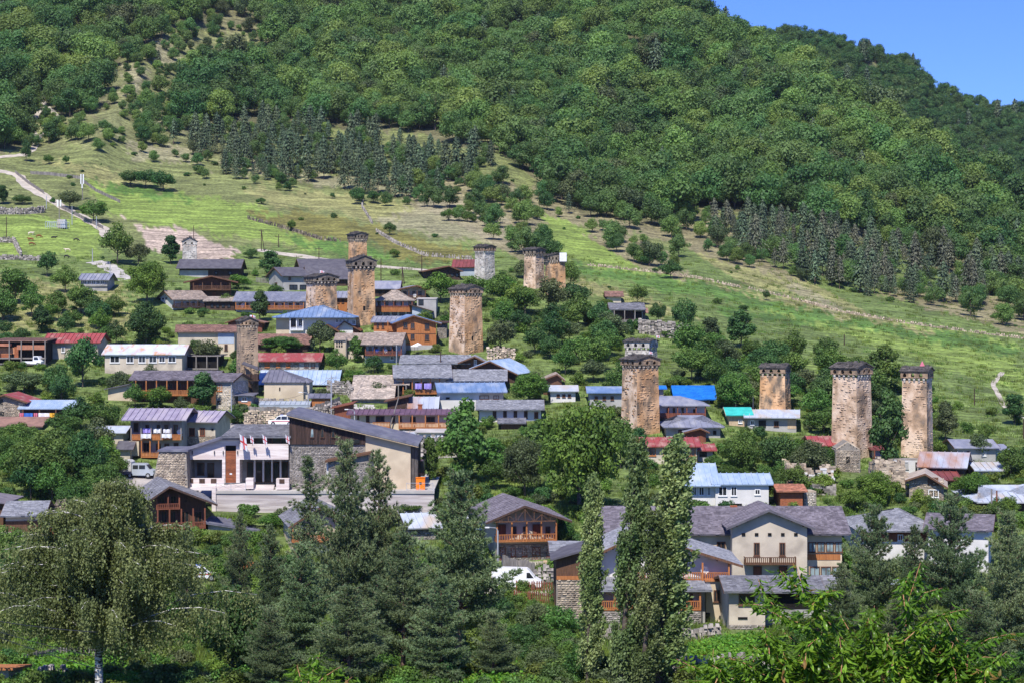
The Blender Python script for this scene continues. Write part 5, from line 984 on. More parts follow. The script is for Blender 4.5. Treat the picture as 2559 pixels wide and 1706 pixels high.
for u, vv, h in ((2148, 104, 9), (2172, 112, 12), (2182, 116, 9), (2282, 156, 14), (2306, 182, 9), (1716, 3, 7), (2350, 214, 7)):
    p = far_at(u, 0.02)[0] if u > 1750 else at(u, skyline(u)); o = link('conifer_tree', PIN[0]); o.location = p-Vector((0, 0, 1)); o.scale = (h/14*.85, h/14*.85, h/14)
    tagged(o, ('lone dark conifer at the left start of the mountain skyline' if u == 1716 else 'dark conifer on the mountain skyline, %s of six from the left' % {2148: 'first', 2172: 'second', 2182: 'third', 2282: 'fourth', 2306: 'fifth', 2350: 'sixth'}[u]), 'conifer', 'conifers on the skyline')

# ---- trees among the houses: (x, base y, width, height in the 2352 px overview), look, words that place it
MCOL = dict(L='leaf_light', M='leaf_mid', K='leaf_dark', G='leaf_grey')
MWORD = dict(L='bright green', M='mid green', K='dark green', G='grey-green')
def set_mat(o, m):
    s = o.material_slots[0]; s.link = 'OBJECT'; s.material = MATS[m]
def tree(x, yb, w, h, c, where, d=None, group='trees among the village houses', label=None):
    u, v = x*S, yb*S; p = at(u, v, -.3) if d is None else ray(u, v, d)
    Hm = h*S/F*p.y; Wm = w*S/F*p.y; root = empty('broadleaf_tree', p, random.uniform(0, 6.28)); r = random.Random(x*13+yb)
    if Hm/Wm > 1.55 and w < 120: me, H0, W0, tr, TH = r.choice(TALLC), 10, 5, VTR, 9
    elif w > 95: me, H0, W0, tr, TH = r.choice(BIG), 12, 11, BTR, 12
    else: me, H0, W0, tr, TH = r.choice(VIL), 9, 8, VTR, 9
    c_ = link('crown', me, root); c_.scale = (Wm/W0, Wm/W0, Hm/H0); set_mat(c_, MCOL[c])
    t_ = link('trunk', tr, root); t_.scale = (Wm/W0*.8, Wm/W0*.8, Hm/TH*.9)
    tagged(root, label or '%s %s tree %s' % ('tall' if h > 1.4*w else 'rounded', MWORD[c], where), 'tree', group); return root
TREES = [
 (270, 608, 85, 100, 'M', 'beside the ploughed field'), (318, 612, 60, 62, 'G', 'just right of the big one beside the ploughed field'), (338, 700, 100, 112, 'L', 'left of the long charcoal barn roof'),
 (392, 607, 42, 74, 'K', 'left of the small pale tower'), (108, 636, 48, 70, 'K', 'below the grazing cows'), (35, 700, 90, 95, 'M', 'at the left edge below the pasture'),
 (150, 672, 66, 66, 'M', 'left of the small house with the window row'), (205, 726, 70, 60, 'K', 'below the small house with the window row'), (262, 728, 62, 55, 'M', 'right below the small house with the window row'),
 (335, 792, 100, 108, 'K', 'above the white rusty roof'), (95, 765, 46, 72, 'K', 'in the meadow above the red roof at the left'), (150, 772, 44, 58, 'K', 'second in the meadow above the red roof'),
 (190, 888, 88, 130, 'K', 'between the red roof and the white rusty roof'), (130, 905, 70, 80, 'K', 'below the red roof at the left'), (240, 800, 50, 60, 'M', 'behind the white rusty roof'),
 (55, 905, 90, 62, 'G', 'below the unfinished brick building'), (275, 910, 60, 70, 'G', 'in front of the left end of the white rusty roof'), (345, 880, 50, 50, 'G', 'in front of the middle windows under the white rusty roof'),
 (478, 838, 70, 70, 'G', 'left of the tower with the wooden porch'), (466, 944, 62, 105, 'K', 'in front of the purple-brown roofed chalet'), (365, 940, 66, 62, 'L', 'in front of the orange timber front'),
 (310, 935, 55, 60, 'M', 'left of the orange timber front'), (415, 945, 45, 40, 'G', 'low beside the orange timber front'), (545, 975, 50, 42, 'M', 'above the museum roof ridge'),
 (240, 990, 90, 80, 'M', 'above the house with the laundry'), (185, 985, 80, 80, 'K', 'right of the blue roofed shed'), (620, 640, 46, 72, 'K', 'left of the charcoal roofed upper houses'),
 (577, 594, 38, 28, 'K', 'low at the end of the ploughed field'), (670, 532, 24, 32, 'M', 'alone in the olive field'), (597, 742, 38, 88, 'K', 'in front of the long balcony house'), (548, 665, 60, 40, 'L', 'right of the charcoal barn'),
 (520, 705, 46, 34, 'M', 'between the barn and the gabled brown chalet'), (632, 690, 40, 44, 'M', 'below the white upper house'), (655, 740, 30, 30, 'M', 'in front of the blue hip roof'),
 (735, 810, 66, 86, 'G', 'at the foot of the tower with the pink flag'), (650, 806, 110, 40, 'M', 'low behind the red corrugated roof'), (818, 832, 38, 68, 'M', 'beside the tan shingle roof'),
 (772, 858, 52, 62, 'M', 'right of the red corrugated roof'), (860, 856, 50, 48, 'K', 'below the tan shingle roof'), (812, 880, 50, 40, 'L', 'low above the tan barn roof'), (870, 910, 60, 42, 'G', 'in front of the tan barn roof'),
 (1012, 696, 84, 82, 'L', 'below the red roofs near the pale upper tower'), (1090, 690, 80, 64, 'M', 'between the upper towers and the lone mid tower'), (1150, 700, 80, 72, 'M', 'behind the lone mid tower'),
 (1205, 640, 60, 50, 'G', 'at the foot of the paired upper towers'), (1262, 610, 66, 70, 'K', 'behind the paired upper towers'), (1310, 660, 50, 70, 'M', 'right of the paired upper towers'),
 (1150, 810, 70, 90, 'G', 'on the bare bank right of the lone mid tower'), (1215, 930, 96, 84, 'L', 'at the corner of the grey shingled roofs'), (1465, 700, 48, 56, 'M', 'above the open grey hut'),
 (1572, 768, 66, 96, 'K', 'right of the open grey hut'), (1512, 745, 44, 60, 'K', 'between the open grey hut and the tall one'), (1632, 800, 50, 80, 'G', 'beside the rocky bank'), (1702, 800, 60, 100, 'K', 'standing above the wooded bank'),
 (2030, 905, 70, 130, 'M', 'behind the broadest right tower'), (2040, 1078, 76, 200, 'K', 'between the two right towers'), (2172, 1015, 50, 110, 'G', 'right of the rightmost tower'), (2330, 975, 50, 80, 'K', 'at the right edge of the meadow'),
 (2250, 1055, 60, 70, 'G', 'in front of the grey-blue roofed house at the right'), (1240, 1080, 80, 130, 'M', 'behind the large bright one in the middle'), (1330, 1186, 210, 290, 'L', 'the largest, in the middle of the village'),
 (1425, 1075, 90, 130, 'M', 'at the foot of the two-stage tower'), (1205, 1140, 110, 150, 'G', 'left of the large bright one'), (1068, 1112, 100, 215, 'M', 'right of the museum, with a forked trunk'), (987, 1120, 44, 130, 'M', 'thin, at the end of the museum'),
 (1130, 1100, 70, 110, 'M', 'between the forked tree and the large bright one'), (1700, 1090, 100, 110, 'M', 'above the pale blue roofs'), (1785, 1088, 90, 100, 'K', 'below the white sheeted building'), (1860, 1100, 110, 100, 'G', 'above the roofless ruin'),
 (1640, 1075, 50, 40, 'M', 'right of the red roofed house'), (1730, 1130, 110, 55, 'G', 'behind the pale blue roofs'), (1900, 1075, 60, 60, 'M', 'at the foot of the broadest right tower'), (2010, 1160, 100, 90, 'L', 'in front of the ruined wall'),
 (1960, 1175, 70, 60, 'L', 'above the hotel roof end'), (2235, 1145, 110, 70, 'L', 'below the rusty metal roof'), (2322, 1100, 70, 90, 'M', 'at the right edge above the pale hip roof'), (1835, 1155, 45, 40, 'K', 'beside the orange tiled shed'),
 (90, 1140, 170, 160, 'M', 'at the left edge above the lane'), (195, 1125, 120, 150, 'K', 'left of the parked canvas truck'), (245, 1095, 60, 110, 'L', 'touching the canvas truck'), (40, 1050, 110, 90, 'M', 'below the blue roofed shed'), (150, 1010, 80, 70, 'M', 'between the blue roof and the laundry house'),
 (15, 1300, 90, 110, 'M', 'at the left edge beside the drive'), (85, 1330, 80, 110, 'M', 'left of the weeping birch'), (535, 1560, 190, 235, 'K', 'in front, between the birch and the pines'),
 (1290, 1470, 90, 100, 'M', 'on the bank left of the poplars'), (1250, 1560, 120, 90, 'G', 'low at the bottom beside the poplars'), (1350, 1575, 120, 110, 'M', 'at the foot of the left poplar'),
 (1120, 1190, 90, 40, 'L', 'low on the bank above the half-timbered house'), (1190, 1190, 100, 55, 'L', 'spreading on the bank above the half-timbered house'), (1255, 1200, 70, 50, 'L', 'right behind the half-timbered house'), (1295, 1260, 60, 90, 'M', 'right of the half-timbered house'),
 (560, 1210, 70, 38, 'L', 'below the museum terrace wall'), (625, 1212, 80, 40, 'L', 'second below the museum terrace wall'), (700, 1215, 70, 34, 'L', 'third below the museum terrace wall'), (940, 1175, 60, 26, 'M', 'below the right end of the terrace wall'),
 (2180, 1220, 60, 70, 'M', 'beside the stone fronted cottage'), (2290, 1190, 60, 50, 'M', 'right of the stone fronted cottage'), (120, 1190, 60, 30, 'L', 'low beside the lane wall'), (1050, 1470, 100, 70, 'M', 'low between the front pines'),
]
TREES += [(60, 372, 20, 60, 'K', 'beside the bend of the dirt track'), (112, 378, 26, 28, 'M', 'in the field right of the dirt track'), (152, 378, 18, 26, 'M', 'second in the field right of the dirt track'),
 (215, 512, 76, 62, 'M', 'beside the fenced lane'), (160, 480, 60, 50, 'G', 'by the phone mast'), (52, 470, 50, 28, 'K', 'low above the pasture wall'), (5, 470, 30, 50, 'K', 'at the left edge above the pasture wall'),
 (300, 428, 60, 44, 'K', 'left in the thicket above the bright meadow'), (335, 432, 60, 48, 'K', 'middle of the thicket above the bright meadow'), (375, 440, 64, 56, 'K', 'right in the thicket above the bright meadow'),
 (255, 320, 40, 36, 'K', 'on the dry slope below the scree'), (820, 470, 40, 44, 'K', 'first under the conifer belt'), (858, 468, 40, 36, 'K', 'second under the conifer belt'), (975, 476, 26, 38, 'K', 'third under the conifer belt'),
 (1030, 508, 36, 34, 'M', 'on the pale bank'), (1073, 510, 32, 30, 'M', 'second on the pale bank'), (905, 592, 26, 26, 'M', 'alone behind the tall rear tower'), (1120, 520, 40, 36, 'K', 'third on the pale bank'), (455, 400, 30, 26, 'K', 'alone below the pale bank at the left'), (600, 470, 24, 20, 'K', 'by the olive field corner'),
 (1760, 690, 20, 30, 'K', 'alone beside the meadow wall'), (1540, 640, 60, 46, 'K', 'at the lower tip of the scrub'), (660, 440, 18, 28, 'K', 'below the conifer belt at the left'), (895, 540, 30, 36, 'K', 'behind the rear tower')]
for t in TREES: tree(*t)
# wooded banks
ORD = ['first', 'second', 'third', 'fourth', 'fifth', 'sixth', 'seventh', 'eighth', 'ninth', 'tenth', 'eleventh', 'twelfth', 'thirteenth', 'fourteenth', 'fifteenth', 'sixteenth', 'seventeenth', 'eighteenth', 'nineteenth', 'twentieth']
def bank(poly, step, cols, wh, grp, lab, seed):
    made = []
    r = random.Random(seed); a, b = min(p[0] for p in poly), max(p[0] for p in poly); c, d = min(p[1] for p in poly), max(p[1] for p in poly); y = c
    while y < d:
        x = a
        while x < b:
            xx = x+r.uniform(-.4, .4)*step; yy = y+r.uniform(-.3, .3)*step; x += step
            if not bool(inpoly(xx, yy, poly)) or 1670 < xx*S < 1800 and 975 < (yy+30)*S < 1050: continue
            if built(at(xx*S, (yy+30)*S), 2.5): continue
            w = r.uniform(*wh); h = w*r.uniform(.8, 1.25); c_ = r.choice(cols); made.append((c_, xx, tree(xx, yy+w*.5, w, h, c_, '', group=grp, label=lab)))
        y += step*.62
    for col in set(cols):
        mine = sorted([(x, o) for c, x, o in made if c == col], key=lambda t: t[0])
        for i, (x, o) in enumerate(mine): o['label'] = '%s %s%s' % (MWORD[col], lab, '' if len(mine) == 1 else ', '+(ORD[i] if i < 20 else '%dth' % (i+1))+' such from the left')
bank([(1110, 640), (1330, 650), (1420, 720), (1420, 800), (1440, 880), (1280, 860), (1200, 760), (1120, 720)], 50, 'MMKGL', (54, 88), 'trees on the wooded bank right of the lone mid tower', 'thicket tree right of the lone mid tower', 3)
bank([(1520, 800), (1640, 770), (1720, 790), (1900, 790), (1980, 830), (2060, 900), (2060, 1000), (1900, 1000), (1850, 910), (1640, 910), (1520, 850)], 54, 'MMKGM', (62, 98), 'trees on the wooded bank behind the right towers', 'thicket tree behind the right towers', 5)
bank([(0, 740), (60, 760), (60, 780), (0, 780)], 40, 'K', (40, 60), 'trees at the left edge', 'tree in the row at the left edge', 6)
bank([(1090, 840), (1160, 820), (1180, 860), (1100, 870)], 34, 'MG', (30, 44), 'bushes by the ruined wall', 'low bush behind the grey shingled roofs', 8)
bank([(0, 960), (110, 960), (280, 1010), (262, 1080), (262, 1140), (120, 1130), (0, 1120)], 62, 'MKGM', (72, 110), 'trees massed at the left edge', 'tree massed above the left lane', 11)
bank([(0, 880), (120, 880), (230, 900), (250, 950), (190, 960), (40, 900), (0, 905)], 50, 'KMGL', (52, 80), 'trees between the left houses', 'tree between the left red and blue roofs', 12)
bank([(0, 660), (90, 650), (230, 690), (270, 745), (330, 770), (250, 790), (180, 770), (60, 720), (0, 720)], 56, 'MKLM', (44, 72), 'trees in the left meadow', 'orchard tree under the row-windowed house', 13)
bank([(1640, 1050), (1760, 1070), (1890, 1060), (1900, 1110), (1780, 1120), (1660, 1090)], 40, 'MGLM', (40, 66), 'trees under the right towers', 'orchard tree below the white sheeted building', 14)
bank([(2200, 1120), (2352, 1110), (2352, 1170), (2240, 1175)], 38, 'MLM', (40, 60), 'trees by the pale hip roof', 'tree behind the pale hip roof', 15)
bank([(0, 1260), (60, 1250), (190, 1290), (150, 1400), (0, 1420)], 60, 'MKG', (70, 100), 'trees left of the birch', 'tree crowding the edge behind the birch', 16)
bank([(1140, 1380), (1290, 1420), (1330, 1540), (1140, 1560)], 58, 'MGKM', (56, 90), 'trees on the bank by the poplars', 'bushy tree left of the poplars', 17)
bank([(1330, 1510), (1440, 1520), (1490, 1568), (1330, 1568)], 58, 'MGM', (56, 80), 'trees at the foot of the poplars', 'bushy tree at the foot of the poplars', 18)
bank([(890, 660), (990, 690), (1020, 760), (1000, 800), (960, 740)], 40, 'M', (26, 40), 'bushes by the guesthouse', 'bush between the guesthouse and the lone tower', 19)
bank([(1880, 1500), (2352, 1480), (2352, 1568), (1880, 1568)], 76, 'KGK', (76, 110), 'dark trees under the right pines', 'bushy tree under the right pines', 20)
bank([(330, 780), (420, 800), (560, 790), (700, 800), (520, 860), (430, 850)], 60, 'GKM', (36, 56), 'bushes around the brown roofs', 'bush among the worn brown roofs', 21)
bank([(200, 940), (270, 960), (260, 985), (200, 980)], 34, 'KM', (40, 60), 'trees above the guesthouse', 'tree left of the orange timber chalet', 22)
bank([(1100, 1020), (1200, 1000), (1230, 1100), (1120, 1110)], 46, 'MGM', (56, 80), 'trees left of the bright one', 'tree in the lane right of the museum', 23)
# loose shrubs over the open fields and the village ground
sh = []
for i in range(1500):
    u = random.uniform(-300, 2900); v = random.uniform(330, 860)
    if bool(inpoly(u, v, FOREST)): continue
    ff = .25+.75*(math.sin(u/70+v/23.)+math.sin(u/31-v/17.)+math.sin(v/9.+u/200.) > 1.2)
    if random.random() > ff*.4 or any(bool(inpoly(u, v, p)) for p in SOIL+BRIGHT) and random.random() < .85: continue
    if built(at(u, v), 1.6): continue
    sh.append((at(u, v, -.1), random.uniform(.18, .75), random.randrange(4)))
scatter('field_shrubbery', [t[0] for t in sh], [t[1] for t in sh], [t[2] for t in sh], [with_mat(m, 'leaf_dark') for m in SHR[:2]]+SHR[2:], 'small shrubs dotted over the open fields')
sh = []
for i in range(3000):
    v = random.uniform(760, 1780); u = random.uniform(-300, 2900)
    if v < 1040 and 1480 < u and v < 700+(u-1300)*.27: continue
    if 420 < u < 1090 and 1060 < v < 1290 or 250 < u < 560 and 1150 < v < 1250 or 650 < u < 1000 and 1020 < v < 1060 or v < 900 and u < 350: continue
    if built(at(u, v), 1.6) or 1470 < u < 1960 and 1490 < v < 1700: continue
    sh.append((at(u, v, -.1), random.uniform(.35, .95) if v < 1500 else random.uniform(.4, .8), random.randrange(8)))
scatter('undergrowth', [t[0] for t in sh], [t[1] for t in sh], [t[2] for t in sh], [with_mat(m, k) for m, k in zip(SHR+SHR, ('leaf_mid', 'leaf_light', 'leaf_dark', 'leaf_grey', 'weeds', 'leaf_mid', 'weeds', 'leaf_light'))], 'tangled bushes and weeds between the houses')
def tuft(seed, m, n=26, h=.5, w=1.1):
    g = np.random.default_rng(seed); c = np.stack([g.normal(size=n)*w*.4, g.normal(size=n)*w*.4, np.zeros(n)], 1); lean = g.normal(size=(n, 3))*.22; lean[:, 2] = g.uniform(.5, 1, n)
    t = lean*h; b = unit(np.cross(t, g.normal(size=(n, 3))))*.045; V = np.stack([c-b, c+b, c+t], 1).reshape(-1, 3)
    return np_mesh('tuft', V, np.arange(n*3).reshape(-1, 3), m)
TF = [tuft(1, 'weeds'), tuft(2, 'weeds', 30, .7), tuft(3, 'leaf_light', 24, .6), tuft(4, 'weeds', 18, .9, .8)]
gp = []
for i in range(26000):
    v = 640+1100*random.random()**.8; u = random.uniform(-200, 2760)
    if bool(inpoly(u, v, FOREST)) or 420 < u < 1090 and 1060 < v < 1290 or 330 < u < 540 and 1180 < v < 1260: continue
    if built(at(u, v), .6): continue
    gp.append((at(u, v, -.03), random.uniform(.6, 1.4), random.randrange(4)))
scatter('grass', [t[0] for t in gp], [t[1] for t in gp], [t[2] for t in gp], TF, 'grass and wild herbs on the slopes')

# ---- foreground trees with their own shape
def pine_tree(name, H, W, seed, low=.18, sparse=1.0):
    g = np.random.default_rng(seed); b = MB(); P = []; Dn = []
    bend = g.normal(size=2)*.25; z = H*low; axis = lambda zz: np.array([bend[0]*math.sin(zz/H*2.6), bend[1]*math.sin(zz/H*2.2), zz])
    b.tube([tuple(axis(t)) if t > 0 else (0, 0, -1.5) for t in np.linspace(-.1, H*.98, 9)], list(np.linspace(H*.017, .02, 9)), 7)
    while z < H*.99:
        t = (z-H*low)/(H*(1-low)); L = W/2*(max(.05, (1-t))**.62)*(.55+.45*min(1, t*5+.5))*g.uniform(.72, 1.15)
        for k in range(int(g.integers(4, 7)*sparse+.5)):
            a = g.random()*2*math.pi; l = L*g.uniform(.6, 1.12); up = .10+.55*t+g.normal()*.1; p0 = axis(z+g.normal()*.12)
            dr = np.array([math.cos(a), math.sin(a), 0]); sd = np.array([-math.sin(a), math.cos(a), 0]); pts = [p0+dr*l*s+np.array([0, 0, l*(up*s+.28*s*s)]) for s in (0, .35, .7, 1)]
            b.tube([tuple(q) for q in pts], [.05+.012*l, .035+.008*l, .025, .012], 4)
            for s in np.arange(.22, 1.01, .34/max(l, .5)):
                q = p0+dr*l*s+np.array([0, 0, l*(up*s+.28*s*s)]); wid = l*.42*(1-abs(s-.55)*.9)
                m = max(1, int(wid/.30))
                for j in range(-m, m+1):
                    if g.random() < .12: continue
                    P.append(q+sd*j*wid/m*g.uniform(.6, 1.1)+dr*(-abs(j)*.06+g.normal()*.08)+np.array([0, 0, abs(j)*.05+g.normal()*.09])); Dn.append(dr*.6+sd*j*.35/m+np.array([0, 0, .75]))
        z += H*.034*g.uniform(.75, 1.3)
    for s in range(8): P.append(axis(H*(.93+.01*s))); Dn.append(np.array([0, 0, 1.]))
    P = np.array(P); Dn = unit(np.array(Dn)); n = 24
    c = np.repeat(P, n, 0); d = unit(np.repeat(Dn, n, 0)+g.normal(size=(len(c), 3))*.62); s = g.uniform(.18, .40, len(c))[:, None]
    w = unit(np.cross(d, g.normal(size=(len(c), 3))))*.040; V = np.stack([c-w, c+w, c+d*s+w*.3], 1).reshape(-1, 3)
    return np_mesh('needles', V, np.arange(len(V)).reshape(-1, 3), 'needle_pine'), b.mesh('trunk', 'bark_pine', True)
def put_pine(protos, i, x, yb, h, w, where):
    ne, tr, H, W = protos[i]; p = at(x*S, yb*S, -.2); root = empty('pine_tree', p, random.uniform(0, 6.28)); hs = h*S/F*p.y/H; ws = w*S/F*p.y/W
    for nm, me in (('crown', ne), ('trunk', tr)):
        o = link(nm, me, root); o.scale = (ws, ws, hs)
    tagged(root, where, 'pine', 'pines in front of the village')
PP = [(*pine_tree('p', 15, 8.5, 11), 15, 8.5), (*pine_tree('p', 15, 7.0, 12, .12), 15, 7.0), (*pine_tree('p', 13, 4.6, 13, .2, .62), 13, 4.6), (*pine_tree('p', 14, 8.0, 14, .3, .9), 14, 8.0)]
for i, x, yb, h, w, where in (
  (0, 1050, 1520, 440, 270, 'broad pine nearest the half-timbered house, its tip over the grassy bank'), (1, 868, 1500, 470, 190, 'tall pine with its double tip in front of the beige museum wall'), (0, 790, 1510, 500, 210, 'tall pine overlapping the stone wall of the museum'),
  (2, 690, 1330, 285, 120, 'slender open pine before the pale terrace wall'), (1, 548, 1500, 330, 110, 'narrow pine rising right of the wooden chalet'), (1, 432, 1420, 225, 80, 'small pine before the stone base of the wooden chalet'),
  (1, 625, 1480, 280, 130, 'pine left of the slender open one'), (0, 700, 1545, 300, 210, 'low broad pine in the front row'), (0, 925, 1560, 340, 220, 'dense pine between the two tallest pines'), (1, 1010, 1575, 260, 190, 'low pine at the bottom below the broad one'),
  (0, 1130, 1570, 170, 130, 'small pine at the bottom right of the broad one'), (0, 620, 1600, 210, 160, 'low pine at the bottom edge beside the dark tree'), (0, 800, 1600, 260, 220, 'low pine at the bottom under the tall museum pine'),
  (3, 2012, 1490, 330, 170, 'pine standing against the grey hipped roofs'), (3, 2190, 1500, 365, 200, 'open-trunked pine with its red trunk showing'), (0, 2310, 1560, 390, 200, 'dense pine at the right edge'), (1, 2105, 1500, 300, 130, 'narrower pine between the two right pines'),
  (0, 2380, 1500, 320, 200, 'pine cut by the right edge'), (3, 1935, 1500, 210, 120, 'small pine left of the right group'), (0, 2240, 1600, 250, 200, 'low pine at the bottom right behind the cherry'), (1, 2060, 1560, 190, 150, 'low pine behind the cherry tops')):
    put_pine(PP, i, x, yb, h, w, where)

def poplar(H, W, seed):
    g = np.random.default_rng(seed); b = MB(); P = []; T = []
    b.tube([(0, 0, -1.5), (0.05, 0, H*.3), (.15, 0, H*.7), (.3, 0, H*.95)], [.3, .22, .12, .02], 7)
    for i in range(150):
        z = H*(.05+.9*g.random()**.9); t = z/H; a = g.random()*6.28; rm = W/2*(1-t)**.45*(.55+.45*min(1, t*4)); l = g.uniform(.9, 2.4)*(1.15-t*.6)
        r = rm*g.uniform(.15, .95); base = np.array([math.cos(a)*r*.6+.3*t, math.sin(a)*r*.6, z]); dr = unit(np.array([math.cos(a)*.38+.22, math.sin(a)*.38, 1.0]))
        if i < 60: b.tube([tuple(np.array([.2*t, 0, z-.8])), tuple(base), tuple(base+dr*l*.7)], [.06, .04, .015], 4)
        m = int(150*l/1.6); s = g.random(m)**.8; th = .42*(1-s)**.5+.07; q = base+dr*l*s[:, None]+g.normal(size=(m, 3))*th[:, None]*np.array([.62, .62, .5]); P.append(q)
        T.append(np.tile(dr, (m, 1))+np.array([.5, 0, .1]))
    P = np.concatenate(P); T = np.concatenate(T); nn = g.normal(size=P.shape)+np.array([-.2, -.5, .5])
    V, Fc = cards(P, nn, g.uniform(.08, .16, len(P)), .62, T+g.normal(size=P.shape)*.4)
    return np_mesh('crown', V, Fc, 'leaf_poplar'), b.mesh('trunk', 'bark', True)
POP = [poplar(17, 3.4, 21), poplar(17, 3.6, 22)]
for i, x, yb, h, w, where in ((0, 1350, 1585, 505, 82, 'narrow left poplar of the three, lowest in height'), (1, 1425, 1590, 600, 98, 'middle poplar of the three, tallest and slim'), (0, 1512, 1590, 600, 138, 'broad right poplar of the three, leaning right'), (1, 1474, 1600, 440, 90, 'shorter poplar stem between the middle and right poplars')):
    p = at(x*S, yb*S, -.2); root = empty('poplar_tree', p, i*2.1+random.uniform(-.2, .2)); hs = h*S/F*p.y/17; ws = w*S/F*p.y/3.5; root.rotation_euler = (0, R(3.0 if x > 1400 else .5), 0)
    for nm, me in (('crown', POP[i][0]), ('trunk', POP[i][1])): o = link(nm, me, root); o.scale = (ws, ws, hs)
    tagged(root, where, 'poplar', 'poplars in front of the lodge')

def birch():
    g = np.random.default_rng(33); b = MB(); p = at(250, 1745, -.3); H = 575/F*p.y; k = p.y/F
    root = empty('birch_tree', p); lim = []
    trunk = [(0, 0, -1), (-.1, 0, H*.2), (.1, .1, H*.45), (.35, .1, H*.7), (.2, 0, H*.93)]
    b.tube(trunk, [.32, .26, .2, .12, .03], 8)
    tr = [np.array(q) for q in trunk]
    def on(t):
        t = t*4; i = min(int(t), 3); return tr[i]+(tr[i+1]-tr[i])*(t-i)
    P = []; T = []
    for i in range(84):
        t = .26+.74*g.random(); z0 = on(t); a = g.random()*6.28; L = (1.22-t)*H*.70*g.uniform(.45, 1.05); dr = np.array([math.cos(a), math.sin(a)*.8, 0])
        pts = [z0+dr*L*s+np.array([0, 0, L*(.95*s-.62*s*s)]) for s in np.linspace(0, 1, 6)]
        b.tube([tuple(q) for q in pts], list(np.linspace(.075, .015, 6)), 5)
        for s in np.arange(.16, 1.02, .028):
            q0 = z0+dr*L*s+np.array([0, 0, L*(.95*s-.62*s*s)])
            for _ in range(4):
                q = q0+g.normal(size=3)*np.array([.3, .3, .1]); l = g.uniform(.5, 2.6); m = int(l*12); w = np.linspace(0, 1, m)[:, None]
                sw = g.normal(size=3)*np.array([.22, .22, 0])+np.array([.12, 0, 0]); P.append(q+sw*w+np.array([0, 0, -l])*w+g.normal(size=(m, 3))*.09); T.append(np.tile(np.array([0, 0, -1.]), (m, 1)))
    P = np.concatenate(P); T = np.concatenate(T); P = P[P[:, 2] > .8]; T = T[:len(P)]
    V, Fc = cards(P, g.normal(size=P.shape)+np.array([-.2, -.6, .4]), g.uniform(.065, .12, len(P)), .6, T+g.normal(size=P.shape)*.35)
    link('crown', np_mesh('crown', V, Fc, 'leaf_birch'), root); b.obj('trunk', 'bark_birch', root, True)
    tagged(root, 'large weeping birch with pale limbs and black-banded white trunk', 'birch')
birch()

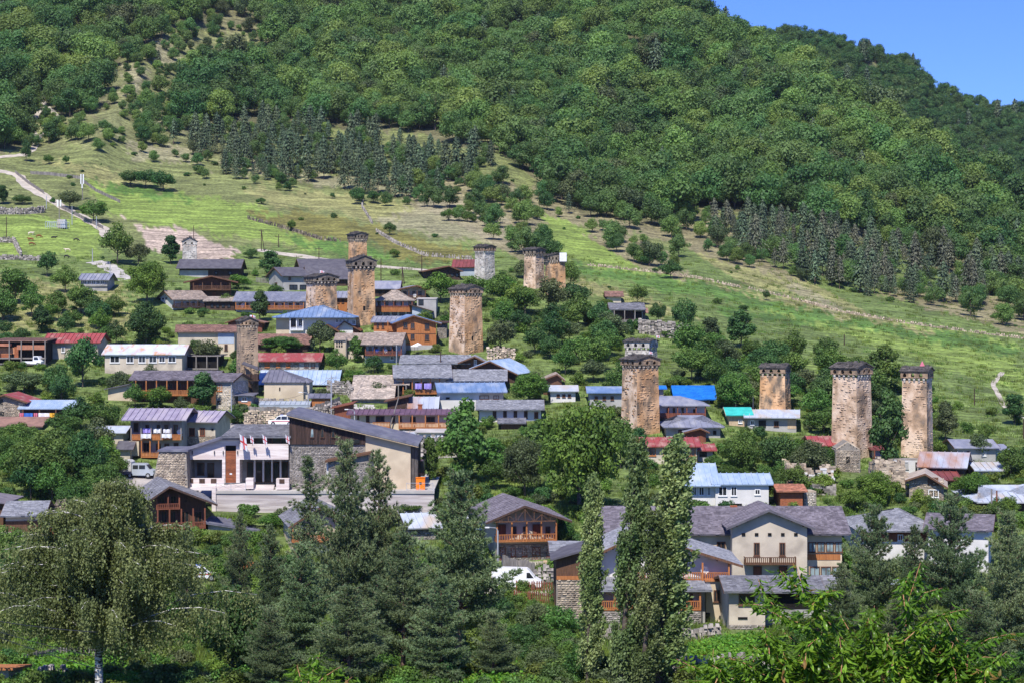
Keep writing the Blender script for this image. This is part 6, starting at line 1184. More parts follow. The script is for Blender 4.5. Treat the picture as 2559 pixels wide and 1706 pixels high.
# ---- the near cherry: every leaf a folded, drooping blade
def cherry():
    g = random.Random(5); D0 = 20.0; k = D0/F
    root = empty('cherry_tree', Vector((ray(2200, 1706, D0).x, D0, -11.2)))
    O = root.location; b = MB(); L = MB(); leaves = []
    # one leaf blade, stalk at origin, blade along -Z with a curl; 12 triangles
    prof = [(0, 0), (.25, .62), (.55, 1.0), (.8, .6), (1, 0)]
    for i, (s, w) in enumerate(prof):
        z = -s*.105; y = -.030*s*s*3; c = .025*w
        L.v += [(0, y+.006*w, z), (-c, y-.004, z), (c, y-.004, z)]
    for i in range(4):
        a, c = i*3, i*3+3; L.f += [(a, a+1, c+1, c), (a+2, a, c, c+2)]; L.mi += [0, 0]
    LM = L.mesh('leaf', 'leaf_cherry', True); LR = LM.copy(); LR.materials[0] = MATS['leaf_cherry_red']
    lv = np.array([v.co[:] for v in LM.vertices]); lf = np.array([tuple(f.vertices) for f in LM.polygons])
    def P(u, v, dd=0): q = ray(u, v, D0+dd); return Vector((q.x, q.y, q.z))-O
    shoots = [((2170, 1690), (2110, 1600), (2010, 1480), (1990, 1412)), ((2010, 1480), (1965, 1445), (1950, 1425)), ((2080, 1590), (1960, 1540), (1905, 1480), (1895, 1445)), ((1960, 1545), (1895, 1510), (1868, 1508)),
      ((2040, 1560), (2045, 1500), (2085, 1472)), ((2030, 1510), (2060, 1480), (2090, 1474)), ((2170, 1690), (2160, 1610), (2185, 1550), (2185, 1512)), ((2150, 1600), (2120, 1570), (2100, 1535)),
      ((2250, 1700), (2260, 1600), (2270, 1500), (2300, 1405)), ((2266, 1530), (2310, 1480), (2355, 1468)), ((2260, 1600), (2330, 1540), (2415, 1520)), ((2262, 1520), (2255, 1470), (2270, 1440)), ((2255, 1640), (2350, 1580), (2390, 1560)),
      ((2330, 1730), (2400, 1640), (2470, 1595), (2535, 1580)), ((2390, 1660), (2460, 1640), (2535, 1648)), ((2400, 1710), (2480, 1690), (2540, 1700)), ((2300, 1660), (2340, 1620), (2390, 1600)),
      ((1980, 1720), (1900, 1680), (1850, 1650), (1800, 1640)), ((1900, 1700), (1800, 1690), (1720, 1660), (1690, 1645)), ((1850, 1715), (1780, 1700), (1730, 1700)), ((2000, 1700), (1940, 1640), (1920, 1590)), ((2050, 1690), (2010, 1620), (1960, 1580)),
      ((2120, 1700), (2080, 1640), (2060, 1600)), ((2200, 1700), (2215, 1640), (2220, 1580)), ((2300, 1710), (2310, 1650), (2300, 1600)), ((2350, 1720), (2370, 1680), (2440, 1660)), ((1950, 1720), (1880, 1720), (1800, 1715)),
      ((760, 1745), (775, 1690), (800, 1630)), ((770, 1730), (810, 1690), (850, 1665)), ((765, 1740), (750, 1690), (742, 1660)), ((800, 1740), (850, 1715), (880, 1690))]
    # fillers inside the crown
    for i in range(120):
        u = g.uniform(1780, 2520); top = 1640+max(0, 40-abs(u-2200)*.1)
        v = g.uniform(1600, 1760) if abs(u-2180) < 260 else g.uniform(1668, 1760); shoots.append(((u, v+40), (u+g.uniform(-30, 30), v), (u+g.uniform(-60, 60), v-g.uniform(15, 60))))
    main = [P(2200, 1706+2100), P(2205, 2100, .3), P(2190, 1850, 0)]
    b.tube([(0, 0, -.6), tuple(main[1]*.5), tuple(main[1])], [.2, .16, .12], 8)
    for u in (2000, 2170, 2260, 2380, 1900): b.tube([tuple(main[1]), tuple(P((u+2200)/2, 1880)), tuple(P(u, 1715))], [.07, .04, .02], 6)
    for si, sh_ in enumerate(shoots):
        near = sh_[0][0] < 1000; dd = g.uniform(-.5, .8); ps = [P(a, c, dd+i*.1) for i, (a, c) in enumerate(sh_)]; b.tube([tuple(p) for p in ps], list(np.linspace(.0065, .0025, len(ps))), 5)
        for i in range(len(ps)-1):
            seg = ps[i+1]-ps[i]; n = max(2, int(seg.length/.0052))
            for j in range(n):
                t = (j+g.random())/n; p = ps[i]+seg*t; a = (j*2.4+g.random()) ; out = Vector((math.cos(a), math.sin(a), .15))*g.uniform(.01, .085)
                s = g.uniform(.52, .95)*(1.0 if i < len(ps)-2 or t < .8 else .75)
                yaw = math.atan2(-out.x, out.y)+math.pi+g.uniform(-.5, .5); pit = -g.uniform(-.25, .85); ro = g.uniform(-.4, .4)
                if g.random() < .15: pit -= .8
                leaves.append((p+out, (pit, ro, yaw), s, g.random() < .022))
        if near: b.tube([tuple(P(sh_[0][0], 1760)), tuple(ps[0])], [.012, .011], 5)
    b.tube([tuple(main[1]), tuple(P(1500, 2000)), tuple(P(780, 1745))], [.05, .03, .013], 6)
    g.shuffle(leaves); leaves.sort(key=lambda t: t[0].y+g.uniform(-.2, .2)); 
    for p, r_, s, red in leaves[:290]:
        o = link('leaf', LR if red else LM, root, p, r_); o.scale = (s, s, s)
    from mathutils import Euler
    Vs = []; Fs = []; mi = []
    for n_, (p, r_, s, red) in enumerate(leaves[290:]):
        M_ = np.array(Euler(r_).to_matrix())*s; Vs.append(lv@M_.T+np.array(p)); Fs.append(lf+n_*len(lv)); mi += [1 if red else 0]*len(lf)
    o = link('leaves', np_mesh('leaves', np.concatenate(Vs), np.concatenate(Fs), ['leaf_cherry', 'leaf_cherry_red'], mi, True), root); o['kind'] = 'stuff'
    b.obj('branches', 'twig', root, True)['kind'] = 'stuff'
    tagged(root, 'bright leafy cherry tree close in front with drooping leaves on reddish shoots', 'cherry tree')
    print('cherry leaves', len(leaves))
cherry()
# potato patches and tall weeds in front
def leafy(seed, m):
    g = np.random.default_rng(seed); n = 70; c = g.normal(size=(n, 3))*np.array([.3, .3, .12])+np.array([0, 0, .28]); V, Fc = cards(c, g.normal(size=(n, 3))*.5+np.array([0, -.2, 1]), g.uniform(.05, .1, n), .65); return np_mesh('potato', V, Fc, m)
PT = [leafy(i, 'potato') for i in range(3)]
pp = []
for poly in (Dp((1590, 1500), (1660, 1478), (1740, 1470), (1780, 1490), (1720, 1530), (1590, 1520)), Dp((20, 1568), (30, 1530), (180, 1515), (330, 1560), (330, 1640), (-40, 1640)), Dp((1090, 1560), (1190, 1545), (1300, 1600), (1060, 1640))):
    a, b_ = min(q[0] for q in poly), max(q[0] for q in poly); c, d = min(q[1] for q in poly), max(q[1] for q in poly)
    for i in range(1500):
        u = random.uniform(a, b_); v = random.uniform(c, d)
        if bool(inpoly(u, v, poly)): pp.append((at(u, v, 0), random.uniform(1.1, 1.8), random.randrange(3)))
scatter('potato_foliage', [t[0] for t in pp], [t[1] for t in pp], [t[2] for t in pp], PT, 'bright green potato plants in garden plots')
# ---------------------------------------------------------------- museum and its terrace
def museum():
    P = ray(463, 1205, 275.0); root = empty('museum', P); fr = Frame(P, 0.0); zt = 0.0
    tagged(root, 'modern museum of pale travertine, rubble stone and dark vertical boards under a long sloping roof', 'museum')
    X = lambda u, y=0: fr.loc(u, 1200, 1, y).x
    Zv = lambda v, y=0: fr.loc(500, v, 1, y).z
    def poly(name, pts, y0, y1, m, parent=None, mi=None):
        return MB().prism([(X(u, min(y0, 0)), Zv(v, min(y0, 0))) for u, v in pts], y0, y1, 'y').obj(name, m, parent or root)
    # left white front, its sloping top, the recess, brick slot
    poly('wall', [(463, 1147), (563, 1147), (563, 1096), (553, 1096), (463, 1125)], 0, .5, 'travertine')
    poly('wall', [(555, 1206), (563, 1206), (563, 1147.2), (555, 1147.2)], 0.002, 3, 'travertine')
    poly('wall', [(590, 1206), (599, 1206), (599, 1096), (590, 1096)], 0.001, 3, 'travertine')
    poly('wall', [(563, 1112), (590, 1112), (590, 1096), (563, 1096)], 0.001, 1, 'travertine')
    poly('wall', [(452, 1215), (560, 1215), (560, 1194), (452, 1194)], -1.4, -1.0, 'travertine')
    poly('wall', [(466, 1206), (555, 1206), (555, 1147), (466, 1147)], 3.0, 3.4, 'plaster_grey')
    poly('brick_panel', [(563.2, 1206), (589.8, 1206), (589.8, 1125), (563.2, 1125)], .25, .6, 'brick_red')
    poly('opening', [(563.2, 1125), (589.8, 1125), (589.8, 1112), (563.2, 1112)], .5, .9, 'void')
    bp = MB()
    for i in range(26):
        z = Zv(1206)+(Zv(1125)-Zv(1206))*(i+.1)/26; bp.box(X(563.2)+.02, X(589.8)-.02, .19, .26, z, z+.14)
    bp.obj('bricks', 'brick_red', root)['kind'] = 'stuff'
    panel(fr, root, 574, 580, 1181, 1185, 'frame_white', 'plaque', y=.2)
    rf = MB(); rf.slab([(X(456), -.75, Zv(1122.5)), (X(553), -.75, Zv(1091)), (X(553), 6, Zv(1091)), (X(456), 6, Zv(1122.5))], .28).slab([(X(553), -.75, Zv(1091)), (X(600), -.75, Zv(1091)), (X(600), 6, Zv(1091)), (X(553), 6, Zv(1091))], .28)
    rf.obj('roof', 'metal_slate', root)
    for u, v, w, h in ((502, 1170, 18, 31), (527, 1174, 17, 38)):
        window(fr, root, u, v, w, h, 'b', val=3.0, mull=0)
    for u in (481, 536, 558, 594, 707): panel(fr, root, u-1, u+1, 1125, 1134, 'iron_dark', 'wall_lamp', proud=.2)
    lm = MB()
    for u in (476, 505, 534): lm.box(X(u-7, -1.4), X(u+7, -1.4), -1.46, -1.4, Zv(1206, -1.4), Zv(1195, -1.4))
    lm.obj('lattice_panels', 'wood_dark', root)['kind'] = 'stuff'
    # centre: travertine band over the glazed entrance
    poly('wall', [(599, 1147), (721, 1147), (721, 1108), (599, 1108)], -.6, -.1, 'travertine')
    poly('wall', [(599, 1206), (723, 1206), (723, 1088), (599, 1088)], 3.2, 3.6, 'plaster_grey')
    poly('clerestory', [(599, 1107.5), (721, 1107.5), (721, 1090), (599, 1090)], .6, .8, 'glass_dark')
    mb = MB()
    for u in (636, 655, 679, 701): mb.box(X(u-1.2), X(u+1.2), .4, .6, Zv(1107.5), Zv(1090))
    mb.obj('mullions', 'frame_brown', root)['kind'] = 'stuff'
    for u0, u1 in ((617, 633), (639, 655), (660.5, 677), (682, 698), (704, 719)):
        d_ = panel(fr, root, u0, u1, 1153, 1205, 'frame_brown', 'door', y=3.1, proud=.05); panel(fr, d_, u0+1.5, u1-1.5, 1155, 1203, 'glass_dark', 'pane', y=3.0, proud=.02)
    for u0, u1 in ((633, 639), (655, 660.5), (677, 682), (698, 704)): MB().box(X(u0, 2.2)+.05, X(u1, 2.2)-.05, 2.2, 2.8, Zv(1206), Zv(1147)).obj('pillar', 'plaster_white', root)
    det = MB(); rf = MB(); e = Zv(1089, -1.2)
    q = [(X(553, -1.2), -1.2, e), (X(727, -1.2), -1.2, e), (X(723, 7), 7, Zv(1059, 7)), (X(588, 7), 7, Zv(1059, 7))]
    roof_plane(rf, det, q, 'sh', .25); rf.slab([q[0], q[3], (q[0][0], 15, e)], .2); rf.slab([(q[1][0], 15, e), (q[0][0], 15, e), q[3], q[2]], .2)
    r_ = rf.obj('roof', 'shingle_grey', root); det.obj('shingles', 'shingle_grey', r_)['kind'] = 'stuff'
    MB().box(X(553), X(723), 3.7, 12, -.5, Zv(1094)).obj('wall', 'plaster_grey', root)
    # steps, plinths, ramp
    st = MB()
    for i in range(7): st.box(X(632), X(688), -.6-.36*i-.36, -.6-.36*i, -1.2, Zv(1206)-.14*(i+1))
    s_ = st.obj('steps', 'travertine_dull', root)
    poly('plinth', [(614, 1220), (633, 1220), (633, 1194), (614, 1194)], -2.6, -1.4, 'travertine'); poly('plinth', [(690, 1222), (722, 1222), (722, 1195), (690, 1195)], -2.6, -1.4, 'travertine')
    panel(fr, root, 698, 711, 1196, 1207, 'wood_dark', 'lattice_panel', y=-2.6)
    poly('ramp', [(447, 1224), (614, 1224), (614, 1208), (447, 1219)], -2.6, -1.5, 'travertine')
    # dark boarded volume, stone base, beige block under one long sloping roof
    top = lambda u: np.interp(u, (722, 1046), (1030, 1108))
    poly('wall', [(723, 1109), (912, 1109), (912, top(912)+3), (723, top(723)+3)], -1.0, 13, 'wood_black')
    bd = MB(); n = 86
    for i in range(n):
        u = 723+(912-723)*i/n; w = (912-723)/n; bd.box(X(u, -1)+.03, X(u+w, -1)-.03, -1.05-.03*(i % 3), -1, Zv(1109, -1), Zv(top(u+w)+3.5, -1))
    bd.obj('boards', 'wood_black', root)['kind'] = 'stuff'
    for u, c in ((780.5, 'glass_pale'), (806, 'glass_dark'), (833, 'glass_dark')):  # first pane is paler: a sky reflection put into the glass colour
        z0, z1 = Zv(1093, -1), Zv(1069, -1); MB().prism([(X(u-5, -1), z0), (X(u+5, -1), z0), (X(u+3, -1), z1), (X(u-3, -1), z1)], -1.2, -1.05, 'y').obj('window', 'frame_brown', root)
        MB().prism([(X(u-3.8, -1), z0+.12), (X(u+3.8, -1), z0+.12), (X(u+2.2, -1), z1-.12), (X(u-2.2, -1), z1-.12)], -1.24, -1.2, 'y').obj('window_pane', c, root)
    panel(fr, root, 879, 898, 1097, 1107, 'glass_dark', 'window', y=-1.1)
    w_ = poly('wall', [(724, 1224), (913, 1224), (913, 1109.3), (724, 1109.3)], -.8, 12, 'mortar')
    wall_stones(fr, w_, X(724.5), X(912.5), Zv(1222), Zv(1110.5), -.8, 'stone_grey', size=(.42, .2), keep=1, dep=(.02, .07))
    poly('wall', [(913.3, 1226), (1026, 1226), (1026, top(1026)+3), (913.3, top(912)+3)], -.9, 12, 'plaster_cream')
    sl = MB(); sl.slab([(X(720), -1.8, Zv(top(720), -1.5)), (X(1048), -1.8, Zv(top(1048), -1.5)), (X(1048), 14, Zv(top(1048), -1.5)), (X(720), 14, Zv(top(720), -1.5))], .32); sl.obj('roof', 'metal_slate', root)
    sl = MB(); sl.slab([(X(720.4), -1.74, Zv(top(720), -1.5)-.33), (X(1047.4), -1.74, Zv(top(1048), -1.5)-.33), (X(1047.4), -1.5, Zv(top(1048), -1.5)-.33), (X(720.4), -1.5, Zv(top(720), -1.5)-.33)], .16); sl.obj('fascia', 'wood_tan', root)
    poly('wall', [(1027, 1222), (1044, 1222), (1044, 1112), (1027, 1110)], 1.0, 9, 'wood_dark')
    lv = MB()
    for i in range(9): u = 1027+i*2.1; lv.box(X(u), X(u+.8), -.4, -.2, Zv(1222), Zv(1111))
    lv.obj('louvres', 'wood_grey', root)['kind'] = 'stuff'
    poly('side_box', [(1044.5, 1190), (1060, 1190), (1060, 1152), (1044.5, 1152)], 1, 4, 'glass_dark')
    w_ = poly('wall', [(822, 1224), (921, 1224), (921, 1132), (822, 1150)], -3.6, -.9, 'mortar')
    wall_stones(fr, w_, X(823, -3.6), X(920, -3.6), Zv(1222, -3.6), Zv(1152, -3.6), -3.6, 'stone_grey', size=(.42, .2), keep=1, dep=(.02, .07))
    sl = MB(); sl.slab([(X(812, -4), -4.2, Zv(1150, -4)), (X(926, -4), -4.2, Zv(1129, -4)), (X(926, -4), -.85, Zv(1129, -4)), (X(812, -4), -.85, Zv(1150, -4))], .25); sl.obj('canopy', 'wood_brown', root)
    panel(fr, root, 816, 821, 1156, 1190, 'plaster_white', 'pier', y=-3.3)
    # battered stone bastion at the left
    b = MB(); zb, z1 = Zv(1262, -3), Zv(1128, -3); xl0, xr0, xl1, xr1 = X(374, -3), X(476, -3), X(396, -3), X(464, -3)
    v = [(xl0, -4.4, zb), (xr0, -4.4, zb), (xr0, 5, zb), (xl0, 5, zb), (xl1, -2.6, z1), (xr1, -2.6, z1), (xr1, 4, z1), (xl1, 4, z1)]
    b.add(v, [(3, 2, 1, 0), (4, 5, 6, 7), (0, 1, 5, 4), (1, 2, 6, 5), (2, 3, 7, 6), (3, 0, 4, 7)]); bs = b.obj('bastion', 'mortar', root)
    H = z1-zb; c = courses(xr0-xl0, H, .42, .22, 1.0, xr1-xl1); xm = (xl0+xr0)/2; sh = ((xl1+xr1)/2-xm)/H; uz = np.array([0, 1.8/H, 1.0])
    V, Fc = boxes_np((xm, -4.4, zb), (1, 0, 0), uz, (0, -1, .15), c[:, :2], c[:, 2], c[:, 3], rng.uniform(.03, .12, len(c))); V[:, 0] += (V[:, 2]-zb)*sh
    link('stones', np_mesh('stones', V, Fc, 'stone_warm'), bs)['kind'] = 'stuff'
    W2 = 9; c = courses(W2, H, .42, .22, 1.0); a = np.array([0, -1, 0.])
    MB().box(xl1-.15, xr1+.3, -2.9, 4.2, z1, z1+.25).obj('cap', 'metal_slate', root)
    # the four flags on short staffs
    for k, (u, v, s) in enumerate(((603, 1090, 1.25), (629, 1094, .62), (660, 1092, .75), (717, 1092, .68))):
        flag(P+Vector((X(u), -1.2, Zv(v))), s, ('large flag with a red cross hanging from the left end of the museum front', 'flag with a red cross second from the left on the museum front', 'flag with a red cross third from the left on the museum front', 'flag with a red cross at the right end of the museum front')[k], hang=True)
    # plaza and retaining wall
    zp = Zv(1224, -2.6)+P.z; d1 = zp/((750-1226)/F)
    def wx(u, d): return (u-UC)/F*d
    t = MB(); t.box(wx(536, d1), wx(1084, d1), d1, d1+40, zp-.3, zp); o = t.obj('plaza', 'concrete'); o['kind'] = 'structure'; o['label'] = 'paved plaza in front of the museum'
    t = MB(); t.box(wx(536, d1)-.05, wx(1084, d1)+.05, d1-.35, d1+.5, zp-4.5, zp-.31); rt = empty('terrace_wall', (0, 0, 0)); tagged(rt, 'long travertine-faced retaining wall carrying the museum plaza', 'terrace wall'); t.obj('wall', 'travertine_dull', rt)
    MB().box(wx(534, d1), wx(1086, d1), d1-.5, d1+.6, zp-.30, zp+.06).obj('coping', 'concrete', rt)
    MB().box(wx(531, d1), wx(541, d1), d1-.6, d1+.3, zp-4.5, zp+.5).obj('pier', 'travertine', rt)
    def rail(u0, u1, v, lab, d, h=1.05):
        r = empty('metal_railing', (wx(u0, d), d, zp)); tagged(r, lab, 'railing'); L = wx(u1, d)-wx(u0, d); b = MB(); n = max(2, int(L/2.0))
        for i in range(n+1): b.box(L*i/n-.03, L*i/n+.03, -.03, .03, 0, h)
        b.box(0, L, -.03, .03, h, h+.06); b.box(0, L, -.02, .02, .15, .2); b.obj('frame', 'metal_pole', r); b = MB()
        for i in range(n): b.bar((L*i/n, 0, .2), (L*(i+1)/n, 0, h), .018, 3); b.bar((L*i/n, 0, h), (L*(i+1)/n, 0, .2), .018, 3)
        b.obj('cross_bars', 'metal_pole', r)
    rail(540, 614, 1225, 'grey crossed railing along the ramp at the left of the museum', d1+.2); rail(1016, 1082, 1225, 'grey crossed railing at the right end of the terrace', d1+.2)
    bx = empty('kiosk', (wx(1051, d1+2), d1+2, zp)); tagged(bx, 'bright orange booth at the right end of the museum terrace', 'booth'); w = .62
    MB().box(-w, w, -.4, .5, 0, 1.62).obj('body', 'paint_orange', bx); MB().box(-w-.05, w+.05, -.46, .56, 1.622, 1.7).obj('top', 'paint_orange', bx); MB().box(-.16, .16, -.43, -.38, .75, 1.1).obj('opening', 'glass_dark', bx)
def flag(p, s, label, hang=False, col2='paint_red', plain=False):
    r = empty('flag', p); tagged(r, label, 'flag', 'flags with red crosses' if not plain else None)
    if hang: MB().bar((0, .9, -.25), (0, -.5, .55), .03, 5).obj('staff', 'metal_pole', r); o = Vector((0, -.5, .5))
    else: MB().bar((0, 0, -.6), (0, 0, 1.5*s), .03, 5).obj('staff', 'metal_pole', r); o = Vector((0, 0, 1.5*s))
    b = MB(); nx, nz = 10, 14; g = random.Random(int(p.x*10))
    for j in range(nz+1):
        for i in range(nx+1):
            a, c = i/nx, j/nz
            if hang: q = o+Vector((a*s*.75+.15*c*s, -.16*math.sin(a*9)*s-.1, -c*s*1.45-a*.5*s))
            else: q = o+Vector((a*1.35*s, .12*math.sin(a*7+c)*s, -c*s*.85-.25*a*a*s))
            b.v.append(tuple(q))
    for j in range(nz):
        for i in range(nx):
            k = j*(nx+1)+i; cross = (4 <= i <= 5 or 6 <= j <= 7) and not plain; b.f.append((k, k+1, k+nx+2, k+nx+1)); b.mi.append(1 if cross else 0)
    o_ = b.obj('cloth', ['cloth_white', col2], r); m = o_.modifiers.new('thickness', 'SOLIDIFY'); m.thickness = .012
museum()
for u, v, d, s, lab in ((799, 689, None, .7, 'small flag blowing from the roof of the stout tower'), (624, 803, None, .75, 'bright red and white flag on the roof of the left tower'), (1640, 848, 372, .5, 'flag at the corner of the grey tower top'), (1622, 888, None, .45, 'flag on the roof ridge of the tower above the poplars')):
    vb = {799: 822, 624: 986, 1640: 960, 1622: 1088}[u]; dd = d or depth(u, vb); flag(ray(u, v, dd+1.5), s, lab)
p = ray(1407, 642, depth(1400, 740)); b = MB(); b.box(-.8, .8, -.06, .02, -1.1, .9); o = b.obj('cloth_sheet', 'cloth_white', None, loc=p-Vector((0, .5, 0))); tagged(o, 'white sheet hanging at the corner of the right paired tower roof', 'cloth sheet')
p = ray(2304, 913, depth(2300, 1146)+2.5); b = MB(); b.add([(-.7, -.2, -.6), (.7, -.2, -.6), (.5, .4, -.6), (0.05, 0, .75)], [(0, 1, 3), (1, 2, 3), (2, 0, 3), (2, 1, 0)]); o = b.obj('folded_flag', 'cloth_pink', None, loc=p); tagged(o, 'pink folded flag like a small pyramid on the rightmost tower', 'folded flag')

# ---------------------------------------------------------------- roads, walls, fences
def strip(name, pts, w, m, label, dz=.06, kind='structure', sub=6, walls=0.0):
    P = [Vector(at(u, v)) for u, v in pts]; Q = []
    uv = []
    for (a, b), (c, d) in zip(pts[:-1], pts[1:]):
        for i in range(sub): uv.append((a+(c-a)*i/sub, b+(d-b)*i/sub))
    uv.append(pts[-1]); C = [at(*q) for q in uv]; C = [C[0]]+[(C[i-1]+C[i]*2+C[i+1])/4 for i in range(1, len(C)-1)]+[C[-1]]
    b = MB(); n = 5
    for i, c in enumerate(C):
        t = (C[min(i+1, len(C)-1)]-C[max(i-1, 0)]); t.z = 0; t.normalize(); s = Vector((t.y, -t.x, 0)); ww = w*(1+.16*math.sin(i*1.7))
        for j in range(n+1):
            q = c+s*ww*(j/n-.5); d_ = q.y; uu = q.x/d_*F+UC
            lo, hi = -300., 1880.     # height of the ground below q
            for _ in range(26):
                mid = (lo+hi)/2
                if depth(uu, mid) > d_: lo = mid
                else: hi = mid
            q.z = (VH-(lo+hi)/2)/F*d_+dz; b.v.append(tuple(q))
    for i in range(len(C)-1):
        for j in range(n): k = i*(n+1)+j; b.f.append((k, k+1, k+n+2, k+n+1)); b.mi.append(0)
    o = b.obj(name, m); o['kind'] = kind; o['label'] = label; return o
strip('path', [(-60, 418), (20, 432), (48, 440), (62, 462), (110, 490), (160, 520), (215, 548), (258, 572), (275, 600)], 3.4, 'gravel_path', 'pale dirt track curving down across the pasture')
strip('path', [(-60, 398), (0, 393), (60, 388)], 3.2, 'gravel_path', 'dirt track entering at the left edge')
strip('path', [(60, 388), (85, 372), (95, 345), (70, 320), (90, 290), (110, 265), (100, 235)], 2.2, 'gravel_path', 'braided pale footpath climbing the dry slope')
strip('path', [(95, 345), (130, 318), (148, 295), (120, 268)], 1.6, 'gravel_path', 'side branch of the braided footpath')
strip('path', [(232, 655), (258, 660), (285, 675), (310, 700)], 4, 'concrete', 'short concrete lane between the upper trees')
strip('road', [(240, 1195), (330, 1196), (400, 1210), (450, 1232), (530, 1240)], 11, 'asphalt', 'grey road where the canvas truck stands')
strip('road', [(400, 1215), (330, 1245), (260, 1275), (160, 1300), (60, 1345)], 8, 'asphalt', 'grey lane sloping down to the left')
strip('road', [(560, 1066), (640, 1062), (740, 1062), (830, 1066), (900, 1080)], 5.5, 'asphalt', 'road behind the museum where the white car stands')
strip('road', [(840, 1068), (862, 1048), (885, 1030), (905, 1010)], 5, 'concrete', 'pale lane climbing from the road behind the museum')
strip('road', [(1040, 1130), (1110, 1135), (1180, 1125)], 6, 'asphalt', 'lane crossing at the end of the museum')
strip('path', [(1180, 1470), (1260, 1474), (1390, 1478)], 5, 'gravel_path', 'gravel yard where the white van stands')
strip('path', [(1255, 1408), (1320, 1408), (1392, 1410)], 2.5, 'gravel_path', 'stony strip along the half-timbered house')
strip('path', [(640, 625), (800, 648), (960, 668), (1060, 675), (1120, 690)], 3.0, 'gravel_path', 'pale track through the meadow behind the main tower', dz=.05)
strip('path', [(2505, 930), (2480, 960), (2495, 985), (2508, 1015), (2560, 1045)], 1.0, 'gravel_path', 'pale eroded gully in the meadow at the right')

def line_pts(pts, step):
    out = []
    for (a, b), (c, d) in zip(pts[:-1], pts[1:]):
        p, q = at(a, b), at(c, d); n = max(1, int((q-p).length/step))
        for i in range(n): t = i/n; out.append(at(a+(c-a)*t, b+(d-b)*t))
    out.append(at(*pts[-1])); return out
def rubble_wall(pts, h, label, m='stone_grey', w=.6, size=.45, name='stone_wall', skip=0.0):
    root = empty(name, at(*pts[0])); tagged(root, label, 'stone wall'); C = line_pts(pts, size); O = root.location; b = MB(); g = random.Random(len(C)); rows = max(1, int(h/.3))
    for c in C:
        if g.random() < skip: continue
        for r in range(rows+1):
            if r == rows and g.random() > .5: continue
            hh = h/rows; s = size*g.uniform(.42, .66); q = c-O; z = q.z+r*hh-(.5 if r == 0 else 0); dx, dy = g.uniform(-.12, .12), g.uniform(-.08, .08)
            k = .82; z1 = q.z+(r+1)*hh*g.uniform(.95, 1.05); x0, x1, y0, y1 = q.x+dx-s, q.x+dx+s, q.y+dy-w/2, q.y+dy+w/2
            b.add([(x0, y0, z), (x1, y0, z), (x1, y1, z), (x0, y1, z), (x0+s*.15, y0+.08, z1), (x1-s*.15, y0+.08, z1), (x1-s*.1, y1-.08, z1), (x0+s*.1, y1-.08, z1)], [(4, 5, 6, 7), (0, 1, 5, 4), (1, 2, 6, 5), (2, 3, 7, 6), (3, 0, 4, 7)])
    b.obj('stones', m, root)['kind'] = 'stuff'; return root
def fence(pts, h, label, m='wood_grey', gap=.02, pw=.22, name='wooden_fence', single=False, pick=False):
    root = empty(name, at(*pts[0])); tagged(root, label, 'fence'); C = line_pts(pts, pw+gap); O = root.location; g = random.Random(7); b = MB(); meshes = []
    for i, (p, q) in enumerate(zip(C[:-1], C[1:])):
        t = q-p; L = Vector((t.x, t.y, 0)).length; an = math.atan2(t.y, t.x); c, s = math.cos(an), math.sin(an); hh = h*g.uniform(.93, 1.05); w = L-gap if not pick else L*.5; lx = g.uniform(-.04, .04)
        v = [(x, y, z) for z in (-.35, hh) for x, y in ((0, 0), (w, 0), (w, .03), (0, .03))]; bb = b if not single else MB(); o3 = p-O
        vv = [(o3.x+(x+lx*(z > 0))*c-y*s, o3.y+(x+lx*(z > 0))*s+y*c, o3.z+z) for x, y, z in v]
        bb.add(vv, [(3, 2, 1, 0), (4, 5, 6, 7), (0, 1, 5, 4), (1, 2, 6, 5), (2, 3, 7, 6), (3, 0, 4, 7)])
        if single: bb.obj('plank', m, root)
    if not single: b.obj('planks', m, root)['kind'] = 'stuff'
    b = MB(); st = max(1, int(2.2/(pw+gap)))
    for i in range(0, len(C)-st, st):
        p, q = C[i]-O, C[i+st]-O
        for z in (.3, h*.8): b.bar(p+Vector((0, .07, z)), q+Vector((0, .07, z)), .035, 4)
        b.bar(p+Vector((0, .1, -.4)), p+Vector((0, .1, h*1.05)), .06, 4)
    b.obj('rails', m, root)['kind'] = 'stuff'; return root
fence([(76, 436), (120, 438), (200, 448)], .95, 'grey board fence between the dry fields at the left, running level')
fence([(206, 455), (240, 480), (300, 508)], .95, 'grey board fence dropping right of the phone mast')
fence([(38, 434), (70, 460), (110, 486)], .95, 'grey board fence following the bend of the dirt track')
fence([(150, 520), (205, 548), (258, 574)], .95, 'low board fence beside the lower dirt track')
fence([(1254, 1430), (1290, 1442), (1336, 1450)], 2.2, 'leaning grey plank fence behind the white van', pw=.34, single=True)
fence([(1290, 1476), (1340, 1477), (1390, 1479)], 1.2, 'rusty picket fence in front of the white van', m='wood_red', pw=.16, gap=.12, pick=True)
fence([(1285, 1500), (1340, 1504), (1390, 1510)], 1.2, 'lower rusty picket fence by the stone base of the lodge', m='wood_red', pw=.16, gap=.12, pick=True)
fence([(60, 1668), (150, 1652), (300, 1648)], 1.1, 'weathered picket fence at the bottom left', pw=.12, gap=.1, pick=True)
fence([(606, 1034), (690, 1036), (780, 1038)], 1.4, 'long wooden boarding on top of the wall behind the museum', m='wood_grey', pw=.5)
fence([(788, 1030), (830, 1020), (850, 1010)], 1.5, 'grey slatted fence climbing beside the pale lane', m='wood_grey')
fence([(640, 706), (700, 712), (750, 716)], 1.2, 'thin fence below the white-walled upper house', pw=.12, gap=.14, pick=True)
fence([(1210, 1175), (1260, 1178), (1290, 1180)], 1.1, 'pale picket fence on the grassy bank under the large bright tree', m='wood_tan', pw=.1, gap=.12, pick=True)
